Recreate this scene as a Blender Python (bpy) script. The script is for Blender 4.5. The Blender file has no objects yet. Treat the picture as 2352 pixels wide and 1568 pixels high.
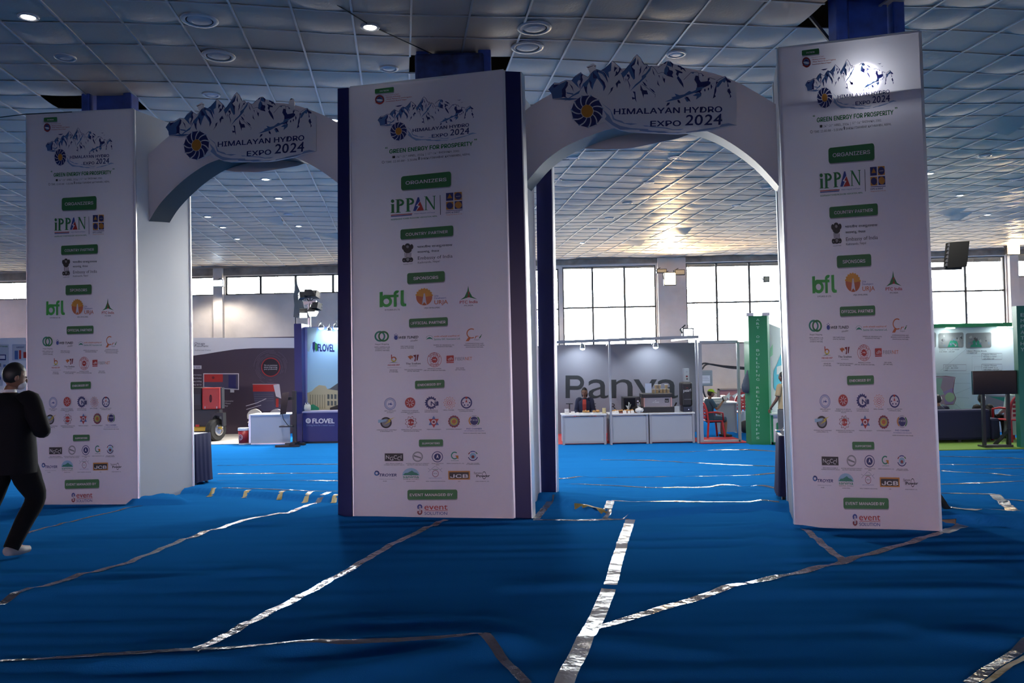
import bpy, bmesh, math, random
import numpy as np
from mathutils import Vector, Matrix
from mathutils.geometry import tessellate_polygon
random.seed(7)
SC = bpy.context.scene
COL = SC.collection
# ------------------------------------------------------------------ camera, world, exposure
CAMH = 1.66; F = 1900.0; PITCH = 0.0255; ROLL = -0.018; W, H = 2352, 1568
_R = Vector((1, 0, 0)); _U = Vector((0, -math.sin(PITCH), math.cos(PITCH))); _F = Vector((0, math.cos(PITCH), math.sin(PITCH)))
_c, _s = math.cos(ROLL), math.sin(ROLL)
EYE = Vector((0, 0, CAMH))
cam = bpy.data.cameras.new('camera'); camo = bpy.data.objects.new('camera', cam); COL.objects.link(camo)
cx, cy, cz = _c*_R + _s*_U, -_s*_R + _c*_U, -_F
camo.matrix_world = Matrix(((cx.x, cy.x, cz.x, 0), (cx.y, cy.y, cz.y, 0), (cx.z, cy.z, cz.z, CAMH), (0, 0, 0, 1)))
cam.sensor_width = 36; cam.lens = F/W*36; cam.clip_end = 200; cam.clip_start = 0.05
SC.camera = camo
SC.view_settings.view_transform = 'Standard'; SC.view_settings.look = 'None'
SC.view_settings.gamma = 1; SC.view_settings.exposure = 0.0; SC.view_settings.use_curve_mapping = False
SC.cycles.use_denoising = True
SC.cycles.max_bounces = 8; SC.cycles.diffuse_bounces = 5; SC.cycles.transmission_bounces = 6; SC.cycles.sample_clamp_indirect = 6
SKY = 46.0; GROUND = 4.0; BACK = 17.0; BEAM = 590.0      # bright sky beyond the far windows, sunlit yard below it, dim entrance side behind the camera
wd = bpy.data.worlds.new('world'); SC.world = wd; wd.use_nodes = True
wnt = wd.node_tree; wb = wnt.nodes['Background']
def wn(t, **k):
    n = wnt.nodes.new(t)
    for a, v in k.items(): setattr(n, a, v)
    return n
wtc = wn('ShaderNodeTexCoord'); wsp = wn('ShaderNodeSeparateXYZ'); wnt.links.new(wtc.outputs['Generated'], wsp.inputs[0])
def wmap(sock, a, b):
    m = wn('ShaderNodeMapRange', interpolation_type='SMOOTHSTEP'); m.inputs['From Min'].default_value = a; m.inputs['From Max'].default_value = b
    wnt.links.new(wsp.outputs[sock], m.inputs['Value']); return m.outputs[0]
def wmix(f, c0, c1):
    m = wn('ShaderNodeMix', data_type='RGBA'); m.clamp_result = False; wnt.links.new(f, m.inputs[0])
    for k, c in ((6, c0), (7, c1)):
        if isinstance(c, tuple): m.inputs[k].default_value = (*c, 1)
        else: wnt.links.new(c, m.inputs[k])
    return m.outputs[2]
far = wmix(wmap('Z', -.06, .03), (GROUND, GROUND*.9, GROUND*.72), (SKY*.93, SKY*.98, SKY))
near = wmix(wmap('Z', -.05, .05), (.2*BACK, .18*BACK, .2*BACK), wmix(wmap('X', -.35, .2), (BACK*2.3, BACK*1.6, BACK*1.8), (BACK*.72, BACK*.68, BACK*.84)))
wnt.links.new(wmix(wmap('Y', -.38, -.2), near, far), wb.inputs[0]); wb.inputs[1].default_value = 1.0
def portal(loc, rot, sx, sy):            # tells the renderer where the daylight comes in; gives off no light of its own
    l = bpy.data.lights.new('daylight_portal', 'AREA'); l.shape = 'RECTANGLE'; l.size = sx; l.size_y = sy; l.cycles.is_portal = True
    o = bpy.data.objects.new('daylight_portal', l); COL.objects.link(o); o.location = loc; o.rotation_euler = rot
portal((0, -30.0, 2.15), (math.radians(-90), 0, 0), 54, 1.5)

def ray(px, py):
    a = (px - W/2)/F; b = (py - H/2)/F
    X = _c*a + _s*b; Y = -_s*a + _c*b
    return X*_R - Y*_U + _F
def at(px, py, y):                      # point on the pixel's ray at world depth y
    d = ray(px, py); return EYE + d*(y/d.y)
def onz(px, py, z=0.0):                 # point on a horizontal plane
    d = ray(px, py); return EYE + d*((z-CAMH)/d.z)
def onplane(px, py, p0, n):
    d = ray(px, py); return EYE + d*((p0-EYE).dot(n)/d.dot(n))

# ------------------------------------------------------------------ materials
MATS = {}
def mat(name, col, rough=0.6, metal=0.0, spec=0.5, emit=0, ecol=None, bump=0, bscale=20, var=0, vscale=5, trans=0, sheen=0, alpha=1, coat=0):
    if name in MATS: return MATS[name]
    m = bpy.data.materials.new(name); m.use_nodes = True; nt = m.node_tree; b = nt.nodes['Principled BSDF']
    b.inputs['Base Color'].default_value = (*col, 1); b.inputs['Roughness'].default_value = rough
    b.inputs['Metallic'].default_value = metal; b.inputs['Specular IOR Level'].default_value = spec
    if sheen: b.inputs['Sheen Weight'].default_value = sheen
    if coat: b.inputs['Coat Weight'].default_value = coat; b.inputs['Coat Roughness'].default_value = 0.2
    if emit: b.inputs['Emission Color'].default_value = (*(ecol or col), 1); b.inputs['Emission Strength'].default_value = emit
    if alpha < 1: b.inputs['Alpha'].default_value = alpha
    if bump or var:
        tc = nt.nodes.new('ShaderNodeTexCoord')
    if bump:
        n = nt.nodes.new('ShaderNodeTexNoise'); n.inputs['Scale'].default_value = bscale; n.inputs['Detail'].default_value = 4
        nt.links.new(tc.outputs['Object'], n.inputs['Vector'])
        bp = nt.nodes.new('ShaderNodeBump'); bp.inputs['Strength'].default_value = bump; bp.inputs['Distance'].default_value = 0.02
        nt.links.new(n.outputs['Fac'], bp.inputs['Height']); nt.links.new(bp.outputs['Normal'], b.inputs['Normal'])
    if var:
        n2 = nt.nodes.new('ShaderNodeTexNoise'); n2.inputs['Scale'].default_value = vscale; n2.inputs['Detail'].default_value = 5
        nt.links.new(tc.outputs['Object'], n2.inputs['Vector'])
        r = nt.nodes.new('ShaderNodeValToRGB')
        r.color_ramp.elements[0].position = .3; r.color_ramp.elements[1].position = .7
        r.color_ramp.elements[0].color = (*[c*(1-var) for c in col], 1); r.color_ramp.elements[1].color = (*[min(1, c*(1+var)) for c in col], 1)
        nt.links.new(n2.outputs['Fac'], r.inputs['Fac']); nt.links.new(r.outputs['Color'], b.inputs['Base Color'])
    if trans:
        t = nt.nodes.new('ShaderNodeBsdfTranslucent'); t.inputs['Color'].default_value = (*col, 1)
        mx = nt.nodes.new('ShaderNodeMixShader'); mx.inputs[0].default_value = trans
        out = nt.nodes['Material Output']
        nt.links.new(b.outputs[0], mx.inputs[1]); nt.links.new(t.outputs[0], mx.inputs[2]); nt.links.new(mx.outputs[0], out.inputs['Surface'])
    MATS[name] = m; return m
def srgb(r, g, b):
    f = lambda v: (v/255/12.92 if v <= 10 else ((v/255+.055)/1.055)**2.4)
    return (f(r), f(g), f(b))

M_flex = mat('banner_flex', (.72, .67, .71), .38, trans=.42, bump=.05, bscale=3)
M_flexs = mat('banner_flex_side', (.66, .67, .68), .30, trans=.5, bump=.35, bscale=4)
M_alu = mat('aluminium', (.62, .64, .66), .35, .8)
M_blue = mat('navy_vinyl', (.008, .010, .075), .3, spec=.3, bump=.03, bscale=3)
M_steel = mat('blue_painted_steel', (.012, .045, .26), .4, var=.35, vscale=6)
M_white = mat('white_board', (.72, .72, .74), .5)
M_black = mat('black_plastic', (.012, .012, .014), .4)
M_dark = mat('dark_metal', (.03, .03, .035), .45)
M_wall = mat('plaster_wall', (.74, .65, .57), .9, var=.12, vscale=1.3, bump=.2, bscale=30)
M_conc = mat('concrete', (.42, .38, .33), .8, var=.1, vscale=2)

# ------------------------------------------------------------------ geometry helpers: a geom is (verts, faces)
def J(*gs):
    V, Fc = [], []
    for g in gs:
        o = len(V); V += [Vector(v) for v in g[0]]; Fc += [tuple(i+o for i in f) for f in g[1]]
    return V, Fc
def xf(g, M): return [M @ Vector(v) for v in g[0]], g[1]
def rz(g, a, o=(0, 0, 0)):
    o = Vector(o); return xf(g, Matrix.Translation(o) @ Matrix.Rotation(a, 4, 'Z') @ Matrix.Translation(-o))
def mv(g, t): return xf(g, Matrix.Translation(Vector(t)))
HEXF = [(0, 3, 2, 1), (4, 5, 6, 7), (0, 1, 5, 4), (1, 2, 6, 5), (2, 3, 7, 6), (3, 0, 4, 7)]
def box(x0, x1, y0, y1, z0, z1):
    return [Vector(v) for v in ((x0, y0, z0), (x1, y0, z0), (x1, y1, z0), (x0, y1, z0), (x0, y0, z1), (x1, y0, z1), (x1, y1, z1), (x0, y1, z1))], list(HEXF)
def hexa(b, t): return [Vector(v) for v in list(b)+list(t)], list(HEXF)
def tube(path, r, n=8, cap=True):
    P = [Vector(p) for p in path]; V, Fc = [], []
    rs = r if isinstance(r, (list, tuple)) else [r]*len(P)
    up = None
    for i, p in enumerate(P):
        t = (P[min(i+1, len(P)-1)] - P[max(i-1, 0)]).normalized()
        if up is None or abs(up.dot(t)) > .95: up = Vector((0, 0, 1)) if abs(t.z) < .9 else Vector((0, 1, 0))
        a = t.cross(up).normalized(); b = a.cross(t).normalized(); up = b
        for k in range(n):
            q = 2*math.pi*k/n; V.append(p + (a*math.cos(q)+b*math.sin(q))*rs[i])
    for i in range(len(P)-1):
        for k in range(n):
            Fc.append((i*n+k, i*n+(k+1) % n, (i+1)*n+(k+1) % n, (i+1)*n+k))
    if cap: Fc.append(tuple(range(n-1, -1, -1))); Fc.append(tuple(range((len(P)-1)*n, len(P)*n)))
    return V, Fc
def bar(p0, p1, w, d=None):
    d = d or w; p0, p1 = Vector(p0), Vector(p1); t = (p1-p0).normalized()
    up = Vector((0, 0, 1)) if abs(t.z) < .9 else Vector((0, 1, 0))
    a = t.cross(up).normalized()*w/2; b = a.cross(t).normalized()*d/2
    return hexa((p0-a-b, p0+a-b, p0+a+b, p0-a+b), (p1-a-b, p1+a-b, p1+a+b, p1-a+b))
def lathe(prof, o=(0, 0, 0), n=16, axis=None):
    V, Fc = [], []
    for (r, z) in prof:
        for k in range(n):
            q = 2*math.pi*k/n; V.append(Vector((r*math.cos(q), r*math.sin(q), z)))
    for i in range(len(prof)-1):
        for k in range(n): Fc.append((i*n+k, i*n+(k+1) % n, (i+1)*n+(k+1) % n, (i+1)*n+k))
    Fc.append(tuple(range(n-1, -1, -1))); Fc.append(tuple(range((len(prof)-1)*n, len(prof)*n)))
    Mx = Matrix.Translation(Vector(o))
    if axis is not None: Mx = Mx @ Vector((0, 0, 1)).rotation_difference(Vector(axis)).to_matrix().to_4x4()
    return xf((V, Fc), Mx)
def ball(c, s, n=14, m=10):
    s = s if isinstance(s, (tuple, list)) else (s, s, s)
    prof = [(math.sin(math.pi*i/m)+1e-4, -math.cos(math.pi*i/m)) for i in range(m+1)]
    return xf(lathe(prof, n=n), Matrix.Translation(Vector(c)) @ Matrix.Diagonal((*s, 1)))
def prism(poly, d):                     # poly: list of 3D points, extruded by vector d
    P = [Vector(p) for p in poly]; d = Vector(d); n = len(P)
    tri = tessellate_polygon([P])
    V = P + [p+d for p in P]
    Fc = [tuple(t) for t in tri] + [tuple(i+n for i in reversed(t)) for t in tri]
    Fc += [(i, (i+1) % n, (i+1) % n+n, i+n) for i in range(n)]
    return V, Fc
def strip(A, B):                        # quad strip between polylines
    n = len(A); return [Vector(v) for v in A]+[Vector(v) for v in B], [(i, i+1, n+i+1, n+i) for i in range(n-1)]
def smoothline(P, k=6):
    P = [Vector(p) for p in P]; out = []
    for i in range(len(P)-1):
        a, b, c, d = P[max(i-1, 0)], P[i], P[i+1], P[min(i+2, len(P)-1)]
        for j in range(k):
            t = j/k; out.append(.5*((2*b)+(c-a)*t+(2*a-5*b+4*c-d)*t*t+(3*b-a-3*c+d)*t**3))
    out.append(P[-1]); return out

def ob(name, g, m, parent=None, smooth=False, bev=0, fm=None, mats=None):
    off = Vector(parent['_o']) if parent is not None and '_o' in parent else Vector((0, 0, 0))
    me = bpy.data.meshes.new(name)
    me.from_pydata([tuple(Vector(v)-off) for v in g[0]], [], g[1])
    for x in (mats or [m]): me.materials.append(x)
    if fm is not None: me.polygons.foreach_set('material_index', fm)
    me.validate(); bm = bmesh.new(); bm.from_mesh(me); bmesh.ops.recalc_face_normals(bm, faces=bm.faces[:]) if fm is None else None
    bm.to_mesh(me); bm.free()
    if smooth: me.polygons.foreach_set('use_smooth', [True]*len(me.polygons))
    o = bpy.data.objects.new(name, me); COL.objects.link(o)
    if parent is not None: o.parent = parent
    if '_o' not in o and parent is not None: o['_o'] = list(off)
    if bev:
        b = o.modifiers.new('b', 'BEVEL'); b.width = bev; b.segments = 2; b.limit_method = 'ANGLE'
    return o
def tag(o, label, cat, group=None, kind=None):
    o['label'] = label; o['category'] = cat
    if group: o['group'] = group
    if kind: o['kind'] = kind
    return o
def thing(name, label, cat, loc=(0, 0, 0), group=None):
    o = bpy.data.objects.new(name, None); COL.objects.link(o); o.location = loc; o['_o'] = list(loc); o.empty_display_size = .2
    return tag(o, label, cat, group)
def single(name, g, m, label, cat, group=None, **k):
    c = Vector((sum(v[0] for v in g[0])/len(g[0]), sum(v[1] for v in g[0])/len(g[0]), min(v[2] for v in g[0])))
    o = ob(name, mv(g, -c), m, **k); o.location = c
    return tag(o, label, cat, group)
def struct(name, g, m, parent=None, **k):
    o = ob(name, g, m, parent, **k)
    if parent is None: o['kind'] = 'structure'
    return o
def copy_tree(o, parent=None):
    c = o.copy(); COL.objects.link(c)
    if parent: c.parent = parent
    for ch in [x for x in bpy.data.objects if x.parent == o]: copy_tree(ch, c)
    return c

# ------------------------------------------------------------------ flat printed artwork, laid out in 2D and pressed onto a surface
FONTDIR = bpy.utils.system_resource('DATAFILES', path='fonts')
_fonts = {}
def font(n):
    if n not in _fonts:
        try: _fonts[n] = bpy.data.fonts.load(FONTDIR+'/'+n) if n else None
        except Exception: _fonts[n] = None
    return _fonts[n]
_tc = {}
def textgeom(s, fn='', bold=0.0, shear=0.0):
    k = (s, fn, bold, shear)
    if k in _tc: return _tc[k]
    cu = bpy.data.curves.new('t', 'FONT'); cu.body = s; cu.size = 1; cu.resolution_u = 3; cu.shear = shear
    f = font(fn)
    if f: cu.font = f
    o = bpy.data.objects.new('t', cu); COL.objects.link(o)
    me = bpy.data.meshes.new_from_object(o.evaluated_get(bpy.context.evaluated_depsgraph_get()))
    V = [(v.co.x, v.co.y) for v in me.vertices]; Fc = [tuple(p.vertices) for p in me.polygons]
    bpy.data.objects.remove(o); bpy.data.curves.remove(cu); bpy.data.meshes.remove(me)
    x0 = min(v[0] for v in V) if V else 0; x1 = max(v[0] for v in V) if V else 1
    V = [(v[0]-x0, v[1]) for v in V]
    _tc[k] = (V, Fc, x1-x0); return _tc[k]
CAP = {'': .73, 'Inter.woff2': .727, 'NotoSansDevanagari-Regular.woff2': .72}
INTER = 'Inter.woff2'
class Art:
    def __init__(s): s.V = []; s.F = []; s.M = []; s.mats = []; s.k = 0
    def mi(s, m):
        if m not in s.mats: s.mats.append(m)
        return s.mats.index(m)
    def add(s, V, Fc, m, layer):
        layer += (s.k % 48)*.016; s.k += 1
        o = len(s.V); s.V += [(v[0], v[1], layer) for v in V]; s.F += [tuple(i+o for i in f) for f in Fc]; s.M += [s.mi(m)]*len(Fc)
    def poly(s, P, m, layer=1):
        t = tessellate_polygon([[Vector((p[0], p[1], 0)) for p in P]]); s.add(P, t, m, layer)
    def disc(s, x, y, rx, m, layer=1, ry=None, n=24):
        ry = ry or rx; s.poly([(x+rx*math.cos(2*math.pi*i/n), y+ry*math.sin(2*math.pi*i/n)) for i in range(n)], m, layer)
    def ring(s, x, y, r0, r1, m, layer=1, a0=0, a1=360, asp=1, n=28):
        V = []; 
        for i in range(n+1):
            a = math.radians(a0+(a1-a0)*i/n)
            for r in (r0, r1): V.append((x+r*math.cos(a), y+asp*r*math.sin(a)))
        s.add(V, [(2*i, 2*i+1, 2*i+3, 2*i+2) for i in range(n)], m, layer)
    def gear(s, x, y, r0, r1, teeth, m, layer=1, asp=1.05):
        P = []
        for i in range(teeth*4):
            a = 2*math.pi*i/(teeth*4); r = r1 if i % 4 in (0, 1) else r0; P.append((x+r*math.cos(a), y+asp*r*math.sin(a)))
        s.poly(P, m, layer)
    def line(s, P, w, m, layer=1):
        V = []
        for i, p in enumerate(P):
            a, b = P[max(i-1, 0)], P[min(i+1, len(P)-1)]
            dx, dy = b[0]-a[0], b[1]-a[1]; l = math.hypot(dx, dy) or 1
            V += [(p[0]-dy/l*w/2, p[1]+dx/l*w/2), (p[0]+dy/l*w/2, p[1]-dx/l*w/2)]
        s.add(V, [(2*i, 2*i+1, 2*i+3, 2*i+2) for i in range(len(P)-1)], m, layer)
    def quad(s, a, b, c, d, m, layer=1): s.add([a, b, c, d], [(0, 1, 2, 3)], m, layer)
    def rrect(s, tl, tr, br, bl, m, layer=1, rad=.18):
        # rounded quadrilateral; corner radius a fraction of the height
        hgt = math.hypot(tl[0]-bl[0], tl[1]-bl[1]); wid = math.hypot(tr[0]-tl[0], tr[1]-tl[1]); fu = rad*hgt/wid; P = []
        def q(u, v): return tuple((tl[i]*(1-u)+tr[i]*u)*(1-v)+(bl[i]*(1-u)+br[i]*u)*v for i in (0, 1))
        for (cu, cv, a0) in ((fu, rad, 180), (1-fu, rad, 270), (1-fu, 1-rad, 0), (fu, 1-rad, 90)):
            for k in range(5):
                a = math.radians(a0+k*22.5); P.append(q(cu+fu*math.cos(a), cv+rad*math.sin(a)))
        s.poly(P, m, layer)
    def text(s, t, x0, y0, x1, y1, cap, m, layer=2, fn='', bold=0.0, shear=0.0, up=None):
        V, Fc, w = textgeom(t, fn, 0, shear)
        if not V: return
        c = CAP.get(fn, .72); ux, uy = (x1-x0)/w, (y1-y0)/w; vx, vy = (up if up else (0, -1)); vx *= cap/c; vy *= cap/c
        for dx, dy in (((-bold, -bold*.6), (bold, -bold*.6), (0, bold*.8)) if bold else ((0, 0),)):
            s.add([(x0+(v[0]+dx)*ux+(v[1]+dy)*vx, y0+(v[0]+dx)*uy+(v[1]+dy)*vy) for v in V], Fc, m, layer)
    def realize(s, name, fn, parent):
        V = [fn(v[0], v[1], v[2]) for v in s.V]
        return ob(name, (V, s.F), None, parent, fm=s.M, mats=s.mats)

# ------------------------------------------------------------------ print inks
def ink(n, c): return mat('ink_'+n, c, .45, trans=.3)
I_navy = ink('navy', (.012, .018, .13)); I_blue = ink('blue', (.07, .15, .36)); I_lblue = ink('light_blue', (.24, .33, .52))
I_or = ink('orange', (.55, .22, .02)); I_green = ink('green', (.02, .17, .045)); I_lgreen = ink('leaf_green', (.03, .36, .05))
I_white = ink('white', (.72, .72, .72)); I_black = ink('black', (.02, .02, .022)); I_red = ink('red', (.42, .03, .025))
I_royal = ink('royal', (.03, .055, .26)); I_gray = ink('grey', (.22, .22, .23)); I_mar = ink('maroon', (.2, .02, .03))
I_sun = ink('sun', (.7, .33, .03)); I_teal = ink('teal', (.02, .22, .14)); I_yel = ink('yellow', (.6, .48, .05)); I_shade = ink('shade', (.33, .31, .35))
I_rust = ink('rust', (.55, .14, .04)); I_pale = ink('pale_blue', (.3, .5, .62)); I_jcb = ink('amber', (.5, .2, .02)); I_cream = ink('cream', (.76, .73, .74))

# ------------------------------------------------------------------ the mountain emblem, laid out once
def ka(P): return [(1255+x/10.226, 125+y/10.226) for x, y in P]
def kb(P): return [(1475+x/10.226, 130+y/10.226) for x, y in P]
def kc(P): return [(1290+x/11.76, 210+y/11.76) for x, y in P]
def kd(P): return [(1470+x/10.226, 210+y/10.226) for x, y in P]
OUTLINE = (ka([(165,1075),(150,960),(70,860),(140,770),(210,700),(320,710),(480,635),(560,645),(620,640),(700,540),(830,455),(870,505),(1000,570),(1040,480),(985,360),(950,330),(1110,245),(1185,290),(1175,370),(1120,430),(1190,385),(1290,420),(1380,370),(1500,260),(1560,190),(1640,250),(1760,360),(1800,450),(1860,400),(1990,240),(2070,110),(2140,40),(2220,120),(2300,260)])
  + kb([(60,230),(120,220),(180,290),(230,260),(300,300),(370,310),(500,200),(580,145),(640,130),(740,210),(850,235),(1000,320),(1100,350),(1150,400),(1300,395),(1400,430),(1560,520),(1720,570),(1800,540),(1950,490),(2060,590),(2120,640),(2210,720)])
  + kd([(2272,0),(2272,815),(2080,850),(1920,880),(1600,950),(1480,960),(1100,1010),(900,1025),(500,1010),(100,995)])
  + kc([(1850,1125),(1600,1075),(1450,1020),(1300,975),(1180,850),(1040,900),(920,950),(690,1000),(480,930),(345,810),(285,680),(280,500),(340,360),(430,250)]))
RIDGE = ka([(70,860),(140,770),(210,700),(320,710),(480,635),(560,645),(620,640),(700,540),(830,455),(870,505),(1000,570),(1110,440),(1190,385),(1290,420),(1380,370),(1500,260),(1560,190),(1640,250),(1760,360),(1800,450),(1860,400),(1990,240),(2070,110),(2140,40),(2220,120),(2300,260)])+kb([(60,230),(120,220),(180,290),(230,260)])
A_BLUE = [[(75,860),(190,720),(210,740),(330,730),(490,650),(510,690),(460,790),(390,850),(385,1050),(165,1070),(145,960)],
 [(610,650),(690,560),(830,470),(850,520),(810,560),(820,640),(770,640),(740,700),(790,830),(640,680)],
 [(810,880),(880,720),(1000,610),(1100,440),(1200,400),(1240,420),(1230,470),(1290,590),(1370,690),(1400,790),(1355,900),(1340,780),(1230,620),(1200,600),(1130,740),(1095,870),(1050,760),(1020,680),(980,760),(970,860),(980,980),(930,900),(890,770)],
 [(1200,390),(1310,420),(1390,470),(1470,720),(1400,590),(1330,500),(1230,450)],
 [(1310,420),(1500,260),(1550,220),(1530,420),(1470,450),(1490,600),(1420,510),(1370,440)],
 [(1760,480),(1860,400),(2000,240),(2110,100),(2120,160),(2080,280),(2020,320),(2080,420),(2095,600),(2060,630),(2000,540),(1950,430),(1890,510),(1820,580)],
 [(1975,900),(2100,740),(2200,660),(2352,480),(2352,560),(2230,680),(2120,770)],
 [(430,1140),(640,980),(800,880),(830,850),(780,950),(650,1010)],[(490,920),(660,950),(640,980),(500,950)],[(165,1080),(500,1050),(800,1070),(560,1110),(330,1085)]]
A_NAVY = [[(500,660),(530,690),(520,770),(470,850),(480,920),(475,1020),(510,1060),(430,1030),(380,1040),(390,960),(385,860),(440,790)],
 [(180,770),(240,740),(310,735),(250,790),(190,820)],[(840,490),(870,510),(855,560),(875,630),(850,700),(820,750),(810,870),(790,740),(820,690),(815,560)],
 [(555,710),(630,790),(665,920),(620,830)],[(885,740),(920,800),(970,790),(960,900),(990,990),(940,920)],[(1020,620),(1080,690),(1070,760),(1090,850),(1050,780)],
 [(1110,450),(1180,530),(1220,570),(1190,600),(1120,600),(1110,540)],[(1230,570),(1340,640),(1380,690),(1410,790),(1360,900),(1370,790),(1320,690)],
 [(1180,390),(1240,440),(1220,470)],[(1340,420),(1420,520),(1470,700),(1440,640),(1390,520)],[(1640,250),(1620,330),(1680,350),(1600,450),(1610,330)],
 [(1720,340),(1770,380),(1740,440),(1690,510),(1610,560),(1640,500),(1650,420),(1690,460),(1720,410)],[(1720,630),(1765,710),(1700,720),(1675,830),(1640,720)],
 [(1590,790),(1560,880),(1450,1005),(1520,900),(1530,830)],[(2110,150),(2090,260),(2010,330),(2090,400),(2080,600),(2060,480),(1990,310),(2060,230)],
 [(2160,120),(2175,240),(2180,310),(2140,250)],[(2240,300),(2230,450),(2180,550),(2205,440),(2200,400)],
 [(1900,500),(1960,510),(1970,580),(1930,640),(1980,760),(1960,860),(1960,760),(1915,640),(1945,570),(1905,550)],
 [(2040,900),(2100,910),(2110,1030),(2130,1160),(2090,1080),(2030,1090),(2020,1030),(2085,1050),(2075,960)],
 [(2220,740),(2280,870),(2352,890),(2352,960),(2300,970),(2290,1060),(2270,930),(2220,870)],[(1870,590),(1890,620),(1880,690)],
 [(1775,500),(1820,560),(1860,710),(1825,620)]]
B_NAVY = [[(-20,740),(40,820),(120,830),(150,920),(50,920),(45,1000),(0,880)],[(120,250),(130,310),(80,330),(0,480),(60,340)],[(245,300),(310,490),(265,430)],[(480,470),(510,550),(545,550),(540,660),(500,590)],
 [(370,580),(390,660),(425,740),(365,680)],[(388,470),(415,480),(422,550)],[(10,610),(80,660),(130,740),(60,700)],[(78,550),(120,600),(128,640)],[(170,760),(270,820),(320,890),(260,860)],
 [(620,270),(650,350),(720,370),(735,410),(710,470),(740,530),(600,490),(590,420),(620,380)],[(580,145),(500,200),(545,210),(575,180)],[(660,140),(740,210),(715,310),(695,230)],
 [(770,330),(860,360),(950,400),(950,430),(870,420),(850,490),(920,580),(970,680),(980,765),(880,640),(820,540),(840,500),(800,450),(820,390)],
 [(840,235),(900,260),(990,310),(1040,400),(960,330),(920,350),(900,300),(840,270)],
 [(1260,480),(1320,490),(1340,570),(1380,630),(1480,620),(1540,610),(1545,540),(1595,545),(1565,610),(1610,640),(1600,680),(1500,740),(1400,750),(1290,760),(1290,680),(1230,580)],
 [(1410,440),(1425,510),(1450,480),(1540,520),(1440,470)],[(1950,490),(2000,560),(2085,610),(2080,650),(2010,640),(2035,740),(2005,750),(2000,650),(1960,570)],
 [(2050,780),(2070,840),(2090,880),(2060,900),(2095,970),(2060,1015),(2060,940),(2000,850),(2010,800)],[(1740,620),(1790,630),(1750,680),(1740,850),(1710,930),(1730,970),(1660,1020),(1690,900),(1700,810),(1730,720)],
 [(1480,780),(1495,830),(1475,860),(1455,820)],[(1560,760),(1578,790),(1555,840),(1540,790)],[(1620,680),(1650,740),(1620,810),(1610,720)],[(1010,970),(1080,980),(1120,1040),(1140,1095),(1080,1060)],
 [(850,1040),(890,1070),(905,1130),(850,1110),(830,1060)],[(600,1120),(660,1110),(640,1160),(570,1200)],[(1420,790),(1370,860),(1395,900),(1385,960),(1370,890),(1330,875),(1220,895),(1320,840)]]
B_BLUE = [[(0,490),(90,430),(180,310),(230,260),(200,360),(100,480),(0,580)],[(580,240),(640,300),(620,380),(590,480),(520,440),(530,330)],[(600,150),(680,170),(700,280),(640,260),(580,240)],
 [(1280,760),(1420,750),(1600,690),(1800,600),(1420,780),(1300,860),(1040,950),(870,1030),(620,1085),(540,1090),(640,1050),(720,1010),(690,990),(800,960),(770,900),(880,940),(990,920),(1110,840),(1170,860),(1260,820)],
 [(1190,950),(1290,890),(1380,890),(1385,960),(1270,1040),(1290,960)],[(990,990),(1060,1010),(1100,1090),(1050,1090)],[(1800,620),(1950,520),(1970,600),(1930,650),(1890,620),(1800,740),(1750,760),(1760,680)],[(1140,420),(1220,405),(1210,440)]]
B_LINES = [[(0,150),(60,230),(120,225),(180,290),(230,262),(300,310),(380,440),(470,405),(520,420),(600,490)],[(1150,405),(1300,395),(1330,430),(1335,560)],[(1330,430),(1400,430),(1430,500)],[(980,580),(1060,500),(1150,410)],[(1560,520),(1720,575)],[(0,680),(90,740),(200,830),(320,930),(310,990)],[(375,305),(500,205)],[(1750,610),(1830,555),(1950,500)]]
C_WATER = [[(1070,330),(1330,520),(1380,620),(1440,760),(1500,790),(1640,830),(1720,890),(1880,890),(2060,910),(1880,940),(1700,900),(1540,850),(1400,790),(1340,560),(1200,440)],
 [(1130,520),(1300,680),(1400,860),(1600,960),(1880,1020),(2352,1050),(2352,1085),(1900,1065),(1600,1065),(1380,940),(1180,780),(1230,700)],[(2200,950),(2352,960),(2352,980),(2260,980)]]
D_WATER = [[(100,830),(300,850),(640,880),(780,920),(1040,910),(950,940),(780,940),(600,900),(300,870)],[(0,910),(300,950),(740,960),(480,985),(200,980),(0,955)],
 [(1090,980),(1350,940),(1420,920),(1860,860),(1920,800),(2080,775),(2270,820),(2080,832),(1880,870),(1700,920),(1420,965),(1300,970),(1100,1000)],[(350,985),(560,970),(700,995),(1000,990),(900,1012),(450,1005)]]
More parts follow.
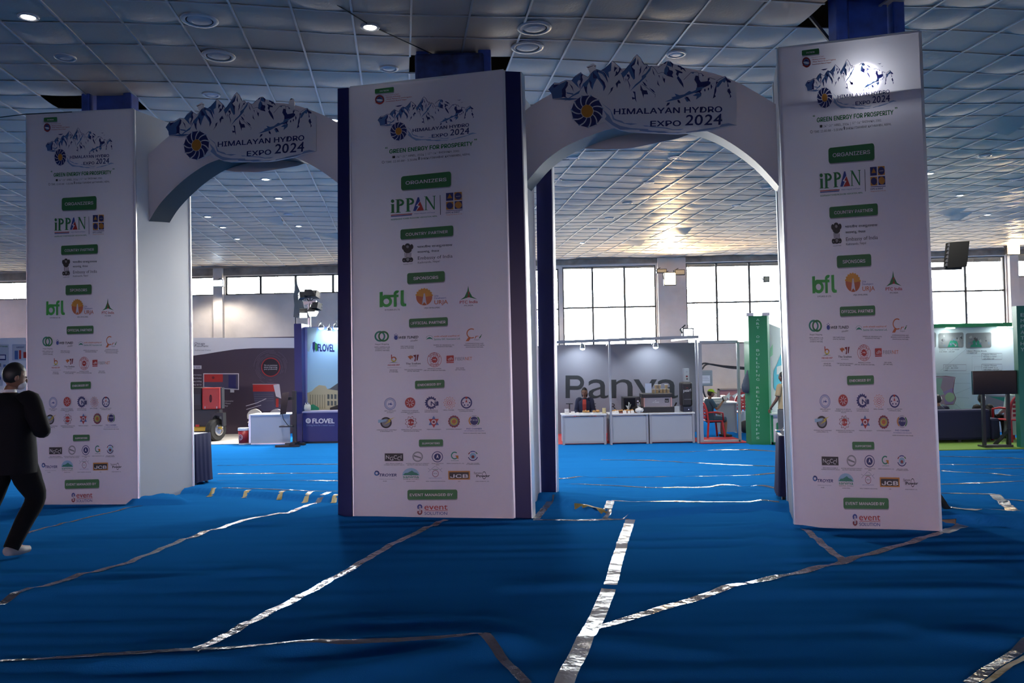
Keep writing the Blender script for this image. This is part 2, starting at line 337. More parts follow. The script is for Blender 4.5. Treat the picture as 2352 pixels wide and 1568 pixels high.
def emblem(art, tf, base):
    for P in A_BLUE: art.poly([tf(*p) for p in ka(P)], I_blue, base)
    for P in B_BLUE: art.poly([tf(*p) for p in kb(P)], I_blue, base)
    for P in C_WATER: art.poly([tf(*p) for p in kc(P)], I_lblue, base)
    for P in D_WATER: art.poly([tf(*p) for p in kd(P)], I_lblue, base)
    for P in A_NAVY: art.poly([tf(*p) for p in ka(P)], I_navy, base+1)
    for P in B_NAVY: art.poly([tf(*p) for p in kb(P)], I_navy, base+1)
    for P in B_LINES: art.line([tf(*p) for p in kb(P)], .9, I_navy, base+1)
    art.line([tf(*p) for p in RIDGE], 1.0, I_navy, base+1)
    for k in range(11):                    # turbine wheel
        t0 = 2*math.pi*k/11; P = []; Q = []
        for j in range(7):
            u = j/6; r = .42+.58*u; a = t0+.42*u**1.3; P.append((r, a)); Q.append((r, a+.46-.02*u))
        pts = [(r, a) for r, a in P]+[(r, a) for r, a in reversed(Q)]
        art.poly([tf(1350.4+36*r*math.cos(a), 258.5+36.5*r*math.sin(a)) for r, a in pts], I_navy, base+1)
        art.poly([tf(1350.4+37*r*math.cos(a), 258.5+37.5*r*math.sin(a)) for r, a in [(.5, t0+.02), (1.03, t0+.36), (1.0, t0+.44), (.75, t0+.2)]], I_lblue, base)
    art.poly([tf(1350.4+13.5*math.cos(a*.3), 258.2+14.6*math.sin(a*.3)) for a in range(21)], I_or, base+2)
    up0 = tf(1500, 250); up1 = tf(1500.4, 232.1); u = (up1[0]-up0[0], up1[1]-up0[1]); l = math.hypot(*u); sc = l/17.9; u = (u[0]/l, u[1]/l)
    def tx(t, x0, y0, x1, y1, cap, **k): a = tf(x0, y0); b = tf(x1, y1); art.text(t, a[0], a[1], b[0], b[1], cap*sc, I_navy, base+2, up=u, **k)
    tx('HIMALAYAN HYDRO', 1411.6, 265.6, 1658.2, 260.2, 17.9, bold=.018, fn=INTER)
    tx('EXPO', 1495, 293.1, 1563.9, 292, 17.4, bold=.018, fn=INTER)
    tx('2', 1574, 290.7, 1592, 290.2, 25, bold=.012, shear=.1); tx('0', 1596, 290.3, 1614, 289.9, 25, bold=.012, shear=.05)
    tx('2', 1617.5, 290, 1635.5, 289.6, 25, bold=.012, shear=.1); tx('4', 1639, 289.6, 1658, 289.1, 26, bold=.014, shear=.05)
def affine(src, dst):
    A = np.array([[*p, 1] for p in src]); X = np.linalg.solve(A, np.array(dst)); X = X.tolist(); return lambda x, y: tuple(x*X[0][i]+y*X[1][i]+X[2][i] for i in (0, 1))
SIGN3 = [(1464,130),(1350.4,258),(1658.2,259.9)]
ident = lambda x, y: (x, y)
to_left = affine(SIGN3, [(549,216),(457.3,335.4),(703.3,324)])
to_ban = affine(SIGN3, [(972.3,221.9),(914.3,299),(1076.3,287.6)])

# ------------------------------------------------------------------ the sponsor banner, laid out once
def c1(x, y): return (780+x/2.8, 160+y/2.8)
def c2(x, y): return (780+x/2.8, 680+y/2.8)
def c3(x, y): return (850+x/8.711, 720+y/8.711)
def c4(x, y): return (850+x/8.4, 890+y/8.4)
def c5(x, y): return (850+x/8.11, 1020+y/8.11)
def cf(x, y): return (855+x/7.84, 190+y/7.84)
def cg(x, y): return (880+x/6.535, 380+y/6.535)
def banner_art():
    a = Art()
    def T(c, t, x0, y0, x1, y1, cap, m, layer=3, **k):
        p, q, r = c(x0, y0), c(x1, y1), c(x0, y0-cap); a.text(t, p[0], p[1], q[0], q[1], p[1]-r[1], m, layer, **k)
    def cap2(c, x0, x1, y, t, h=13, m=I_black, dy=0): T(c, t, x0, y, x1, y+dy, h, m, 3, bold=.012)
    def button(c, tl, tr, br, bl, t, tx):
        s = [c(*p) for p in (tl, tr, br, bl)]
        a.rrect(*[(p[0]+.8, p[1]+2.2) for p in s], I_shade, 1); a.rrect(*s, I_green, 2)
        p, q, cp = c(*tx[0]), c(*tx[1]), tx[2]/(c(0, 1)[1]-c(0, 0)[1])**-1
        a.text(t, p[0], p[1], q[0], q[1], cp, I_white, 4, fn=INTER, bold=.012)
    button(cf, (43,115),(380,75),(380,165),(43,195), 'PATRON', ((133,166),(290,148),38))
    button(c1, (392,675),(713,642),(713,738),(392,763), 'ORGANIZERS', ((422,727),(683,703),30))
    button(c1, (388,1012),(727,985),(727,1052),(388,1076), 'COUNTRY PARTNER', ((422,1053),(692,1033),25))
    button(c1, (431,1291),(672,1276),(672,1345),(431,1360), 'SPONSORS', ((472,1334),(630,1326),27))
    button(c2, (443,128),(691,116),(691,172),(443,184), 'OFFICIAL PARTNER', ((453,165),(677,156),24))
    button(c2, (481,528),(670,521),(670,572),(481,580), 'ENDORSED BY', ((499,563),(649,556),20))
    button(c2, (506,911),(661,909),(661,953),(506,957), 'SUPPORTERS', ((527,942),(640,940),16))
    button(c2, (433,1240),(753,1238),(753,1302),(433,1305), 'EVENT MANAGED BY', ((449,1282),(724,1280),24))
    # patron crest
    x, y = cf(128, 300); a.ring(x, y, 6.8, 10.5, I_mar, 1); a.disc(x, y, 6.8, I_blue, 1); a.poly([cf(60,300),cf(128,285),cf(190,310),cf(150,330),cf(90,320)], I_white, 2)
    a.poly([cf(80,285),cf(120,250),cf(170,280),cf(130,290)], I_navy, 2); a.quad(cf(40,350),cf(128,385),cf(215,320),cf(195,350), I_red, 2)
    T(cf, 'Government of Nepal', 228, 232, 470, 205, 17, I_red); T(cf, 'Ministry of Energy,', 243, 268, 503, 240, 20, I_red, bold=.02)
    T(cf, 'Water Resources and Irrigation', 248, 303, 700, 255, 20, I_red, bold=.02); T(cf, 'Investment Board Nepal', 243, 342, 605, 303, 20, I_red, bold=.02)
    emblem(a, to_ban, 1)
    for b in ([(405,412),(470,400),(540,392),(500,415),(455,424)],[(1510,302),(1555,302),(1592,292),(1560,312)],[(1578,345),(1608,342),(1632,330),(1606,348)]): a.poly([cf(*p) for p in b], I_navy, 2)
    T(cf, '\u201c', 228, 1215, 265, 1212, 85, I_green, bold=.02); T(cf, '\u201d', 1835, 1068, 1878, 1064, 85, I_green, bold=.02)
    T(cf, 'GREEN ENERGY FOR PROSPERITY', 303, 1248, 1798, 1100, 98, I_green, fn=INTER, bold=.03)
    a.rrect(cf(355,1292),cf(405,1288),cf(405,1330),cf(355,1334), I_black, 3, .1); T(cf, '24', 428, 1325, 478, 1320, 50, I_black, fn=INTER); T(cf, 'TH', 482, 1300, 512, 1297, 22, I_black, fn=INTER); T(cf, '-26', 516, 1317, 582, 1311, 50, I_black, fn=INTER)
    T(cf, 'TH', 586, 1290, 620, 1287, 22, I_black, fn=INTER); T(cf, 'APRIL, 2024  |', 636, 1305, 955, 1280, 50, I_black, fn=INTER, bold=.005)
    T(cf, '12', 990, 1267, 1030, 1263, 48, I_black, fn=INTER); T(cf, 'TH', 1034, 1243, 1064, 1240, 20, I_black, fn=INTER); T(cf, '-14', 1068, 1260, 1140, 1254, 48, I_black, fn=INTER); T(cf, 'TH', 1144, 1233, 1172, 1230, 20, I_black, fn=INTER)
    T(cf, 'BAISHAKH, 2081', 1190, 1245, 1558, 1216, 48, I_black, fn=INTER, bold=.005)
    x, y = cf(190, 1402); a.ring(x, y, 2.2, 3, I_black, 3); T(cf, 'TIME: 11:00 AM - 5:30 PM', 232, 1420, 795, 1370, 50, I_black, fn=INTER, bold=.005)
    x, y = cf(832, 1332); a.ring(x, y-1.2, .8, 2, I_black, 3); a.quad(cf(818,1340),cf(846,1338),cf(836,1362),cf(830,1362), I_black, 3); T(cf, 'BHRIKUTIMANDAP, KATHMANDU, NEPAL', 865, 1358, 1755, 1272, 50, I_black, fn=INTER, bold=.005)
    # organisers
    g = I_green
    x, y = cg(135, 503); a.disc(x, y, 3.9, g, 1); a.poly([cg(*p) for p in [(108,548),(158,545),(158,665),(168,668),(168,675),(106,680),(106,672),(118,668),(118,558),(108,556)]], g, 1)
    for dx, dy in ((0, 0), (150, -17)):
        q = lambda P: [cg(u+dx, v+dy) for u, v in P]
        a.poly(q([(177,478),(235,474),(235,662),(255,664),(255,672),(180,678),(180,670),(195,667),(195,486),(177,486)]), g, 1)
        x, y = cg(250+dx, 523+dy); a.ring(x, y, 3.6, 8.6, g, 1, -95, 95, asp=.88); a.quad(*q([(230,474),(255,472),(255,490),(230,492)]), g, 1); a.quad(*q([(230,556),(255,554),(255,572),(230,574)]), g, 1)
    a.poly([cg(*p) for p in [(508,445),(530,443),(545,500),(482,572),(516,580),(480,648),(440,648)]], I_royal, 1); a.poly([cg(*p) for p in [(545,505),(603,638),(490,648),(545,572),(510,565)]], I_red, 1)
    a.poly([cg(*p) for p in [(608,433),(650,430),(752,590),(752,432),(732,430),(732,424),(778,420),(778,428),(766,431),(766,625),(750,627),(640,470),(640,628),(660,630),(660,634),(612,637),(612,631),(626,628),(626,440),(608,441)]], g, 1)
    a.quad(cg(110,706),cg(428,683),cg(428,695),cg(110,718), I_red, 1); a.quad(cg(110,724),cg(422,700),cg(422,712),cg(110,737), I_royal, 1)
    T(cg, '\u0938\u092e\u0943\u0926\u094d\u0927 \u0930\u093e\u0937\u094d\u091f\u094d\u0930\u0915\u094b \u0932\u093e\u0917\u093f \u090a\u0930\u094d\u091c\u093e', 455, 697, 770, 676, 26, I_royal, fn='NotoSansDevanagari-Regular.woff2')
    T(cg, 'INDEPENDENT POWER PRODUCERS\u2019 ASSOCIATION, NEPAL', 112, 788, 803, 732, 21, I_green, bold=.02)
    a.line([cg(846,412),cg(851,705)], 1.4, I_black, 1)
    a.quad(cg(934,382),cg(1044,374),cg(1044,490),cg(936,498), I_navy, 1); a.quad(cg(1062,370),cg(1172,363),cg(1174,480),cg(1062,488), I_jcb, 1)
    a.quad(cg(936,514),cg(1046,507),cg(1048,622),cg(938,630), I_jcb, 1); a.quad(cg(1064,503),cg(1176,496),cg(1178,610),cg(1066,618), I_navy, 1)
    a.poly([cg(990,392),cg(1030,455),cg(955,462)], I_jcb, 2)
    x, y = cg(1118, 427); a.disc(x, y, 8, I_navy, 2); x, y = cg(992, 568); a.disc(x, y, 7.5, I_navy, 2); x, y = cg(1121, 557); a.disc(x, y, 7.8, I_jcb, 2)
    T(cg, 'event', 1086, 437, 1150, 432, 16, I_cream); a.quad(cg(938,640),cg(1182,626),cg(1182,634),cg(938,648), I_navy, 1); T(cg, 'EXPO & EVENT', 935, 686, 1142, 672, 25, I_navy, bold=.02); T(cg, 'Management Service Pvt. Ltd.', 938, 712, 1180, 694, 14, I_rust, bold=.01)
    # embassy
    for (ex, ey, rx, ry) in ((300,1190,26,38),(418,1180,26,38),(358,1165,40,36),(358,1225,62,50),(305,1380,26,34),(415,1372,26,34),(362,1376,34,38)):
        x, y = cg(ex, ey); a.disc(x, y, rx/6.5, I_black, 1, ry/6.5)
    x, y = cg(358, 1180); a.disc(x, y, 3.2, I_gray, 2); x, y = cg(362, 1368); a.disc(x, y, 3.4, I_gray, 2); a.quad(cg(300,1350),cg(425,1342),cg(430,1405),cg(292,1412), I_black, 1)
    for k in range(5): a.line([cg(318+k*22, 1270), cg(322+k*21, 1345)], 1.3, I_black, 1)
    for k in (305, 358, 410): x, y = cg(k, 1385); a.disc(x, y, 1.5, I_gray, 2)
    NSD = 'NotoSansDevanagari-Regular.woff2'
    T(cg, '\u0938\u0924\u094d\u092f\u092e\u0947\u0935 \u091c\u092f\u0924\u0947', 296, 1450, 432, 1440, 20, I_black, fn=NSD)
    T(cg, '\u092d\u093e\u0930\u0924\u0940\u092f \u0930\u093e\u091c\u0926\u0942\u0924\u093e\u0935\u093e\u0938', 503, 1198, 1030, 1166, 50, I_black, fn=NSD, bold=.012); T(cg, '\u0915\u093e\u0920\u092e\u093e\u0902\u0921\u0942, \u0928\u0947\u092a\u093e\u0932', 505, 1272, 832, 1252, 44, I_black, fn=NSD, bold=.012)
    T(cg, 'Embassy of India', 512, 1375, 1033, 1340, 52, I_black); T(cg, 'Kathmandu, Nepal', 512, 1432, 838, 1408, 32, I_black)
    # sponsors
    L = I_lgreen
    a.poly([c1(*p) for p in [(255,1412),(275,1410),(275,1436),(285,1430),(330,1430),(330,1446),(300,1446),(275,1450),(275,1508),(255,1510)]], L, 1)
    x, y = c1(298, 1472); a.ring(x, y, 6.5, 13, L, 1); x, y = c1(368, 1425); a.ring(x, y, 2, 8.5, L, 1, 180, 300); a.quad(c1(345,1424),c1(363,1424),c1(363,1506),c1(345,1507), L, 1); a.quad(c1(320,1430),c1(376,1428),c1(376,1444),c1(320,1446), L, 1)
    a.poly([c1(*p) for p in [(389,1402),(409,1400),(409,1478),(414,1486),(425,1486),(425,1502),(404,1504),(394,1498),(389,1486)]], L, 1)
    x, y = c1(540, 1444); a.disc(x, y, 18.5, I_rust, 1, 19); a.ring(x, y, 0, 18.6, I_sun, 2, 190, 350, 1.03)
    for k in range(9): q = math.radians(195+k*19); a.disc(x+18.5*math.cos(q), y+19*math.sin(q), 2, I_sun, 2)
    a.poly([c1(537,1420),c1(545,1420),c1(556,1492),c1(562,1502),c1(541,1476),c1(519,1502),c1(526,1490)], I_cream, 3)
    T(c1, 'Urja', 605, 1442, 631, 1440, 13, I_royal); T(c1, 'Developers', 605, 1457, 681, 1453, 13, I_royal); T(c1, 'URJA', 606, 1490, 692, 1486, 27, I_rust, bold=.01)
    a.poly([c1(824,1370),c1(830,1405),c1(850,1440),c1(882,1457),c1(828,1444),c1(772,1462),c1(800,1442),c1(818,1405)], I_green, 1); a.poly([c1(822,1412),c1(832,1408),c1(829,1428),c1(836,1444),c1(818,1446),c1(826,1430)], I_red, 2)
    T(c1, 'PTC India', 769, 1486, 885, 1481, 19, I_red, bold=.015)
    for t, x0, x1, y in (('B FOURESS (P) LTD.',290,386,1531),('URJA DEVELOPERS',540,641,1518),('PTC INDIA',799,856,1503)): T(c1, t, x0, y, x1, y-3, 9, I_black, bold=.012)
    # official partners
    for dx, m in ((190, I_teal), (262, I_green)): x, y = c3(dx, 400); a.ring(x, y, 8.5, 12.4, m, 1)
    T(c3, 'Nepal Shipping', 98, 574, 368, 567, 30, I_black)
    for k, t in enumerate(('NEPAL SHIPPING & AIR','LOGISTICS PVT. LTD','(LOGISTIC PARTNER)')): cap2(c3, 85+15*(k > 0), 390-12*(k > 0), 628+34*k, t, 22, dy=-.8)
    x, y = c3(508, 425); a.disc(x, y, 4.2, I_royal, 1, 5); 
    for ex, ey in ((482,372),(508,354),(535,376)): x, y = c3(ex, ey); a.disc(x, y, 1, I_royal, 1)
    T(c3, 'WEB TUNED', 563, 450, 952, 438, 52, I_black, bold=.03, shear=.25); T(c3, 'studio', 795, 508, 940, 492, 40, I_black, shear=.3)
    cap2(c3, 600, 865, 612, 'WEB TUNED STUDIO', 22, dy=-1); cap2(c3, 602, 862, 645, '(DIGITAL PARTNER)', 22, dy=-1)
    x, y = c3(1178, 440); a.ring(x, y, 7.4, 8, I_teal, 1, 180, 360, .85); a.poly([c3(1108,468),c3(1140,430),c3(1178,412),c3(1220,430),c3(1248,468),c3(1210,450),c3(1150,452)], I_teal, 1)
    T(c3, '\u0938\u093e\u0928\u093f\u092e\u093e \u091c\u093f\u0906\u0908\u0938\u0940 \u0907\u0928\u094d\u0938\u094d\u092f\u094b\u0930\u0947\u0928\u094d\u0938 \u0932\u093f.', 1266, 418, 1792, 400, 42, I_rust, fn=NSD, bold=.01); T(c3, 'Sanima GIC Insurance Ltd.', 1266, 476, 1795, 462, 40, I_teal, bold=.008)
    cap2(c3, 1255, 1675, 585, 'SANIMA GIC INSURANCE LTD.', 22, dy=-1.5); cap2(c3, 1308, 1630, 617, '(INSURANCE PARTNER)', 22, dy=-1.3)
    x, y = c3(2020, 340); a.ring(x, y, 9.3, 11.6, I_rust, 1, 60, 300, 1.0); a.quad(c3(1955,420),c3(2010,425),c3(1965,495),c3(1902,497), I_rust, 1)
    T(c3, 'r', 2085, 440, 2160, 435, 78, I_rust, shear=.3, bold=.01); T(c3, 'i', 2170, 437, 2232, 433, 80, I_green, shear=.3, bold=.01); T(c3, 'Nepal', 2075, 480, 2180, 474, 30, I_gray)
    cap2(c3, 1895, 2262, 553, 'COMMUNICATIONS AND', 22, dy=-1.2); cap2(c3, 1872, 2282, 588, 'RESEARCH INSTITUTE NEPAL', 22, dy=-1.2); cap2(c3, 1905, 2255, 625, '(KNOWLEDGE PARTNER)', 22, dy=-1.2)
    a.line([c3(420,768),c3(424,890)], 2, I_red, 1); x, y = c3(465, 860); a.ring(x, y, 3.5, 6, I_rust, 1, 180, 360); a.ring(x, y, 3.5, 6, I_yel, 1, 0, 180); a.poly([c3(362,938),c3(450,912),c3(562,930),c3(460,924)], I_green, 1)
    T(c3, 'MIDHEE ERP', 348, 996, 582, 988, 32, I_red, bold=.02); a.line([c3(332,1034),c3(612,1028)], .5, I_gray, 1); cap2(c3, 385, 540, 1090, 'MIDHEE ERP', 22, dy=-.7); cap2(c3, 378, 550, 1124, '(IT PARTNER)', 22, dy=-.7)
    a.poly([c3(742,806),c3(800,785),c3(850,800),c3(840,880),c3(790,862)], I_rust, 1); x, y = c3(828, 855); a.disc(x, y, 2.4, I_cream, 2); a.poly([c3(850,780),c3(910,768),c3(900,900),c3(870,900),c3(888,830)], I_mar, 1); a.poly([c3(925,770),c3(962,766),c3(940,880),c3(918,890)], I_mar, 1)
    T(c3, 'The Soaltee', 705, 968, 1000, 960, 38, I_black, bold=.015); T(c3, 'KATHMANDU', 772, 1005, 930, 1000, 18, I_black); cap2(c3, 672, 1038, 1082, 'THE SOALTEE KATHMANDU', 22, dy=-1); cap2(c3, 735, 975, 1112, '(HOTEL PARTNER)', 22, dy=-.7)
    x, y = c3(1275, 870); a.ring(x, y, 15.8, 16.6, I_red, 1, asp=1.03); a.ring(x, y, 10, 10.8, I_red, 1, asp=1.03); a.gear(x, y, 6, 8, 10, I_red, 1); T(c3, 'MS', 1245, 880, 1305, 878, 28, I_cream, bold=.02)
    for j, t in enumerate('MANDALA'):
        q = math.radians(-148+j*19.5); T(c3, t, 1275+115*math.cos(q)-16, 882+115*math.sin(q), 1275+115*math.cos(q)+16, 882+115*math.sin(q), 40, I_red, bold=.02)
    for j, t in enumerate('SYSTEM'):
        q = math.radians(128-j*15.5); T(c3, t, 1275+118*math.cos(q)-13, 888+118*math.sin(q), 1275+118*math.cos(q)+13, 888+118*math.sin(q), 36, I_red, bold=.02)
    cap2(c3, 1142, 1410, 1060, 'MANDALA SYSTEM', 22, dy=-.8); cap2(c3, 1060, 1497, 1095, '(VIRTUAL EXHIBITION PARTNER)', 22, dy=-1.2)
    a.rrect(c3(1515,788),c3(1662,780),c3(1664,902),c3(1516,910), I_red, 1, .08); T(c3, 'dh', 1545, 885, 1645, 878, 66, I_cream, shear=.3); a.quad(c3(1516,918),c3(1664,911),c3(1664,932),c3(1516,938), I_red, 1); T(c3, 'FIBER', 1692, 886, 1888, 880, 68, I_gray); T(c3, 'NET', 1892, 880, 2030, 875, 68, I_rust)
    cap2(c3, 1710, 1870, 1048, 'DISH HOME', 22, dy=-.6); cap2(c3, 1692, 1893, 1082, '(ISP PARTNER)', 22, dy=-.8)
    # endorsed by
    x, y = c4(378, 270); a.ring(x, y, 12.5, 13.4, I_royal, 1, asp=1.06); a.ring(x, y, 8.8, 9.4, I_royal, 1, asp=1.06); a.ring(x, y, 10.4, 11.6, I_lblue, 1, asp=1.06); a.poly([c4(330,308),c4(358,252),c4(372,275),c4(405,230),c4(395,262),c4(428,282),c4(380,290),c4(362,275)], I_royal, 2)
    cap2(c4, 270, 492, 418, 'NEPAL ELECTRICITY', 20); cap2(c4, 315, 445, 450, 'AUTHORITY', 20)
    x, y = c4(762, 248); a.gear(x, y, 11.2, 12.2, 24, I_red, 1)
    for k in range(8): q = math.pi/4*k+.2; a.line([(x+3*math.cos(q), y+3*math.sin(q)), (x+9*math.cos(q), y+9*math.sin(q))], 1.2, I_cream, 2)
    cap2(c4, 608, 918, 413, 'FEDERATION OF NEPALESE', 20); cap2(c4, 585, 940, 444, 'CHAMBERS OF COMMERCE &', 20); cap2(c4, 710, 822, 470, 'INDUSTRY', 18)
    x, y = c4(1165, 250); a.gear(x, y, 12.4, 14.6, 16, I_navy, 1); a.disc(x+.6, y, 8.6, I_cream, 2, 9); a.quad(c4(1180,205),c4(1310,205),c4(1310,300),c4(1180,300), I_cream, 2); T(c4, 'N', 1162, 302, 1250, 300, 86, I_navy, bold=.03); T(c4, 'I', 1272, 300, 1296, 300, 84, I_navy, bold=.05)
    cap2(c4, 1040, 1298, 405, 'CONFEDERATION OF', 20); cap2(c4, 1042, 1300, 436, 'NEPALESE INDUSTRIES', 20)
    x, y = c4(1520, 250); a.gear(x, y, 11, 13.6, 12, I_rust, 1); a.gear(x, y, 10.2, 12.6, 12, I_cream, 2); a.ring(x, y, 8, 8.8, I_red, 3); a.ring(x, y, 4.4, 5.6, I_red, 3); a.line([(x-2.5, y), (x+2.5, y)], 1, I_red, 3); a.line([(x, y-2.5), (x, y+2.5)], 1, I_red, 3); cap2(c4, 1402, 1612, 400, 'NEPAL CHAMBER', 20)
    x, y = c4(1848, 245); a.ring(x, y, 10.3, 13.2, I_navy, 1, asp=1.05); x2, y2 = c4(1848, 150); a.disc(x2, y2, 2.6, I_red, 2); a.poly([c4(1848,180),c4(1868,238),c4(1828,238)], I_red, 2)
    for ex, ey in ((1785,248),(1912,246),(1812,292),(1878,292)): q = c4(ex, ey); a.disc(q[0], q[1], 1.7, I_navy, 2)
    cap2(c4, 1688, 2008, 392, 'ELECTRICITY REGULATORY', 20, dy=-.4); cap2(c4, 1715, 1980, 422, 'COMMISSION, NEPAL', 20)
    x, y = c4(300, 637); a.ring(x, y, 9.5, 13, I_black, 1); a.disc(x, y, 9.5, I_gray, 1); a.poly([c4(150,580),c4(330,570),c4(300,610),c4(190,640),c4(150,640)], I_pale, 2); a.poly([c4(470,530),c4(330,585),c4(360,600),c4(258,680),c4(395,612),c4(375,590)], I_yel, 3)
    cap2(c4, 125, 505, 790, 'HYDROELECTRICITY INVESTMENT', 20); cap2(c4, 188, 432, 818, '& DEVELOPMENT CO.', 20)
    x, y = c4(778, 630); a.gear(x, y, 10.8, 13.6, 9, I_mar, 1); a.gear(x, y, 9.8, 12.4, 9, I_cream, 2); a.disc(x, y, 7.8, I_red, 3); T(c4, 'E', 712, 652, 760, 652, 40, I_cream, 4, bold=.03); T(c4, 'N', 788, 652, 842, 650, 40, I_cream, 4, bold=.03)
    cap2(c4, 595, 985, 785, 'FEDERATION OF CONTRACTOR\u2019S', 20, dy=-.3); cap2(c4, 638, 942, 813, 'ASSOCIATIONS OF NEPAL', 20)
    a.poly([c4(1215,502),c4(1315,682),c4(1118,684)], I_blue, 1); a.poly([c4(1118,565),c4(1313,563),c4(1217,740)], I_red, 2); x, y = c4(1216, 622); a.ring(x, y, 3, 5.4, I_cream, 3); a.disc(x, y, 2.4, I_mar, 3); cap2(c4, 1080, 1360, 780, 'TRIBHUVAN UNIVERSITY', 20)
    x, y = c4(1608, 614); a.gear(x, y, 12.6, 13.6, 14, I_mar, 1); a.disc(x, y, 10.4, I_gray, 2); a.ring(x, y, 5, 8, I_yel, 3); a.disc(x, y, 4.4, I_rust, 3); cap2(c4, 1458, 1762, 775, 'KATHMANDU UNIVERSITY', 20)
    x, y = c4(2000, 600); a.disc(x, y, 9.4, I_navy, 2, 9.8); a.ring(x, y, 10.4, 13, I_jcb, 1, 130, 230); a.ring(x, y, 10.4, 13, I_green, 1, -50, 50); a.ring(x, y, 11.6, 12.6, I_gray, 1, 60, 120); a.ring(x, y, 11.6, 12.6, I_gray, 1, 240, 300)
    T(c4, 'P H D', 1932, 603, 2062, 602, 34, I_white, 4, bold=.02); T(c4, 'PHD CHAMBER', 1850, 770, 2150, 768, 30, I_royal, bold=.012); cap2(c4, 1808, 2198, 806, 'OF COMMERCE AND INDUSTRY', 18, I_royal); cap2(c4, 1785, 2226, 853, 'VOICE OF INDUSTRY AND TRADE', 20)
    # supporters
    a.quad(c5(266,142),c5(606,142),c5(608,288),c5(268,290), I_black, 1); T(c5, 'N', 290, 246, 350, 246, 72, I_white); T(c5, 'G', 362, 274, 425, 274, 72, I_white); T(c5, 'C', 432, 246, 490, 246, 72, I_white); T(c5, 'C', 500, 270, 556, 270, 72, I_white); T(c5, 'I', 564, 240, 574, 240, 72, I_white)
    cap2(c5, 285, 592, 343, 'NEPAL GERMAN CHAMBER OF', 17); cap2(c5, 252, 626, 369, 'COMMERCE AND INDUSTRY (NGCCI)', 17)
    x, y = c5(875, 205); a.ring(x, y, 10, 12, I_gray, 1); a.ring(x, y, 8.8, 9.3, I_black, 1); a.quad(c5(805,170),c5(940,215),c5(935,240),c5(810,205), I_gray, 2); cap2(c5, 660, 1092, 343, 'NATIONAL ASSOCIATION OF COMMUNITY', 17); cap2(c5, 685, 1068, 369, 'ELECTRICITY USERS-NEPAL (NACEUN)', 17)
    x, y = c5(1243, 207); a.ring(x, y, 11.2, 12.8, I_navy, 1); a.disc(x, y, 7.8, I_navy, 1); a.poly([c5(1240,165),c5(1248,165),c5(1268,240),c5(1243,215),c5(1220,240)], I_cream, 2); cap2(c5, 1138, 1355, 342, 'SOLAR ASSOCIATION', 17); cap2(c5, 1213, 1280, 367, 'NEPAL', 17)
    x, y = c5(1565, 182); a.ring(x, y, 6, 8.6, I_teal, 1, 20, 310, 1.05); a.quad(c5(1575,182),c5(1635,182),c5(1635,252),c5(1615,240), I_jcb, 1); T(c5, 'G R E E N', 1502, 288, 1636, 288, 20, I_teal, bold=.02); cap2(c5, 1415, 1740, 341, 'GREEN CONCRETES PVT. LTD', 17)
    x, y = c5(1907, 190); a.ring(x, y, 9.6, 11.6, I_navy, 1, 15, 165); a.ring(x, y, 9.6, 11.8, I_mar, 1, 200, 230); a.ring(x, y, 9.6, 11.8, I_royal, 1, 235, 300); a.ring(x, y, 9.6, 11.8, I_green, 1, 305, 335); a.disc(x, y, 7.5, I_pale, 1); a.disc(x, y+2, 3.6, I_mar, 2); cap2(c5, 1800, 2022, 338, 'NEPAL INDIA CHAMBER', 17); cap2(c5, 1782, 2040, 358, 'OF COMMERCE & INDUSTRY', 17)
    x, y = c5(118, 520); a.ring(x, y, 2.6, 5.8, I_blue, 1); a.ring(x, y, 4, 6.2, I_navy, 2, 230, 400); T(c5, 'TROYER', 168, 578, 485, 578, 54, I_navy, bold=.025, shear=.2); T(c5, 'Reliability beyond Generations', 170, 637, 452, 637, 16, I_gray); cap2(c5, 232, 303, 678, 'TROYER', 17)
    P = [c5(750+158*math.cos(math.radians(q)), 560+140*math.sin(math.radians(q))) for q in range(180, 361, 12)]; a.poly(P+[c5(912,640),c5(588,640)], I_pale, 1); a.poly([c5(605,556),c5(640,515),c5(690,510),c5(770,468),c5(810,500),c5(860,515),c5(900,556)], I_teal, 2); a.quad(c5(595,560),c5(906,560),c5(910,645),c5(590,645), I_cream, 2)
    T(c5, 'sanima', 605, 612, 898, 612, 58, I_teal, bold=.015); T(c5, 'SANIMA HYDRO', 605, 641, 900, 641, 17, I_black, bold=.015); cap2(c5, 668, 832, 680, 'SANIMA HYDRO', 15)
    a.line([c5(1070,495),c5(1195,385),c5(1235,400),c5(1335,498)], .5, I_navy, 1); a.line([c5(1070,425),c5(1105,455)], .5, I_navy, 1); a.line([c5(1330,425),c5(1295,455)], .5, I_navy, 1); x, y = c5(1206, 525); a.ring(x, y, 6.4, 7.4, I_mar, 1, asp=1.1); T(c5, 'NTA', 1172, 535, 1238, 535, 24, I_green); a.line([c5(1150,447),c5(1258,445)], 1, I_green, 1)
    T(c5, 'nepal tunnelling association', 1082, 616, 1325, 614, 16, I_royal); cap2(c5, 1030, 1388, 680, 'NEPAL TUNNELING ASSOCIATION', 16)
    a.quad(c5(1444,476),c5(1850,474),c5(1850,638),c5(1448,640), I_jcb, 1); a.quad(c5(1466,500),c5(1828,498),c5(1828,618),c5(1468,620), I_black, 2); T(c5, 'JCB', 1485, 605, 1812, 603, 92, I_white, 4, bold=.02, fn=INTER); cap2(c5, 1628, 1670, 680, 'JCB', 15)
    T(c5, 'Synex', 1925, 535, 2075, 530, 46, I_black); T(c5, 'Power', 1975, 592, 2228, 588, 50, I_black, bold=.03); x, y = c5(2118, 558); a.ring(x, y, 4, 4.8, I_black, 1, asp=1.9); cap2(c5, 1958, 2210, 681, 'SYNEX POWER PVT. LTD.', 16)
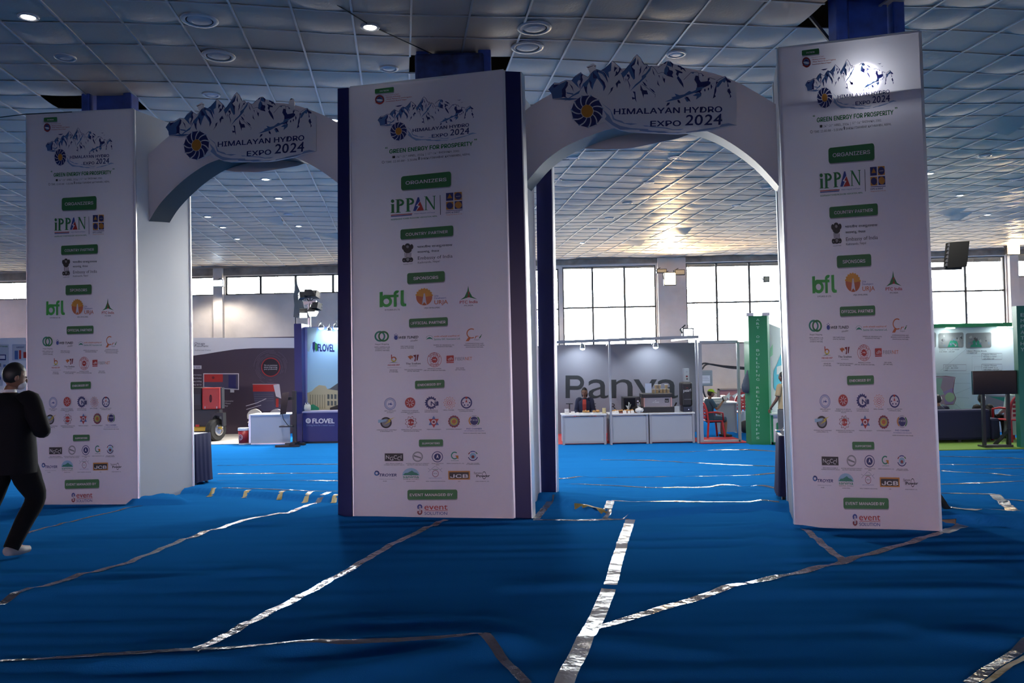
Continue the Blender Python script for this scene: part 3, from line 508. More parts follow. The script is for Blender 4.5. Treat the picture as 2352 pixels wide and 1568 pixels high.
    # organiser mark at the foot
    for ey, a0, a1, m in ((1160, 170, 370, I_royal), (1262, -10, 190, I_mar)): x, y = c5(915, ey); a.ring(x, y, 2.6, 5.8, m, 1, a0, a1, 1.05)
    a.quad(c5(872,1150),c5(898,1150),c5(898,1205),c5(872,1190), I_royal, 1); a.quad(c5(936,1215),c5(962,1228),c5(962,1270),c5(936,1270), I_mar, 1); a.quad(c5(936,1150),c5(960,1150),c5(960,1186),c5(936,1186), I_royal, 1); a.quad(c5(872,1235),c5(898,1235),c5(898,1270),c5(872,1270), I_mar, 1); a.line([c5(915,1155),c5(915,1262)], 1.2, I_gray, 1)
    T(c5, 'event', 1002, 1214, 1432, 1212, 118, I_red, bold=.005); a.line([c5(1003,1231),c5(1436,1231)], 1, I_red, 1); T(c5, 'SOLUTION', 1002, 1310, 1425, 1310, 60, I_royal, bold=.006)
    return a
def homography(src):                    # four pixel corners -> unit square (u across, v down)
    A = []; b = []
    for (x, y), (u, v) in zip(src, ((0, 0), (1, 0), (1, 1), (0, 1))):
        A += [[x, y, 1, 0, 0, 0, -u*x, -u*y], [0, 0, 0, x, y, 1, -v*x, -v*y]]; b += [u, v]
    h = np.linalg.solve(np.array(A, float), np.array(b, float)).tolist()
    return lambda x, y: ((h[0]*x+h[1]*y+h[2])/(h[6]*x+h[7]*y+1), (h[3]*x+h[4]*y+h[5])/(h[6]*x+h[7]*y+1))
PRINT = banner_art(); HOM = homography([(803,200),(1156,160),(1180,1190),(812,1187)])

# ------------------------------------------------------------------ floor: one carpeted height field
CEIL = CAMH + 3.68
def xy(px, py, z=0.0): p = onz(px, py, z); return (p.x, p.y)
FOLDS = [  # pixel polyline, height, half width (m)
 ([(0,1372),(150,1358),(300,1342),(480,1325),(620,1312)], .022, .10), ([(250,1530),(500,1512),(800,1478),(1060,1470),(1180,1480)], .03, .09),
 ([(700,1450),(820,1435),(1000,1425),(1180,1440)], .02, .12), ([(760,1560),(900,1530),(1060,1500),(1160,1490)], .04, .14),
 ([(1176,1350),(1400,1345),(1700,1355),(2352,1362)], .022, .10), ([(1350,1470),(1500,1490),(1620,1500)], .018, .09), ([(2050,1440),(2200,1465),(2352,1480)], .025, .1),
 ([(560,1205),(640,1200),(775,1188)], .02, .05), ([(1500,1230),(1700,1215),(1820,1205)], .02, .12), ([(1750,1160),(1770,1215),(1720,1275)], .02, .1), ([(440,1225),(600,1215),(720,1208)], .012, .06),
 ([(1560,1115),(1640,1112),(1680,1120)], .03, .12), ([(1300,1095),(1400,1105)], .02, .1), ([(2180,1150),(2352,1158)], .02, .08), ([(1600,1150),(1700,1130),(1760,1120)], .03, .12),
 ([(600,1045),(780,1048)], .012, .08), ([(430,1118),(620,1116),(780,1115)], .015, .07), ([(1280,1048),(1500,1053),(1700,1058),(1790,1053)], .035, .12), ([(420,1055),(780,1052)], .02, .08)]
STEPS = [([(300,1158),(345,1140),(444,1131),(560,1141),(700,1149),(800,1152),(950,1153),(1150,1150),(1262,1147),(1300,1158),(1360,1181),(1450,1192),(1550,1182),(1640,1174),(1800,1172),(1850,1176)], .07), ([(2150,1206),(2230,1200),(2352,1212),(2600,1230)], .085)]
def _dseg(X, Y, P):
    best = np.full(X.shape, 1e9); sgn = np.zeros(X.shape); along = np.zeros(X.shape)
    for (ax, ay), (bx, by) in zip(P[:-1], P[1:]):
        dx, dy = bx-ax, by-ay; L2 = dx*dx+dy*dy+1e-9
        t = np.clip(((X-ax)*dx+(Y-ay)*dy)/L2, 0, 1); qx, qy = ax+t*dx, ay+t*dy
        d = np.hypot(X-qx, Y-qy); m = d < best
        best = np.where(m, d, best); sgn = np.where(m, np.sign(Y-qy), sgn)
    return best, sgn
_FP = [([xy(*p) for p in P], h*1.15, w) for P, h, w in FOLDS]; _SP = [([xy(*p) for p in P], h) for P, h in STEPS]
_rs = np.random.RandomState(3)
_W = [(_rs.uniform(-.9, .9), _rs.uniform(6, 34), _rs.uniform(0, 6.3), _rs.uniform(.3, 1.2), _rs.uniform(.2, 1.1), _rs.uniform(0, 6.3)) for _ in range(24)]
def hgt(X, Y):
    X = np.asarray(X, float); Y = np.asarray(Y, float); Z = np.zeros(X.shape)
    for kx, ky, ph, mx, my, mp in _W:
        Z += .0021*np.sin(kx*X+ky*Y+ph+.8*np.sin(.7*X+.3*Y+mp))*np.clip(np.sin(mx*X+my*Y+mp), 0, 1)*(24/(ky+6))**.6
    for P, h, w in _FP:
        d, _ = _dseg(X, Y, P); Z += h*np.exp(-(d/w)**2)
    for P, h in _SP:
        d, s = _dseg(X, Y, P); sd = d*s
        Z += h*np.where(sd < 0, np.clip(1+sd/.035, 0, 1), np.exp(-(sd/.9)**2))
    c = onz(1745, 1040); Z += .11*np.exp(-(((X-c.x)/.75)**2+((Y-c.y-.3)/.5)**2))
    return Z
xs = np.concatenate([np.arange(-30, -9, .6), np.arange(-9, 9, .075), np.arange(9, 30.1, .6)])
ys = np.concatenate([np.arange(-31, 3, .5), np.arange(3, 13, .035), np.arange(13, 18, .08), np.arange(18, 32, .5)])
GX, GY = np.meshgrid(xs, ys); GZ = hgt(GX, GY)
nx, ny = len(xs), len(ys)
me = bpy.data.meshes.new('floor'); me.vertices.add(nx*ny)
me.vertices.foreach_set('co', np.stack([GX, GY, GZ], -1).ravel())
ii = (np.arange(ny-1)[:, None]*nx+np.arange(nx-1)[None, :]).ravel()
me.loops.add(len(ii)*4); me.polygons.add(len(ii))
me.loops.foreach_set('vertex_index', np.stack([ii, ii+1, ii+nx+1, ii+nx], -1).ravel())
me.polygons.foreach_set('loop_start', np.arange(len(ii))*4); me.polygons.foreach_set('loop_total', np.full(len(ii), 4))
me.polygons.foreach_set('use_smooth', [True]*len(ii)); me.update(); me.validate()
M_carpet = mat('blue_carpet', (.012, .185, .42), .9, bump=.12, bscale=120)
_nt = M_carpet.node_tree; _d = _nt.nodes.new('ShaderNodeBsdfDiffuse'); _d.inputs[0].default_value = (.013, .155, .45, 1); _d.inputs[1].default_value = .6
_nt.links.new(_nt.nodes['Bump'].outputs[0], _d.inputs['Normal']); _nt.links.new(_d.outputs[0], _nt.nodes['Material Output'].inputs['Surface'])
me.materials.append(M_carpet); fl = bpy.data.objects.new('floor', me); COL.objects.link(fl); fl['kind'] = 'structure'

# ------------------------------------------------------------------ back wall with its windows
WP0 = Vector((0, 29.85, 0)); WE = Vector((1, -.042, 0)).normalized(); WN = Vector((-WE.y, WE.x, 0))   # WN points away from the camera
def wallpt(s, z, d=0): p = WP0+WE*s+WN*d; return Vector((p.x, p.y, z))
def wsz(px, py): p = onplane(px, py, WP0, WN); return (p-WP0).dot(WE), p.z
def wbox(s0, s1, z0, z1, d0=0, d1=.3): return hexa([wallpt(s0, z0, d0), wallpt(s1, z0, d0), wallpt(s1, z0, d1), wallpt(s0, z0, d1)], [wallpt(s0, z1, d0), wallpt(s1, z1, d0), wallpt(s1, z1, d1), wallpt(s0, z1, d1)])
sS = lambda px: wsz(px, 700)[0]
ZT = 5.02; ZL = 4.32; ZR = 2.2; sSplit = sS(810); S0, S1 = -32, 30
WIN = [  # s0, s1, sill, top, mullion pixel xs, transom pixel y
 (sS(-330), sS(62), ZL, ZT-.02, [-230,-150,-70], None), (sS(90), sS(300), ZL, ZT, [160,230], None), (sS(330), sS(492), ZL, ZT, [412], None), (sS(517), sS(790), ZL, ZT, [597,678,764], None), (sS(820), sS(1030), ZR, ZT, [890,960], 705),  # the tall last one is unseen, added to bring more daylight in
 (sS(1052), sS(1284), ZR, ZT, [1125,1200], 705), (sS(1293), sS(1508), ZR, ZT+.06, [1362,1436], 703), (sS(1577), sS(1800), ZR, ZT+.1, [1648,1724], 697),
 (sS(1880), sS(2313), ZR, ZT+.1, [1965,2050,2137,2222], 668), (sS(2338), sS(2700), 4.35, ZT+.2, [2430,2540], None)]
pieces = []; edge = S0
for (a, b, z0, z1, mu, tr) in WIN:
    pieces.append(wbox(edge, a, 0, 5.5)); pieces.append(wbox(a, b, 0, z0)); pieces.append(wbox(a, b, z1, 5.5)); edge = b
pieces.append(wbox(edge, S1, 0, 5.5))
struct('wall_back', J(*pieces), M_wall)
M_frame = mat('window_steel', (.10, .09, .08), .7); M_lint = mat('lintel_concrete', (.30, .25, .20), .9, var=.3, vscale=3)
M_pane = mat('window_glass', (.9, .92, .93), .05)
nt = M_pane.node_tree; _tr = nt.nodes.new('ShaderNodeBsdfTransparent'); _gl = nt.nodes.new('ShaderNodeBsdfGlossy'); _gl.inputs['Roughness'].default_value = .05; _mx = nt.nodes.new('ShaderNodeMixShader'); _mx.inputs[0].default_value = .05
nt.links.new(_tr.outputs[0], _mx.inputs[1]); nt.links.new(_gl.outputs[0], _mx.inputs[2]); nt.links.new(_mx.outputs[0], nt.nodes['Material Output'].inputs['Surface'])
for k, (a, b, z0, z1, mu, tr) in enumerate(WIN):
    w = bpy.data.objects.new('window_%d' % (k+1), None); COL.objects.link(w); w['kind'] = 'structure'
    bars = [wbox(a, b, z0, z0+.05, .08, .16), wbox(a, b, z1-.05, z1, .08, .16), wbox(a, a+.05, z0, z1, .08, .16), wbox(b-.05, b, z0, z1, .08, .16)]
    for m in mu:
        s = sS(m); hw = .04 if z0 > 4 else .036; bars.append(wbox(s-hw, s+hw, z0, z1, .08, .14))
    if tr: zt = wsz(1500, tr)[1] if tr > 690 else wsz(2200, tr)[1]; bars.append(wbox(a, b, zt-.03, zt+.03, .08, .14))
    if k == 7:
        for py in (713, 730, 746, 760): q = wsz(1620, py)[1]; bars.append(wbox(a, sS(1648), q-.012, q+.012, .1, .13))
    ob('window_frame', J(*bars), M_frame, w); ob('window_pane', wbox(a+.02, b-.02, z0+.02, z1-.02, .17, .175), M_pane, w)
    _p = wallpt((a+b)/2, (z0+z1)/2, .2); portal(_p, (math.radians(90), 0, math.atan2(WE.y, WE.x)), b-a, z1-z0)
struct('wall_front', J(box(-30, -27, -30.3, -30, 0, 5.6), box(27, 30, -30.3, -30, 0, 5.6), box(-27, 27, -30.3, -30, 0, 1.4), box(-27, 27, -30.3, -30, 2.9, 5.6)), M_wall)  # unseen rear wall; its slot is shaped to light banners more than floor
struct('trim_1', J(wbox(S0, sSplit, ZT+.02, ZT+.28, -.06, -.005), wbox(sSplit, S1, ZT+.12, ZT+.30, -.06, -.005)), M_lint)
for n, px0, px1 in (('trim_2', 1511, 1575), ('trim_3', 2316, 2336), ('trim_4', 494, 515)):
    struct(n, wbox(sS(px0), sS(px1), 0, 5.3, -.18, -.004), M_wall)
for nm, x, sg in (('wall_left', -30, -1), ('wall_right', 30, 1)):  # the windows in these side walls are unseen, added to light the far floor
    a, b = sorted((x, x+sg*.3)); y0, y1, z0, z1 = 21.5, 28, 1.2, 4.9
    struct(nm, J(box(a, b, -30.3, y0, 0, 5.6), box(a, b, y1, 33, 0, 5.6), box(a, b, y0, y1, 0, z0), box(a, b, y0, y1, z1, 5.6)), M_wall)
    w = bpy.data.objects.new('window_%d' % (len(WIN)+(1 if sg < 0 else 2)), None); COL.objects.link(w); w['kind'] = 'structure'
    ob('window_frame', J(*[box(a+.1, b-.1, y, y+.08, z0, z1) for y in np.linspace(y0, y1-.08, 8)], box(a+.1, b-.1, y0, y1, 3, 3.07)), M_frame, w); ob('window_pane', box((a+b)/2, (a+b)/2+.005, y0, y1, z0, z1), M_pane, w)
    portal((x+sg*.2, (y0+y1)/2, (z0+z1)/2), (math.radians(90), 0, math.radians(90 if sg < 0 else -90)), y1-y0, z1-z0)

# ------------------------------------------------------------------ ceiling of sagging tiles
GA = math.radians(-7.62); TA = Vector((math.sin(GA), math.cos(GA), 0)); TB = Vector((math.cos(GA), -math.sin(GA), 0)); TS = .61
def tg(p): v = Vector((p[0], p[1], 0)); return v.dot(TB)/TS, v.dot(TA)/TS
O_T = tg(onz(420, 63, CEIL)); ox, oy = O_T[0] % 1, O_T[1] % 1
def gxy(i, j): p = TB*((i+ox)*TS)+TA*((j+oy)*TS); return p.x, p.y
HOLES = [[onz(*p, CEIL) for p in P] for P in ([(130,214),(322,208),(392,264),(165,258)], [(955,152),(1030,122),(1118,120),(1165,158),(1150,175),(955,180)], [(1822,42),(1900,-70),(2070,-70),(1960,40)])]
HOLES = [[(p.x, p.y) for p in P] for P in HOLES]
def inside(x, y, P):
    c = False
    for (x1, y1), (x2, y2) in zip(P, P[1:]+P[:1]):
        if (y1 > y) != (y2 > y) and x < (x2-x1)*(y-y1)/(y2-y1)+x1: c = not c
    return c
trs = random.Random(5); sag = {}; NS = 4
def low(i, j): return .018*math.sin(i*.9+j*.35)+.012*math.sin(j*.8-i*.4)
CV, CF = [], []; GV = []; DROP = {}
for (px, py) in ((1437, 557), (640, 500), (1565, 528), (2300, 278), (2160, 487), (2185, 492), (758, 540)):
    q = onz(px, py, CEIL); t = tg(q); DROP[(math.floor(t[0]-ox), math.floor(t[1]-oy))] = 1
for j in range(-52, 56):
    for i in range(-49, 50):
        x, y = gxy(i+.5, j+.5)
        if abs(x) > 29.6 or y < -29.6 or y > WP0.y-.042*x-.1: continue
        if any(inside(x, y, P) for P in HOLES): continue
        s = trs.uniform(.004, .026); s2 = trs.uniform(-.35, .35); sag[(i, j)] = (s, s2); dr = (i, j) in DROP
        o = len(CV); n = NS if y > 2 else 1
        for b in range(n+1):
            for a in range(n+1):
                u, v = a/n, b/n; px, py = gxy(i+u*.985+.0075, j+v*.985+.0075)
                e = low(i, j)*(1-u)*(1-v)+low(i+1, j)*u*(1-v)+low(i, j+1)*(1-u)*v+low(i+1, j+1)*u*v
                z = CEIL+.012+e-s*(4*u*(1-u)*(.55+.45*4*v*(1-v)))*(1+s2*(v-.5)) - s*.5*4*v*(1-v)
                if dr: z += -.13*v*u
                CV.append((px, py, z))
        for b in range(n):
            for a in range(n): CF.append((o+b*(n+1)+a, o+b*(n+1)+a+1, o+(b+1)*(n+1)+a+1, o+(b+1)*(n+1)+a))
M_tile = mat('ceiling_tile', (.56, .45, .36), .5, spec=.3, bump=.12, bscale=40, var=.06, vscale=.8)
ceil = struct('ceiling', (CV, CF), M_tile, smooth=True)
grid = []
for (i, j) in sag:
    x, y = gxy(i, j)
    if y < 3: continue
    for (i2, j2) in ((i+1, j), (i, j+1)):
        p = Vector((*gxy(i, j), CEIL+low(i, j)-.002)); q = Vector((*gxy(i2, j2), CEIL+low(i2, j2)-.002)); grid.append(bar(p, q, .014, .012) if i2 > i else bar(p, q, .022, .016))
ob('ceiling_grid', J(*grid), mat('grid_metal', (.46, .46, .47), .35, .3), ceil)
struct('ceiling_1', box(-31, 31, -31, 33, 6.9, 7.0), mat('roof_void', (.03, .03, .03), .9))  # dark roof lid over the tiles, added to block sky light
for k, P in enumerate(([(-31, -31), (31, -31)], [(-31, 33), (31, 33)], [(-31, -31), (-31, 33)], [(31, -31), (31, 33)])):
    (x0, y0), (x1, y1) = P; struct('trim_%d' % (k+5), bar((x0, y0, 6.15), (x1, y1, 6.15), .1, 1.6) if x0 != x1 else bar((x0, y0, 6.15), (x1, y1, 6.15), .1, 1.6), MATS['roof_void'])
def ceilz(x, y):
    t = tg((x, y)); i, j = math.floor(t[0]-ox), math.floor(t[1]-oy); s, s2 = sag.get((i, j), (0, 0)); u, v = t[0]-ox-i, t[1]-oy-j
    e = low(i, j)*(1-u)*(1-v)+low(i+1, j)*u*(1-v)+low(i, j+1)*(1-u)*v+low(i+1, j+1)*u*v
    return CEIL+.012+e-s*(4*u*(1-u)*(.55+.45*4*v*(1-v)))*(1+s2*(v-.5))-s*2*v*(1-v)

# ------------------------------------------------------------------ the three banner columns
def vert_plane(a, b): d = (b-a); return Vector((-d.y, d.x, 0)).normalized()
def column(bl, br, tl, tr, depth, yawdir, label, glow=False, **k):
    BL, BR = onz(*bl), onz(*br); n = vert_plane(BL, BR)
    if n.y < 0: n = -n
    TL, TR = onplane(*tl, BL, n), onplane(*tr, BL, n)
    bk = Vector((yawdir[0], yawdir[1], 0))*depth
    c = (BL+BR)/2+bk/2; root = thing('banner_column', label, 'column', (c.x, c.y, 0), 'gate columns')
    th = -n*.012
    def face(u, v): return (TL*(1-u)+TR*u)*(1-v)+(BL*(1-u)+BR*u)*v
    # front banner: a gently slack sheet with shallow horizontal seams
    NU, NV = 12, 40; V = []; Fc = []
    for b in range(NV+1):
        for a in range(NU+1):
            u, v = a/NU, b/NV
            r = .004*math.sin(9*v+4*u)*math.sin(math.pi*u)+.003*math.sin(23*u+3*v)*math.sin(math.pi*u)*(v > .6)
            V.append(face(u, v)+n*(.012+r*.5))
    Fc = [(b*(NU+1)+a, b*(NU+1)+a+1, (b+1)*(NU+1)+a+1, (b+1)*(NU+1)+a) for b in range(NV) for a in range(NU)]
    bn = ob('banner', (V, Fc), M_flex, root, smooth=True)
    def pm(px, py, l):
        u, v = HOM(px, py); return face(u, v)-n*(.002+.0007*l)
    PRINT.realize('printed_panel', pm, bn)
    e = .022
    rim = [bar(face(0, 0), face(0, 1), e, e), bar(face(1, 0), face(1, 1), e, e), bar(face(0, 0), face(1, 0), e, e), bar(face(0, 1), face(1, 1), e, e)]
    off = n*.024; rim = [mv(g, off) for g in rim]
    ob('front_frame', J(*rim), M_alu, root)
    b4 = [BL+n*.03, BR+n*.03, BR+bk, BL+bk]; t4 = [TL+n*.03, TR+n*.03, TR+bk, TL+bk]
    def side(a, b, nm, m):
        p = [b4[a], b4[b]]; q = [t4[a], t4[b]]; V = []; NA, NB = 8, 24
        sd = (p[1]-p[0]).cross(Vector((0, 0, 1))).normalized()
        for j in range(NB+1):
            for i in range(NA+1):
                u, v = i/NA, j/NB
                w = .010*math.exp(-((v-.42)/.14)**2)*math.sin(26*u+11*v)*(1-u)+.004*math.sin(7*v+5*u)
                V.append((p[0]*(1-u)+p[1]*u)*(1-v)+(q[0]*(1-u)+q[1]*u)*v + sd*w*math.sin(math.pi*u)**.5 if 0 < u < 1 else (p[0]*(1-u)+p[1]*u)*(1-v)+(q[0]*(1-u)+q[1]*u)*v)
        ob(nm, (V, [(j*(NA+1)+i, j*(NA+1)+i+1, (j+1)*(NA+1)+i+1, (j+1)*(NA+1)+i) for j in range(NB) for i in range(NA)]), m, root, smooth=True)
    ms = mat('thin_flex_side', (.72, .72, .72), .35, trans=.6) if glow else M_flexs
    side(1, 2, 'side_panel', ms); side(3, 0, 'side_panel', ms); side(2, 3, 'back_panel', ms)
    ob('corner_post', J(*[bar(b4[i]+Vector((0, 0, .0)), t4[i], .03) for i in range(4)]), M_alu, root)
    return dict(BL=BL, BR=BR, TL=TL, TR=TR, n=n, bk=bk, root=root, face=face)
YD = Vector((.25, .968, 0))
LD = (onz(444, 1128)-onz(316, 1157)); RD = (onz(1811, 1166)-onz(1827, 1210))
CL = column((62,1160),(316,1157),(60,262),(305,250), LD.length, LD.normalized(), 'tall white banner column at the left, arch springing from its plain grey side')
CC = column((812,1187),(1180,1190),(803,200),(1156,160), 1.3, YD, 'tall white banner column in the middle, flanked by navy blue strips')
CR = column((1827,1210),(2161,1220),(1788,110),(2113,70), RD.length, RD.normalized(), 'tall white banner column at the right with a bright glow shining through its top', glow=True)
# navy strips on the middle column
def vstrip(nm, bl, br, tl, tr, y, thick, root):
    B0, B1, T0, T1 = at(*bl, y), at(*br, y), at(*tl, y), at(*tr, y)
    f = (at(*br, y)-at(*bl, y)); f.z = 0; z0 = 0.0
    B0.z = B1.z = z0; ax = Vector((.968, -.25, 0)); w = f.length; B1 = B0+ax*w; T1 = Vector((T0.x+ax.x*(T1-T0).length, T0.y+ax.y*(T1-T0).length, T1.z)); d = YD*thick
    ob(nm, hexa([B0, B1, B1+d, B0+d], [T0, T1, T1+d, T0+d]), M_blue, root, bev=.004)
    return B1, T1, d
rt = CC['root']
yL = CC['BL'].y+.03; yR = CC['BR'].y+.03
vstrip('navy_strip', (776,1187),(811,1187),(775,203),(802,203), yL, .16, rt)
b1, t1, d = vstrip('navy_strip', (1181,1190),(1222,1190),(1157,163),(1196,168), yR, .14, rt)
ob('strip_edge', hexa([b1, b1+Vector((.012, 0, 0)), b1+d+Vector((.012, 0, 0)), b1+d], [t1, t1+Vector((.012, 0, 0)), t1+d+Vector((.012, 0, 0)), t1+d]), M_alu, rt)
yB = onz(1262, 1142).y
b1, t1, d = vstrip('navy_strip', (1240,1140),(1278,1140),(1230,300),(1266,300), yB, .12, rt)
ob('strip_edge', hexa([b1, b1+Vector((.012, 0, 0)), b1+d+Vector((.012, 0, 0)), b1+d], [t1, t1+Vector((.012, 0, 0)), t1+d+Vector((.012, 0, 0)), t1+d]), M_alu, rt)
# rails hidden inside the right column: they cut off the floodlight mounted behind its banner
f = CR['face']; nn = CR['n']
ob('inner_rail', bar(f(.02, .123)+nn*.07, f(.98, .118)+nn*.07, .10, .03), M_alu, CR['root'])

# ------------------------------------------------------------------ arches between the columns
def arch(outer, inner, sof, p0, n, thick, label):
    P = lambda q: onplane(q[0], q[1], p0, n)
    O = smoothline([P(q) for q in outer], 6); I = smoothline([P(q) for q in inner], 6)
    m = 60
    def res(L):
        d = [0]
        for a, b in zip(L, L[1:]): d.append(d[-1]+(b-a).length)
        out = []; k = 0
        for t in range(m+1):
            s = d[-1]*t/m
            while k < len(L)-2 and d[k+1] < s: k += 1
            u = (s-d[k])/max(d[k+1]-d[k], 1e-9); out.append(L[k].lerp(L[k+1], min(1, u)))
        return out
    O, I = res(O), res(I); t = n*thick
    c = (O[0]+O[-1])/2; c.z = min(p.z for p in I)
    root = thing('arch', label, 'arch', c)
    ob('front_face', J(strip(O, I)), M_flex, root)
    ob('back_face', J(strip([p+t for p in O], [p+t for p in I])), M_flex, root)
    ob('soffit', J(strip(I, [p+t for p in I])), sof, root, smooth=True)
    ob('top_cover', J(strip(O, [p+t for p in O])), M_flexs, root, smooth=True)
    for a, b in ((O[0], I[0]), (O[-1], I[-1])): ob('end_cap', hexa([a, a+t, a+t+TA*.002, a+TA*.002], [b, b+t, b+t+TA*.002, b+TA*.002]), M_flexs, root)
    return root, P, t
NA = Vector((.25, .968, 0))
# left arch
pl0 = CL['BR']+LD*.25
oL = [(338,357),(394,308),(455,274),(520,249),(582,238),(630,236),(676,241),(725,257),(773,280),(830,318),(862,345)]
iL = [(340,511),(369,466),(415,419),(461,385),(497,368),(545,356),(592,352),(640,355),(686,365),(729,387),(773,418),(815,455),(858,508)]
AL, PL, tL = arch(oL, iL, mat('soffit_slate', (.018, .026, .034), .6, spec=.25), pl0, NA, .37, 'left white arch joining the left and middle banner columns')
pr0 = CC['BR']+YD*.75
oR = [(1196,262),(1225,240),(1259,219),(1330,183),(1400,162),(1480,152),(1530,151),(1574,156),(1640,168.5),(1694,189),(1740,214),(1788,243)]
iR = [(1204,425),(1221,404),(1251,371),(1294,339),(1354,312),(1400,297),(1460,286),(1520,283),(1575,288),(1629,303),(1678,328),(1727,363),(1762,397),(1789,428)]
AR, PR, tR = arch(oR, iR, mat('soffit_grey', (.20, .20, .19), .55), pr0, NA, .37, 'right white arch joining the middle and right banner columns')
M_signback = mat('sign_foam_back', (.55, .46, .44), .7)
def sign(P, tf, n, off, label, mirror=None):
    def Q(x, y, l=0):
        p = P(tf(x, y))
        if mirror is not None:
            a = Vector((.968, -.25, 0)); s = (p-mirror).dot(a); p = p-a*2*s
        return p+n*off
    pts = [Q(p[0], p[1] if mirror is None else max(p[1], 232)) for p in OUTLINE]; sg = 1 if off < 0 else -1
    c = sum(pts, Vector())/len(pts); root = thing('mountain_sign', label, 'sign', c)
    sb = ob('sign_board', prism([p for p in pts], n*.018), M_signback if mirror is not None else I_cream, root)
    if mirror is not None: return
    A = Art(); emblem(A, ident, 1)
    for b in ([(958,338),(1010,330),(1140,290),(1110,310),(1000,352)], [(1140,305),(1175,300),(1165,320),(1145,322)]): A.poly(ka(b), I_black, 2)
    A.realize('mountain_print', lambda x, y, l: Q(x, y)+n*(-.0012-.0007*l), sb)
    return root
sl = sign(PL, to_left, NA, -.05, 'mountain logo board with turbine wheel on the left arch front')
ob('bird_tab', prism([PL(q)-NA*.05 for q in ((669,252),(668,236),(673,229),(678,229),(681,238),(680,254))], NA*.018), I_cream, sl)
ob('bird_print', prism([PL(q)-NA*.0515 for q in ((670,232),(674,228.5),(678,230),(674,231.5))], NA*.001), I_black, sl)
sign(PR, ident, NA, -.05, 'mountain logo board with turbine wheel on the right arch front')
sign(PL, to_left, NA, .37+.02, 'back of the logo board hanging behind the left arch', mirror=PL((590,352)))
sign(PR, ident, NA, .37+.02, 'back of the logo board hanging behind the right arch', mirror=PR((1500,285)))

# ------------------------------------------------------------------ blue steel building columns behind the banners
def steel(x0, x1, y, label, brace=False, tilt=0, z1=6.9):
    w = x1-x0; r = thing('steel_column', label, 'column', ((x0+x1)/2, y, 0), 'blue steel building columns')
    ob('web_plate', box(x0+w*.24, x1-w*.2, y-.02, y+.02, 0, z1), M_steel, r)
    ob('flange', J(box(x0, x0+w*.17, y-.12, y+.12, 0, z1)), M_steel, r, bev=.02); ob('flange', J(box(x1-w*.17, x1, y-.12, y+.12, 0, z1)), M_steel, r, bev=.02)
    ob('tie_plate', J(*[box(x0, x1, y+.03, y+.05, z, z+.12) for z in np.arange(.4, z1-.3, .9)]), M_steel, r)
    return r
def xat(px, y): return (at(px, 150, y)).x
yl = 11.05; steel(xat(196, yl), xat(310, yl), yl, 'blue steel column rising above the left banner column')
yc = 9.75; rc = steel(xat(958, yc), xat(1128, yc), yc, 'blue steel column with rusty head above the middle banner column')
ob('rusty_head', box(xat(956, yc), xat(1112, yc), yc-.16, yc+.16, 4.95, 5.3), mat('rusty_blue', (.012, .03, .13), .7, var=.8, vscale=5), rc, bev=.03)
yr = 8.62; rr = steel(xat(1914, yr), xat(2070, yr), yr, 'blue steel column rising above the right banner column')
ob('brace_rod', bar(at(1858, 34, 8.9), at(1908, 96, 8.9), .03), M_dark, rr)

# ------------------------------------------------------------------ clear tape stuck over the carpet seams
M_tape = mat('clear_tape', (.10, .11, .14), .16, spec=.9, bump=.9, bscale=9)
M_ytape = mat('yellow_tape', (.22, .17, .04), .4, bump=.3, bscale=20)
M_stape = mat('silver_tape', (.36, .35, .36), .2, spec=.8, bump=.7, bscale=7)
def tape(P, w, label, m=M_tape, lift=.0025, cat='tape', jag=.004):
    P = [Vector((*xy(*p), 0)) for p in P]; L = []
    for a, b in zip(P, P[1:]):
        n = max(2, int((b-a).length/.06))
        for k in range(n): L.append(a.lerp(b, k/n))
    L.append(P[-1]); A, B = [], []; rg = random.Random(label)
    for i, p in enumerate(L):
        t = (L[min(i+1, len(L)-1)]-L[max(i-1, 0)]).normalized(); n = Vector((-t.y, t.x, 0))*w/2; j = rg.uniform(-jag, jag)
        row = []
        for u in (-1, -.5, 0, .5, 1):
            q = p+n*(u+j/w); row.append(q)
        A.append(row)
    flat = [q for r in A for q in r]; Z = hgt([q.x for q in flat], [q.y for q in flat])
    V = [Vector((q.x, q.y, z+lift+rg.uniform(0, .003))) for q, z in zip(flat, Z)]
    Fc = [(i*5+k, i*5+k+1, i*5+k+6, i*5+k+5) for i in range(len(A)-1) for k in range(4)]
    return single('floor_tape', (V, Fc), m, label, cat, 'tape strips on the carpet', smooth=True)
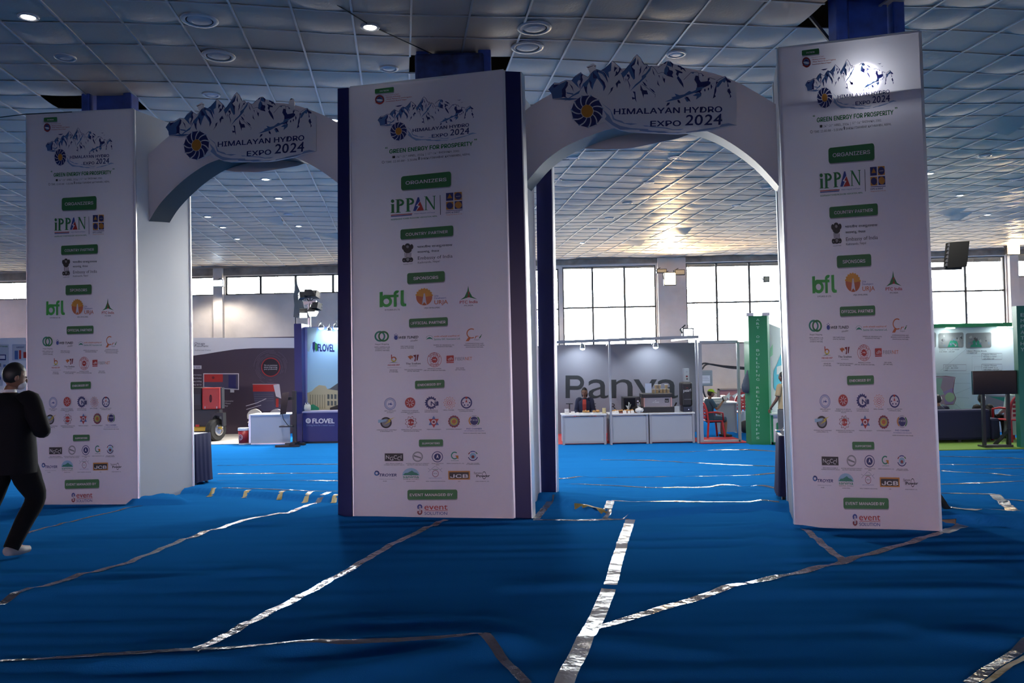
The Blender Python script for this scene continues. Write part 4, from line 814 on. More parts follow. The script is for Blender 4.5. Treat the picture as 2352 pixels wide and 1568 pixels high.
for P, w, l in [
 ([(40,1230),(120,1208),(230,1182),(325,1160)], .045, 'thin tape seam running from the walking man to the left column foot'),
 ([(0,1388),(70,1353),(300,1290),(420,1240),(560,1195),(640,1178),(660,1178),(757,1143)], .07, 'long tape seam slanting up the carpet towards the left arch'),
 ([(445,1497),(560,1437),(700,1365),(800,1310),(900,1250),(1025,1192)], .075, 'wide crumpled tape seam ending at the foot of the middle column'),
 ([(0,1518),(240,1503),(445,1494),(600,1491),(780,1487),(960,1480),(1130,1472)], .04, 'tape seam crossing left to right at the lower left of the carpet'),
 ([(1108,1474),(1150,1512),(1210,1568)], .06, 'short tape seam turning down to the bottom edge below the middle column'),
 ([(1355,1447),(1460,1415),(1600,1375),(1740,1335),(1830,1315),(1935,1290),(2060,1255),(2165,1222)], .075, 'tape seam slanting from the wide strip up to the right column corner'),
 ([(1848,1214),(1890,1250),(1936,1288)], .07, 'short dull tape strip leaving the left foot of the right column'),
 ([(1225,1195),(1330,1196),(1445,1193)], .05, 'tape line lying along the front of the step beside the middle column'),
 ([(1403,1161),(1398,1178),(1392,1194)], .09, 'short striped tape crossing the step under the right arch'),
 ([(1232,1190),(1248,1172),(1266,1149)], .08, 'short crumpled tape beside the navy strip of the middle column'),
 ([(1405,1160),(1480,1162),(1550,1163),(1640,1166),(1720,1169),(1790,1169)], .06, 'bright tape line along the step edge under the right arch'),
 ([(510,1132),(600,1133),(700,1138),(780,1139)], .05, 'bright tape line along the step edge under the left arch'),
 ([(1280,1113),(1350,1115),(1420,1117),(1500,1120),(1600,1120),(1650,1118),(1700,1121),(1790,1123)], .05, 'tape seam across the far carpet just beyond the right arch'),
 ([(1280,1100),(1380,1097),(1520,1094),(1620,1094),(1720,1091),(1800,1086)], .05, 'second tape seam across the far carpet beyond the right arch'),
 ([(1380,1056),(1500,1057),(1640,1066),(1790,1070)], .05, 'thin tape seam in the middle of the far carpet beyond the right arch'),
 ([(1440,1037),(1600,1038),(1700,1041),(1800,1042)], .05, 'farthest tape seam in front of the coffee booth counters'),
 ([(500,1069),(600,1068),(780,1066)], .05, 'farthest tape seam seen through the left arch'),
 ([(500,1088),(600,1087),(780,1085)], .05, 'middle tape seam seen through the left arch'),
 ([(500,1107),(620,1106),(780,1106)], .05, 'nearest tape seam on the bright carpet through the left arch'),
 ([(2158,1048),(2260,1050),(2352,1053)], .05, 'tape seam in front of the lounge booth at the right edge'),
 ([(2158,1067),(2280,1067),(2352,1068)], .04, 'thin dark tape seam second from the lounge booth'),
 ([(2158,1080),(2230,1077),(2300,1075),(2352,1075)], .06, 'bright wavy tape seam third from the lounge booth'),
 ([(2162,1082),(2260,1087),(2352,1092)], .05, 'tape seam slanting down right beside the right column'),
 ([(2160,1112),(2260,1109),(2352,1105)], .06, 'tape seam slanting up right beside the right column'),
 ([(2160,1133),(2220,1134),(2287,1136)], .07, 'tape seam forming the top of the taped rectangle at the right'),
 ([(2285,1136),(2308,1160),(2330,1185)], .12, 'wide tape forming the right side of the taped rectangle'),
 ([(2165,1177),(2230,1182),(2332,1186)], .05, 'tape seam forming the bottom of the taped rectangle at the right'),
 ([(2300,1147),(2352,1151)], .05, 'short tape seam reaching the right edge from the taped rectangle'),
 ([(2380,1470),(2300,1520),(2225,1568)], .06, 'paired tape seam in the lower right corner, outer strip'),
]: tape(P, w, l)
tape([(1448,1194),(1432,1240),(1415,1295),(1402,1350)], .10, 'wide bright silver tape strip running down from the step', M_stape)
tape([(1398,1355),(1375,1410),(1345,1470),(1318,1520),(1290,1580)], .105, 'wide silver tape strip running to the bottom edge of the picture', M_stape)
tape([(2390,1490),(2320,1530),(2262,1568)], .035, 'paired tape seam in the lower right corner, yellow inner strip', M_ytape)
tape([(2166,1224),(2190,1214),(2212,1206)], .11, 'crumpled bright tape at the right foot of the right column', M_stape)
tape([(2222,1188),(2248,1181)], .14, 'square white tape patch on the step right of the right column', M_stape)
for k, (P, l) in enumerate([([(492,1133),(478,1141)], 'leftmost yellow tape tab on the left step'), ([(573,1137),(560,1145)], 'second yellow tape tab on the left step'), ([(652,1140),(641,1148)], 'third yellow tape tab on the left step'), ([(714,1143),(698,1154)], 'fourth yellow tape tab on the left step'), ([(775,1147),(764,1155)], 'yellow tape tab on the left step nearest the middle column')]):
    tape(P, .065, l, M_ytape, .004)
tape([(1306,1164),(1345,1175),(1390,1186),(1400,1187)], .035, 'yellow and white tape curving down the step beside the middle column', M_ytape, .004)

# ------------------------------------------------------------------ ceiling downlights
M_lens_on = mat('lamp_lens_lit', (.9, .9, .9), .3, emit=14, ecol=(1, .97, .92)); M_lens_off = mat('lamp_lens_unlit', (.40, .40, .42), .35); M_rim = mat('lamp_rim', (.42, .42, .44), .4)
LAMPS = [(65,38,1,'lit round ceiling lamp in the top left corner'), (850,52,1,'lit round ceiling lamp above the middle column beside the cable'),
 (610,407,1,'lit round ceiling lamp just under the left arch logo'), (640,455,1,'lit round ceiling lamp second below the left arch logo'), (477,493,1,'lit round ceiling lamp nearest the left column side'), (512,520,1,'lit round ceiling lamp second in the slanting left row'), (545,548,1,'lit round ceiling lamp third in the slanting left row'), (686,519,1,'lit round ceiling lamp right of the slanting left row'),
 (1337,556,1,'lit round ceiling lamp seen through the right arch'), (2135,397,1,'lit round ceiling lamp touching the right column edge'), (2205,447,1,'lit round ceiling lamp right of the right column, middle one'), (2268,493,1,'lit round ceiling lamp above the hanging loudspeaker'),
 (458,46,0,'large unlit round ceiling lamp at the top left'), (502,129,0,'large unlit round ceiling lamp above the left arch'), (150,128,0,'unlit round ceiling lamp above the left column'), (485,217,0,'unlit round ceiling lamp just above the left mountain sign'),
 (1227,63,0,'large unlit round ceiling lamp right of the middle column top'), (1211,108,0,'unlit round ceiling lamp below the large one right of the middle column'), (893,153,0,'unlit round ceiling lamp left of the middle steel column'), (1553,118,0,'unlit round ceiling lamp above the right mountain sign'),
 (1316,361,0,'unlit ceiling lamp under the left shoulder of the right arch'), (1549,362,0,'unlit ceiling lamp under the crown of the right arch'), (1278,416,0,'unlit ceiling lamp beside the navy strip under the right arch'), (1490,416,0,'unlit ceiling lamp in the darkest tiles under the right arch'),
 (1441,465,0,'unlit ceiling lamp left of the warm glare streak'), (1760,430,0,'unlit ceiling lamp at the right springing of the right arch'), (1691,471,0,'unlit ceiling lamp with clear ring on the right of the right arch opening'), (1631,505,0,'unlit ceiling lamp right of the warm glare streak'), (1400,500,0,'unlit ceiling lamp second left of the warm glare streak'),
 (1365,528,0,'unlit ceiling lamp farther back left of the warm glare streak'), (663,493,0,'unlit ceiling lamp between the lit ones under the left arch'), (706,548,0,'unlit ceiling lamp near the middle column under the left arch'), (2262,351,0,'unlit ceiling lamp right of the right column'), (2331,413,0,'dark unlit ceiling lamp near the right edge')]
def beam(loc, power, color=(1, .96, .9), cone=80, aim=None, blend=.5, rad=.08):
    l = bpy.data.lights.new('lamp_beam', 'SPOT'); l.energy = power; l.color = color; l.spot_size = math.radians(cone); l.spot_blend = blend; l.shadow_soft_size = rad
    o = bpy.data.objects.new('lamp_beam', l); COL.objects.link(o); o.location = loc
    if aim is not None: o.rotation_euler = (Vector(aim)-Vector(loc)).to_track_quat('-Z', 'Y').to_euler()
    return o
for k, (X, Y) in enumerate([(-2.6, 12.2), (.6, 11.8), (-.9, 16.6), (3.85, 12.4), (-6.3, 13.2)]):      # unseen lamps added behind the gate to brighten the carpet
    px = None; LAMPS.append((X, Y, 2, ['lit ceiling lamp behind the middle column, left one', 'lit ceiling lamp behind the middle column, right one', 'lit ceiling lamp far behind the middle column', 'lit ceiling lamp behind the right column', 'lit ceiling lamp behind the left column'][k]))
for px, py, lit, lab in LAMPS:
    q = onz(px, py, CEIL) if lit < 2 else Vector((px, py, CEIL)); r = .17 if 'large' in lab else .105
    if not lit: r *= 1.15
    z = ceilz(q.x, q.y)-.012
    if lit and (q.y > 12.5 or lit == 2): beam((q.x, q.y, z-.03), BEAM*(.72 if q.x < -3 else 1.15), cone=118 if lit == 2 else 80 if q.y < 18.5 else 150)
    t = thing('ceiling_downlight', lab, 'ceiling light', (q.x, q.y, z), 'round ceiling lamps')
    ob('lamp_rim', mv(lathe([(r*.72, .0), (r*.76, -.008), (r*.96, -.004), (r, .008), (r*.9, .04), (r*.7, .04), (r*.72, .0)], n=24), (q.x, q.y, z)), M_rim, t, smooth=True)
    ob('lamp_lens', mv(lathe([(r*.72, .002), (r*.4, -.008), (.001, -.010)], n=24), (q.x, q.y, z)), M_lens_on if lit else M_lens_off, t)
for P, r, l in (([onz(740, -10, CEIL-.02), onz(850, 58, CEIL-.05), onz(930, 95, CEIL-.04), onz(1010, 132, CEIL-.02)], .006, 'thin black cable strung across the ceiling above the middle column'), ([onz(-20, 272, CEIL-.6), onz(60, 262, CEIL-.6), onz(165, 257, CEIL-.62)], .006, 'thin black cable running to the top of the left column')):
    single('cable', tube(P, r, 6), M_black, l, 'cable')

# ------------------------------------------------------------------ people
def skin(name, V, E, R, m, parent, sub=2):
    me = bpy.data.meshes.new(name); me.from_pydata([tuple(v) for v in V], E, []); o = bpy.data.objects.new(name, me); COL.objects.link(o)
    md = o.modifiers.new('s', 'SKIN')
    for i, r in enumerate(R):
        rr = r if isinstance(r, tuple) else (r, r); me.skin_vertices[0].data[i].radius = rr
    me.skin_vertices[0].data[0].use_root = True; md.use_smooth_shade = True; md.branch_smoothing = .3
    s = o.modifiers.new('u', 'SUBSURF'); s.levels = s.render_levels = sub
    dg = bpy.context.evaluated_depsgraph_get(); m2 = bpy.data.meshes.new_from_object(o.evaluated_get(dg))
    bpy.data.objects.remove(o); bpy.data.meshes.remove(me)
    return [v.co.copy() for v in m2.vertices], [tuple(p.vertices) for p in m2.polygons]
M_skin = mat('skin', (.22, .11, .07), .55); M_hair = mat('hair_black', (.008, .007, .007), .5)
SEAT_J = dict(hip=(0, 0, .52), chest=(0, .02, .98), neck=(0, .04, 1.10), head=(0, .07, 1.27))
def lerp3(a, b, t): return tuple(a[i]*(1-t)+b[i]*t for i in range(3))
def person(label, loc, yaw, J_, top, legs, shoe=None, hair=M_hair, S=1.0, long_hair=False, cap=None, coat=False, extra=None, detail=1, sleeve='long', shorts=False, bulk=1.0):
    """J_: joint positions (x right, y forward, z up). One continuous body, clothing as children."""
    root = thing('person', label, 'person', loc)
    Mx = Matrix.Translation(Vector(loc)) @ Matrix.Rotation(yaw, 4, 'Z') @ Matrix.Scale(S, 4)
    j = J_; V = []; E = []; R = []
    def add(p, r, par=None):
        V.append(Vector(p)); R.append(r)
        if par is not None: E.append((par, len(V)-1))
        return len(V)-1
    hip = add(j['hip'], (.115, .085)); wa = add(lerp3(j['hip'], j['chest'], .45), (.105, .08), hip); ch = add(j['chest'], (.12, .09), wa)
    nk = add(j['neck'], .055, ch); hb = add(lerp3(j['neck'], j['head'], .55), .055, nk)
    hands = {}
    for s in 'LR':
        sh = add(j['sh'+s], .048, ch); el = add(j['el'+s], .040, sh); wr = add(j['wr'+s], .029, el)
        d = (Vector(j['wr'+s])-Vector(j['el'+s])).normalized(); pal = Vector(j['wr'+s])+d*.06
        p = add(pal, (.036, .018), wr); hands[s] = (Vector(j['wr'+s]), d, pal)
        hj = add(j['hp'+s], .080, hip); kn = add(j['kn'+s], .056, hj); an = add(j['an'+s], .040, kn); add(j['to'+s], .034, an)
    body = skin('b', V, E, R, None, None)
    # head with face
    hd = Vector(j['head']); hy = j.get('hyaw', 0); ht = j.get('htilt', 0)
    h = ball((0, 0, 0), (.075, .094, .115), 20, 16)
    hv = []
    for v in h[0]:
        if v.z < -.03: v = Vector((v.x*(1+.25*(v.z+.03)/.09), v.y*(1+.1*(v.z+.03)/.09)+.012, v.z))
        hv.append(v)
    parts = [(hv, h[1]), ball((0, .098, -.02), (.014, .02, .024), 8, 6), ball((0, .074, -.060), (.024, .014, .008), 8, 6), ball((.073, -.005, -.01), (.012, .022, .034), 8, 6), ball((-.073, -.005, -.01), (.012, .022, .034), 8, 6), ball((0, .052, -.088), (.024, .022, .02), 8, 6)]
    HM = Matrix.Translation(hd) @ Matrix.Rotation(hy, 4, 'Z') @ Matrix.Rotation(ht, 4, 'X')
    parts = [xf(g, HM) for g in parts]
    # hands: five curled fingers each
    for s in 'LR':
        wr, d, pal = hands[s]; up = Vector((0, 0, 1)) if abs(d.z) < .85 else Vector((0, 1, 0))
        a = d.cross(up).normalized(); b = a.cross(d).normalized(); curl = -b
        for k, (o, l) in enumerate(((-.027, .068), (-.009, .078), (.009, .074), (.026, .058))):
            p0 = pal+d*.012+a*o; p1 = p0+d*l*.45+curl*.012; p2 = p1+d*l*.3+curl*.022; p3 = p2+d*l*.1+curl*.024
            parts.append(tube([p0, p1, p2, p3], [.0095, .009, .008, .006], 6))
        sd = -1 if s == 'R' else 1
        p0 = pal-d*.03+a*sd*.026; parts.append(tube([p0, p0+a*sd*.026+d*.02+curl*.01, p0+a*sd*.03+d*.05+curl*.018], [.011, .010, .007], 6))
    ob('body', xf(J(body, *parts), Mx), M_skin, root, smooth=True)
    # eyes
    for x in (-.032, .032): ob('eye', xf(xf(ball((x, .083, .012), (.013, .009, .008), 8, 6), HM), Mx), mat('eye_dark', (.02, .015, .012), .3), root, smooth=True)
    # hair
    hp = []
    for v in ball((0, -.012, .022), (.084, .096, .108), 20, 16)[0]: hp.append(v)
    hf = ball((0, 0, 0), 1, 20, 16)[1]
    keep = [f for f in hf if all(not (hp[i].y > .03 and hp[i].z < .055) and hp[i].z > (-.07 if not long_hair else -.085) for i in f)]
    hg = [(hp, keep)]
    if long_hair: hg += [ball((0, -.05, -.06), (.085, .06, .12), 14, 10)]
    ob('hair', xf(xf(J(*hg), HM), Mx), hair, root, smooth=True)
    # garments: lofted torso or pelvis with tapering sleeves or legs
    def loft(rings, n=18):
        V = []; Fc = []
        for c, rx, ry in rings:
            for k in range(n):
                q = 2*math.pi*k/n; cq, sq = math.cos(q), math.sin(q); V.append(Vector(c)+Vector((rx*math.copysign(abs(cq)**.8, cq), ry*math.copysign(abs(sq)**.9, sq), 0)))
        for i in range(len(rings)-1):
            for k in range(n): Fc.append((i*n+k, i*n+(k+1) % n, (i+1)*n+(k+1) % n, (i+1)*n+k))
        Fc.append(tuple(range((len(rings)-1)*n, len(rings)*n))); return V, Fc
    hipv, chv, nkv = Vector(j['hip']), Vector(j['chest']), Vector(j['neck']); inf = .02 if coat else .0; B = bulk
    hem = hipv+Vector((0, 0, -.20 if coat and not j.get('sit') else -.05))
    shz = (Vector(j['shL'])+Vector(j['shR']))/2; shw = (Vector(j['shR'])-Vector(j['shL'])).length/2
    g = [loft([(hem, (.165+inf)*B, (.125+inf)*B), (hipv+Vector((0, 0, .02)), (.158+inf)*B, (.118+inf)*B), (hipv.lerp(chv, .5), (.145+inf)*B, (.108+inf)*B), (chv, (.168+inf)*B, (.122+inf)*B), (chv.lerp(shz, .6), (.170+inf)*B, (.115+inf)*B), (shz+Vector((0, 0, .015)), shw*.86*(1+(B-1)*.5), .085*B), (shz.lerp(nkv, .6)+Vector((0, 0, .02)), .085, .075), (nkv, .062, .062)])]
    for s in 'LR':
        sh, el, wr = Vector(j['sh'+s]), Vector(j['el'+s]), Vector(j['wr'+s]); rs = (.064+inf*.6)*(1+(B-1)*.5)
        ins = sh.lerp(Vector((0, sh.y, sh.z-.02)), .35)
        if sleeve == 'long': P = smoothline([ins, sh, sh.lerp(el, .5), el, el.lerp(wr, .5), wr], 4); rr = np.interp(np.linspace(0, 5, len(P)), [0, 1, 2, 3, 4, 5], [rs, rs*1.08, rs*.95, rs*.82, rs*.72, rs*.62])
        else: P = smoothline([ins, sh, sh.lerp(el, .4), sh.lerp(el, .75)], 4); rr = np.interp(np.linspace(0, 3, len(P)), [0, 1, 2, 3], [rs, rs*1.05, rs, rs*.98])
        g.append(tube(P, [float(x) for x in rr], 12))
    ob('jacket' if coat else 'shirt', xf(J(*g), Mx), top, root, smooth=True)
    g = [loft([(hipv+Vector((0, 0, .05)), .14*B, .108*B), (hipv, .152*B, .116*B), (hipv+Vector((0, 0, -.09)), .15*B, .115*B), (hipv+Vector((0, 0, -.12)), .12*B, .09*B)])]
    for s in 'LR':
        hj, kn, an = Vector(j['hp'+s]), Vector(j['kn'+s]), Vector(j['an'+s])
        if shorts: P = smoothline([hj, hj.lerp(kn, .5), kn], 4); rr = np.interp(np.linspace(0, 2, len(P)), [0, 1, 2], [.10*B, .092*B, .08*B])
        else: P = smoothline([hj, hj.lerp(kn, .5), kn, kn.lerp(an, .5), kn.lerp(an, 1.08)], 4); rr = np.interp(np.linspace(0, 4, len(P)), [0, 1, 2, 3, 4], [.10*B, .092*B, .075*(B+1)/2, .068*(B+1)/2, .064])
        g.append(tube(P, [float(x) for x in rr], 12))
    ob('trousers', xf(J(*g), Mx), legs, root, smooth=True)
    for s in 'LR':
        an = Vector(j['an'+s]); to = Vector(j['to'+s]); d = (to-an); d.z = 0; d = d.normalized() if d.length > .01 else Vector((0, 1, 0)); z = min(an.z, to.z)
        q = an.copy(); q.z = max(an.z-.045, .04); t2 = to.copy(); t2.z = max(to.z, .035)
        g = tube([q-d*.07, q, q.lerp(t2, .55), t2+d*.05], [.038, .05, .046, .03], 10)
        g = ([Vector((v.x, v.y, max(v.z, min(q.z, t2.z)-.035))) for v in g[0]], g[1])
        ob('shoe', xf(g, Mx), shoe or mat('shoe_black', (.02, .02, .02), .4), root, smooth=True)
    if cap:
        g = J(*[xf(x, HM) for x in (([v for v in ball((0, -.004, .045), (.088, .102, .085), 16, 12)[0]], [f for f in ball((0, 0, 0), 1, 16, 12)[1] if all(ball((0, -.004, .045), (.088, .102, .085), 16, 12)[0][i].z > .035 for i in f)]), prism([(-.07, .07, .04), (-.05, .16, .03), (0, .185, .028), (.05, .16, .03), (.07, .07, .04)], (0, 0, .008)))])
        ob('cap', xf(g, Mx), cap, root, smooth=True)
    if extra: extra(root, Mx, HM)
    return root
def stand(**k):
    j = dict(hip=(0, 0, .95), chest=(0, .01, 1.30), neck=(0, .0, 1.47), head=(0, .03, 1.63), shL=(-.165, 0, 1.41), elL=(-.25, -.03, 1.13), wrL=(-.25, .06, .90), shR=(.165, 0, 1.41), elR=(.25, -.03, 1.13), wrR=(.25, .06, .90),
             hpL=(-.09, 0, .88), knL=(-.10, .02, .49), anL=(-.10, -.02, .09), toL=(-.12, .13, .04), hpR=(.09, 0, .88), knR=(.10, .02, .49), anR=(.10, -.02, .09), toR=(.12, .13, .04))
    j.update(k); return j
def sit(**k):
    j = dict(hip=(0, 0, .54), chest=(0, -.02, .92), neck=(0, .0, 1.09), head=(0, .05, 1.25), shL=(-.165, -.01, 1.03), elL=(-.23, .02, .76), wrL=(-.17, .24, .64), shR=(.165, -.01, 1.03), elR=(.23, .02, .76), wrR=(.17, .24, .64),
             hpL=(-.09, .03, .52), knL=(-.12, .43, .50), anL=(-.12, .40, .09), toL=(-.13, .54, .04), hpR=(.09, .03, .52), knR=(.12, .43, .50), anR=(.12, .40, .09), toR=(.13, .54, .04), sit=1)
    j.update(k); return j
M_suit = mat('dark_suit', (.004, .004, .006), .85, spec=.2); M_suit2 = mat('dark_trousers', (.003, .003, .004), .9, spec=.2)
# the man walking at the left, seen from behind and to the side, hand raised to his face
pm_ = onz(14, 1278)
def mask_(root, Mx, HM):
    ob('face_mask', xf(xf(ball((0, .062, -.06), (.056, .052, .048), 12, 8), HM), Mx), mat('mask_cloth', (.55, .58, .62), .8), root, smooth=True)
    ob('shirt_collar', xf(lathe([(.066, 1.475), (.062, 1.50), (.058, 1.50), (.062, 1.475)], (0, -.005, 0), 16), Mx), mat('collar_white', (.6, .6, .62), .7), root)
jw = stand(head=(.015, .05, 1.615), hyaw=-.5, htilt=-.25, shR=(.20, .02, 1.39), elR=(.36, -.02, 1.13), wrR=(.16, .2, 1.22), shL=(-.20, 0, 1.39), elL=(-.30, -.02, 1.11), wrL=(-.10, .22, 1.18),
           hpR=(.09, .02, .88), knR=(.13, .16, .50), anR=(.09, -.06, .12), toR=(.10, .06, .05), hpL=(-.09, 0, .88), knL=(-.12, -.08, .50), anL=(-.14, -.30, .16), toL=(-.14, -.20, .04))
person('man in a dark suit walking away at the left edge, elbow out', (pm_.x+.03, pm_.y, 0), math.radians(-12), jw, M_suit, M_suit2, coat=True, extra=mask_, S=1.0, bulk=1.3, shoe=mat('shoe_grey', (.22, .22, .23), .6))

# ------------------------------------------------------------------ exhibition stalls beyond the gate
def pbox(x0, x1, yt, yb, Y, th):
    xm, ym = (x0+x1)/2, (yt+(yb if yb else yt))/2
    return box(at(x0, ym, Y).x, at(x1, ym, Y).x, Y, Y+th, at(xm, yb, Y).z if yb else 0, at(xm, yt, Y).z)
def fp(px, Y, z=0): p = at(px, 900, Y); return Vector((p.x, Y, z))
def pz(px, py, Y): return at(px, py, Y).z
def onfront(Y): return lambda x, y, l: (lambda p: Vector((p.x, Y-.002-.0015*l, p.z)))(at(x, y, Y))
M_panel = mat('stall_panel_grey', (.20, .21, .25), .55); M_counter = mat('counter_laminate', (.37, .41, .45), .4); M_dull = mat('dull_aluminium', (.36, .38, .40), .45, .5); M_top = mat('counter_top', (.70, .71, .72), .35)
M_purp = mat('print_aubergine', (.045, .028, .045), .5); M_pw = mat('print_white', (.70, .68, .68), .5); M_redp = mat('machine_red', (.52, .025, .02), .35); M_fl = mat('flovel_blue', (.016, .018, .13), .4)
M_kgreen = mat('stall_green', (.015, .22, .085), .45); M_mint = mat('stall_pale', (.56, .64, .62), .5)
M_chrome = mat('chrome', (.6, .6, .62), .2, .9); M_glass = mat('screen_black', (.006, .006, .008), .12)
M_ledw = mat('led_lit', (.9, .95, 1), .3, emit=30, ecol=(.85, .93, 1)); M_warm = mat('flood_lit_warm', (1, .8, .5), .3, emit=45, ecol=(1, .72, .36))
def bulb(name, px, py, Y, label, group, power=6, mount=None):
    p = at(px, py, Y); t = thing(name, label, 'spotlight', p, group)
    ob('lamp_body', mv(lathe([(.035, .10), (.05, .06), (.062, .02), (.06, .0)], n=14), p), M_chrome, t, smooth=True)
    ob('lamp_lens', mv(lathe([(.058, .002), (.05, -.02), (.02, -.035), (.001, -.037)], n=14), p), M_ledw, t, smooth=True)
    q = mount or (p+Vector((0, .10, .22))); ob('lamp_arm', tube([p+Vector((0, 0, .1)), p+Vector((0, .02, .16)), q], .012, 6), M_chrome, t)
    beam(p+Vector((0, 0, -.05)), power, (.8, .88, 1), 120, p+Vector((0, .8, -.9)), rad=.03)
    return t
# --- coffee stall
YP = 19.0; YC = 16.5
pt = thing('coffee_stall_wall', 'grey stall wall lettered panya behind the coffee counters', 'stall', fp(1440, YP))
wallp = box(fp(1262, YP).x, fp(1602, YP).x, YP, YP+.05, 0, pz(1440, 789, YP)); ob('back_wall', wallp, M_panel, pt)
A = Art(); Ipan = ink('panya', (.035, .045, .05))
for ch, x0, x1 in (('a', 1351, 1397), ('n', 1404, 1453), ('y', 1455, 1509), ('a', 1510, 1557)): A.text(ch, x0, 914, x1, 914, 69 if ch != 'y' else 70, Ipan, 1)
A.poly([(1299,862),(1325,862),(1325,871),(1309,871),(1309,914),(1299,914)], Ipan, 1); A.ring(1325, 878.5, 7.5, 16.5, Ipan, 1, -90, 90); A.quad((1308,886),(1325,886),(1325,895),(1308,895), Ipan, 1)
for ch, x0, x1 in (('T', 1300, 1316), ('E', 1357, 1369), ('R', 1403, 1415)): A.text(ch, x0, 940, x1, 940, 15, Ipan, 1)
A.realize('stall_lettering', onfront(YP), pt)
xr = fp(1601, YC).x
ft = thing('stall_frame', 'aluminium post and rail frame around the coffee stall front', 'frame', fp(1450, YC-.05))  # the stall's own shell frame of posts and rails
zt = pz(1440, 783, YC-.05)
for px in (1265, 1402, 1601): p = fp(px, YC-.09); ob('post', bar(p, (p.x, p.y, zt), .04), M_dull, ft)
ob('top_rail', bar((fp(1265, YC).x, YC-.05, zt), (fp(1606, YC).x, YC-.05, zt+.06), .05, .06), M_dull, ft); ob('cross_rail', bar((fp(1402, YC).x, YC-.05, zt), (fp(1428, YC).x, YP-.05, zt-.04), .04), M_dull, ft); ob('cross_rail', bar((xr, YC-.05, zt+.05), (xr, YP-.05, zt+.05), .04), M_dull, ft)
dt = thing('door_frame', 'empty aluminium door frame beside the coffee stall', 'frame', fp(1654, YC-.05))
a, b = fp(1609, YC-.05), fp(1697, YC-.05); zd = pz(1654, 785, YC)
for p, w in ((a, .07), (b, .05)): ob('post', bar(p, (p.x, p.y, zd), w), M_dull, dt)
ob('top_rail', bar((a.x, a.y, zd), (b.x, b.y, zd), .05, .06), M_dull, dt); ob('sill_rail', bar((a.x, a.y, .03), (b.x, b.y, .03), .05, .05), M_dull, dt)
for k, (x0, x1, l) in enumerate(((1290, 1391, 'white counter at the left end of the coffee stall'), (1398, 1488, 'white counter in the middle of the coffee stall'), (1490, 1594, 'white counter at the right end of the coffee stall under the coffee machine'))):
    X0, X1 = fp(x0, YC).x, fp(x1, YC).x; zc = pz(1440, 949, YC); c = thing('counter', l, 'counter', ((X0+X1)/2, YC, 0), 'coffee stall counters')
    ob('front_panel', box(X0+.05, X1-.05, YC+.01, YC+.03, .05, zc-.05), M_counter, c); ob('side_panel', box(X0+.01, X0+.03, YC, YC+.5, .05, zc-.04), M_counter, c); ob('side_panel', box(X1-.03, X1-.01, YC, YC+.5, .05, zc-.04), M_counter, c)
    ob('counter_top', box(X0-.005, X1+.005, YC-.03, YC+.53, zc-.03, zc), M_top, c, bev=.005)
    for xx in (X0+.025, X1-.025): ob('post', box(xx-.022, xx+.022, YC-.005, YC+.04, 0, zc-.03), M_dull, c)
    ob('bottom_rail', box(X0, X1, YC, YC+.03, .03, .07), M_dull, c)
ZC = pz(1440, 949, YC)
for px, py, l in ((1338, 800, 'lit spotlight over the left of the coffee stall'), (1506, 797, 'lit spotlight over the right of the coffee stall')): bulb('stall_spotlight', px, py, 18.35, l, 'coffee stall spotlights', 40, Vector((at(px, 790, 18.35).x, YP-.01, zt-.06)))
struct('floor_3', J(box(fp(1262, 17).x, fp(1603, 16.6).x, 16.62, 19.0, .003, .010), box(fp(1604, 16.4).x, fp(1714, 16.4).x, 16.30, 17.5, .003, .012)), mat('red_mat', (.42, .02, .03), .95, bump=.3, bscale=120))
# coffee machine
Ym = YC+.06; zb = ZC
cm = thing('coffee_machine', 'steel and black espresso machine on the right counter', 'coffee machine', (fp(1510, Ym).x, Ym, zb))
X0, X1 = fp(1476, Ym).x, fp(1545, Ym).x; h = lambda py: pz(1510, py, Ym)
ob('machine_base', box(X0, X1+.02, Ym, Ym+.4, zb, h(934)), M_black, cm, bev=.01); ob('front_panel', box(X0+.03, X1-.03, Ym+.04, Ym+.38, h(934), h(913)), mat('brushed_steel', (.30, .28, .28), .35, .7), cm)
ob('machine_top', box(X0-.01, X1-.0, Ym, Ym+.4, h(913), h(903)), M_black, cm, bev=.015); ob('side_trim', J(box(X0+.02, X0+.04, Ym, Ym+.38, h(934), h(913)), box(X1-.04, X1-.02, Ym, Ym+.38, h(934), h(913))), mat('rose_steel', (.55, .32, .28), .3, .6), cm)
A = Art(); A.text('eClassic', 1499, 925, 1514, 924.5, 3.6, I_white, 2); A.poly([(1506,918.5),(1507.2,920.5),(1504.8,920.5)], I_white, 2); A.quad((1527,915),(1536,915),(1536,924),(1527,924), I_black, 1); A.text('hi', 1529, 922, 1534, 922, 3.5, I_white, 2)
A.realize('machine_badge', lambda x, y, l: (lambda p: Vector((p.x, Ym+.038-.001*l, p.z)))(at(x, y, Ym+.04)), cm)
zt_ = h(903); M_cup = mat('paper_cup_brown', (.36, .26, .14), .6); M_lid = mat('cup_lid', (.6, .58, .5), .5)
proto = None
def cup(px, zz, l):
    global proto
    p = Vector((fp(px, Ym+.12).x, Ym+.12, zz)); hh = .075
    if proto is None:
        proto = thing('paper_cup', l, 'cup', p, 'paper cups on the coffee machine'); ob('cup_body', mv(lathe([(.026, 0), (.033, hh)], n=14), p), M_cup, proto); ob('cup_rim', mv(lathe([(.035, hh), (.035, hh+.008), (.03, hh+.01)], n=14), p), M_lid, proto); return
    c = copy_tree(proto); c.location = p; c['label'] = l
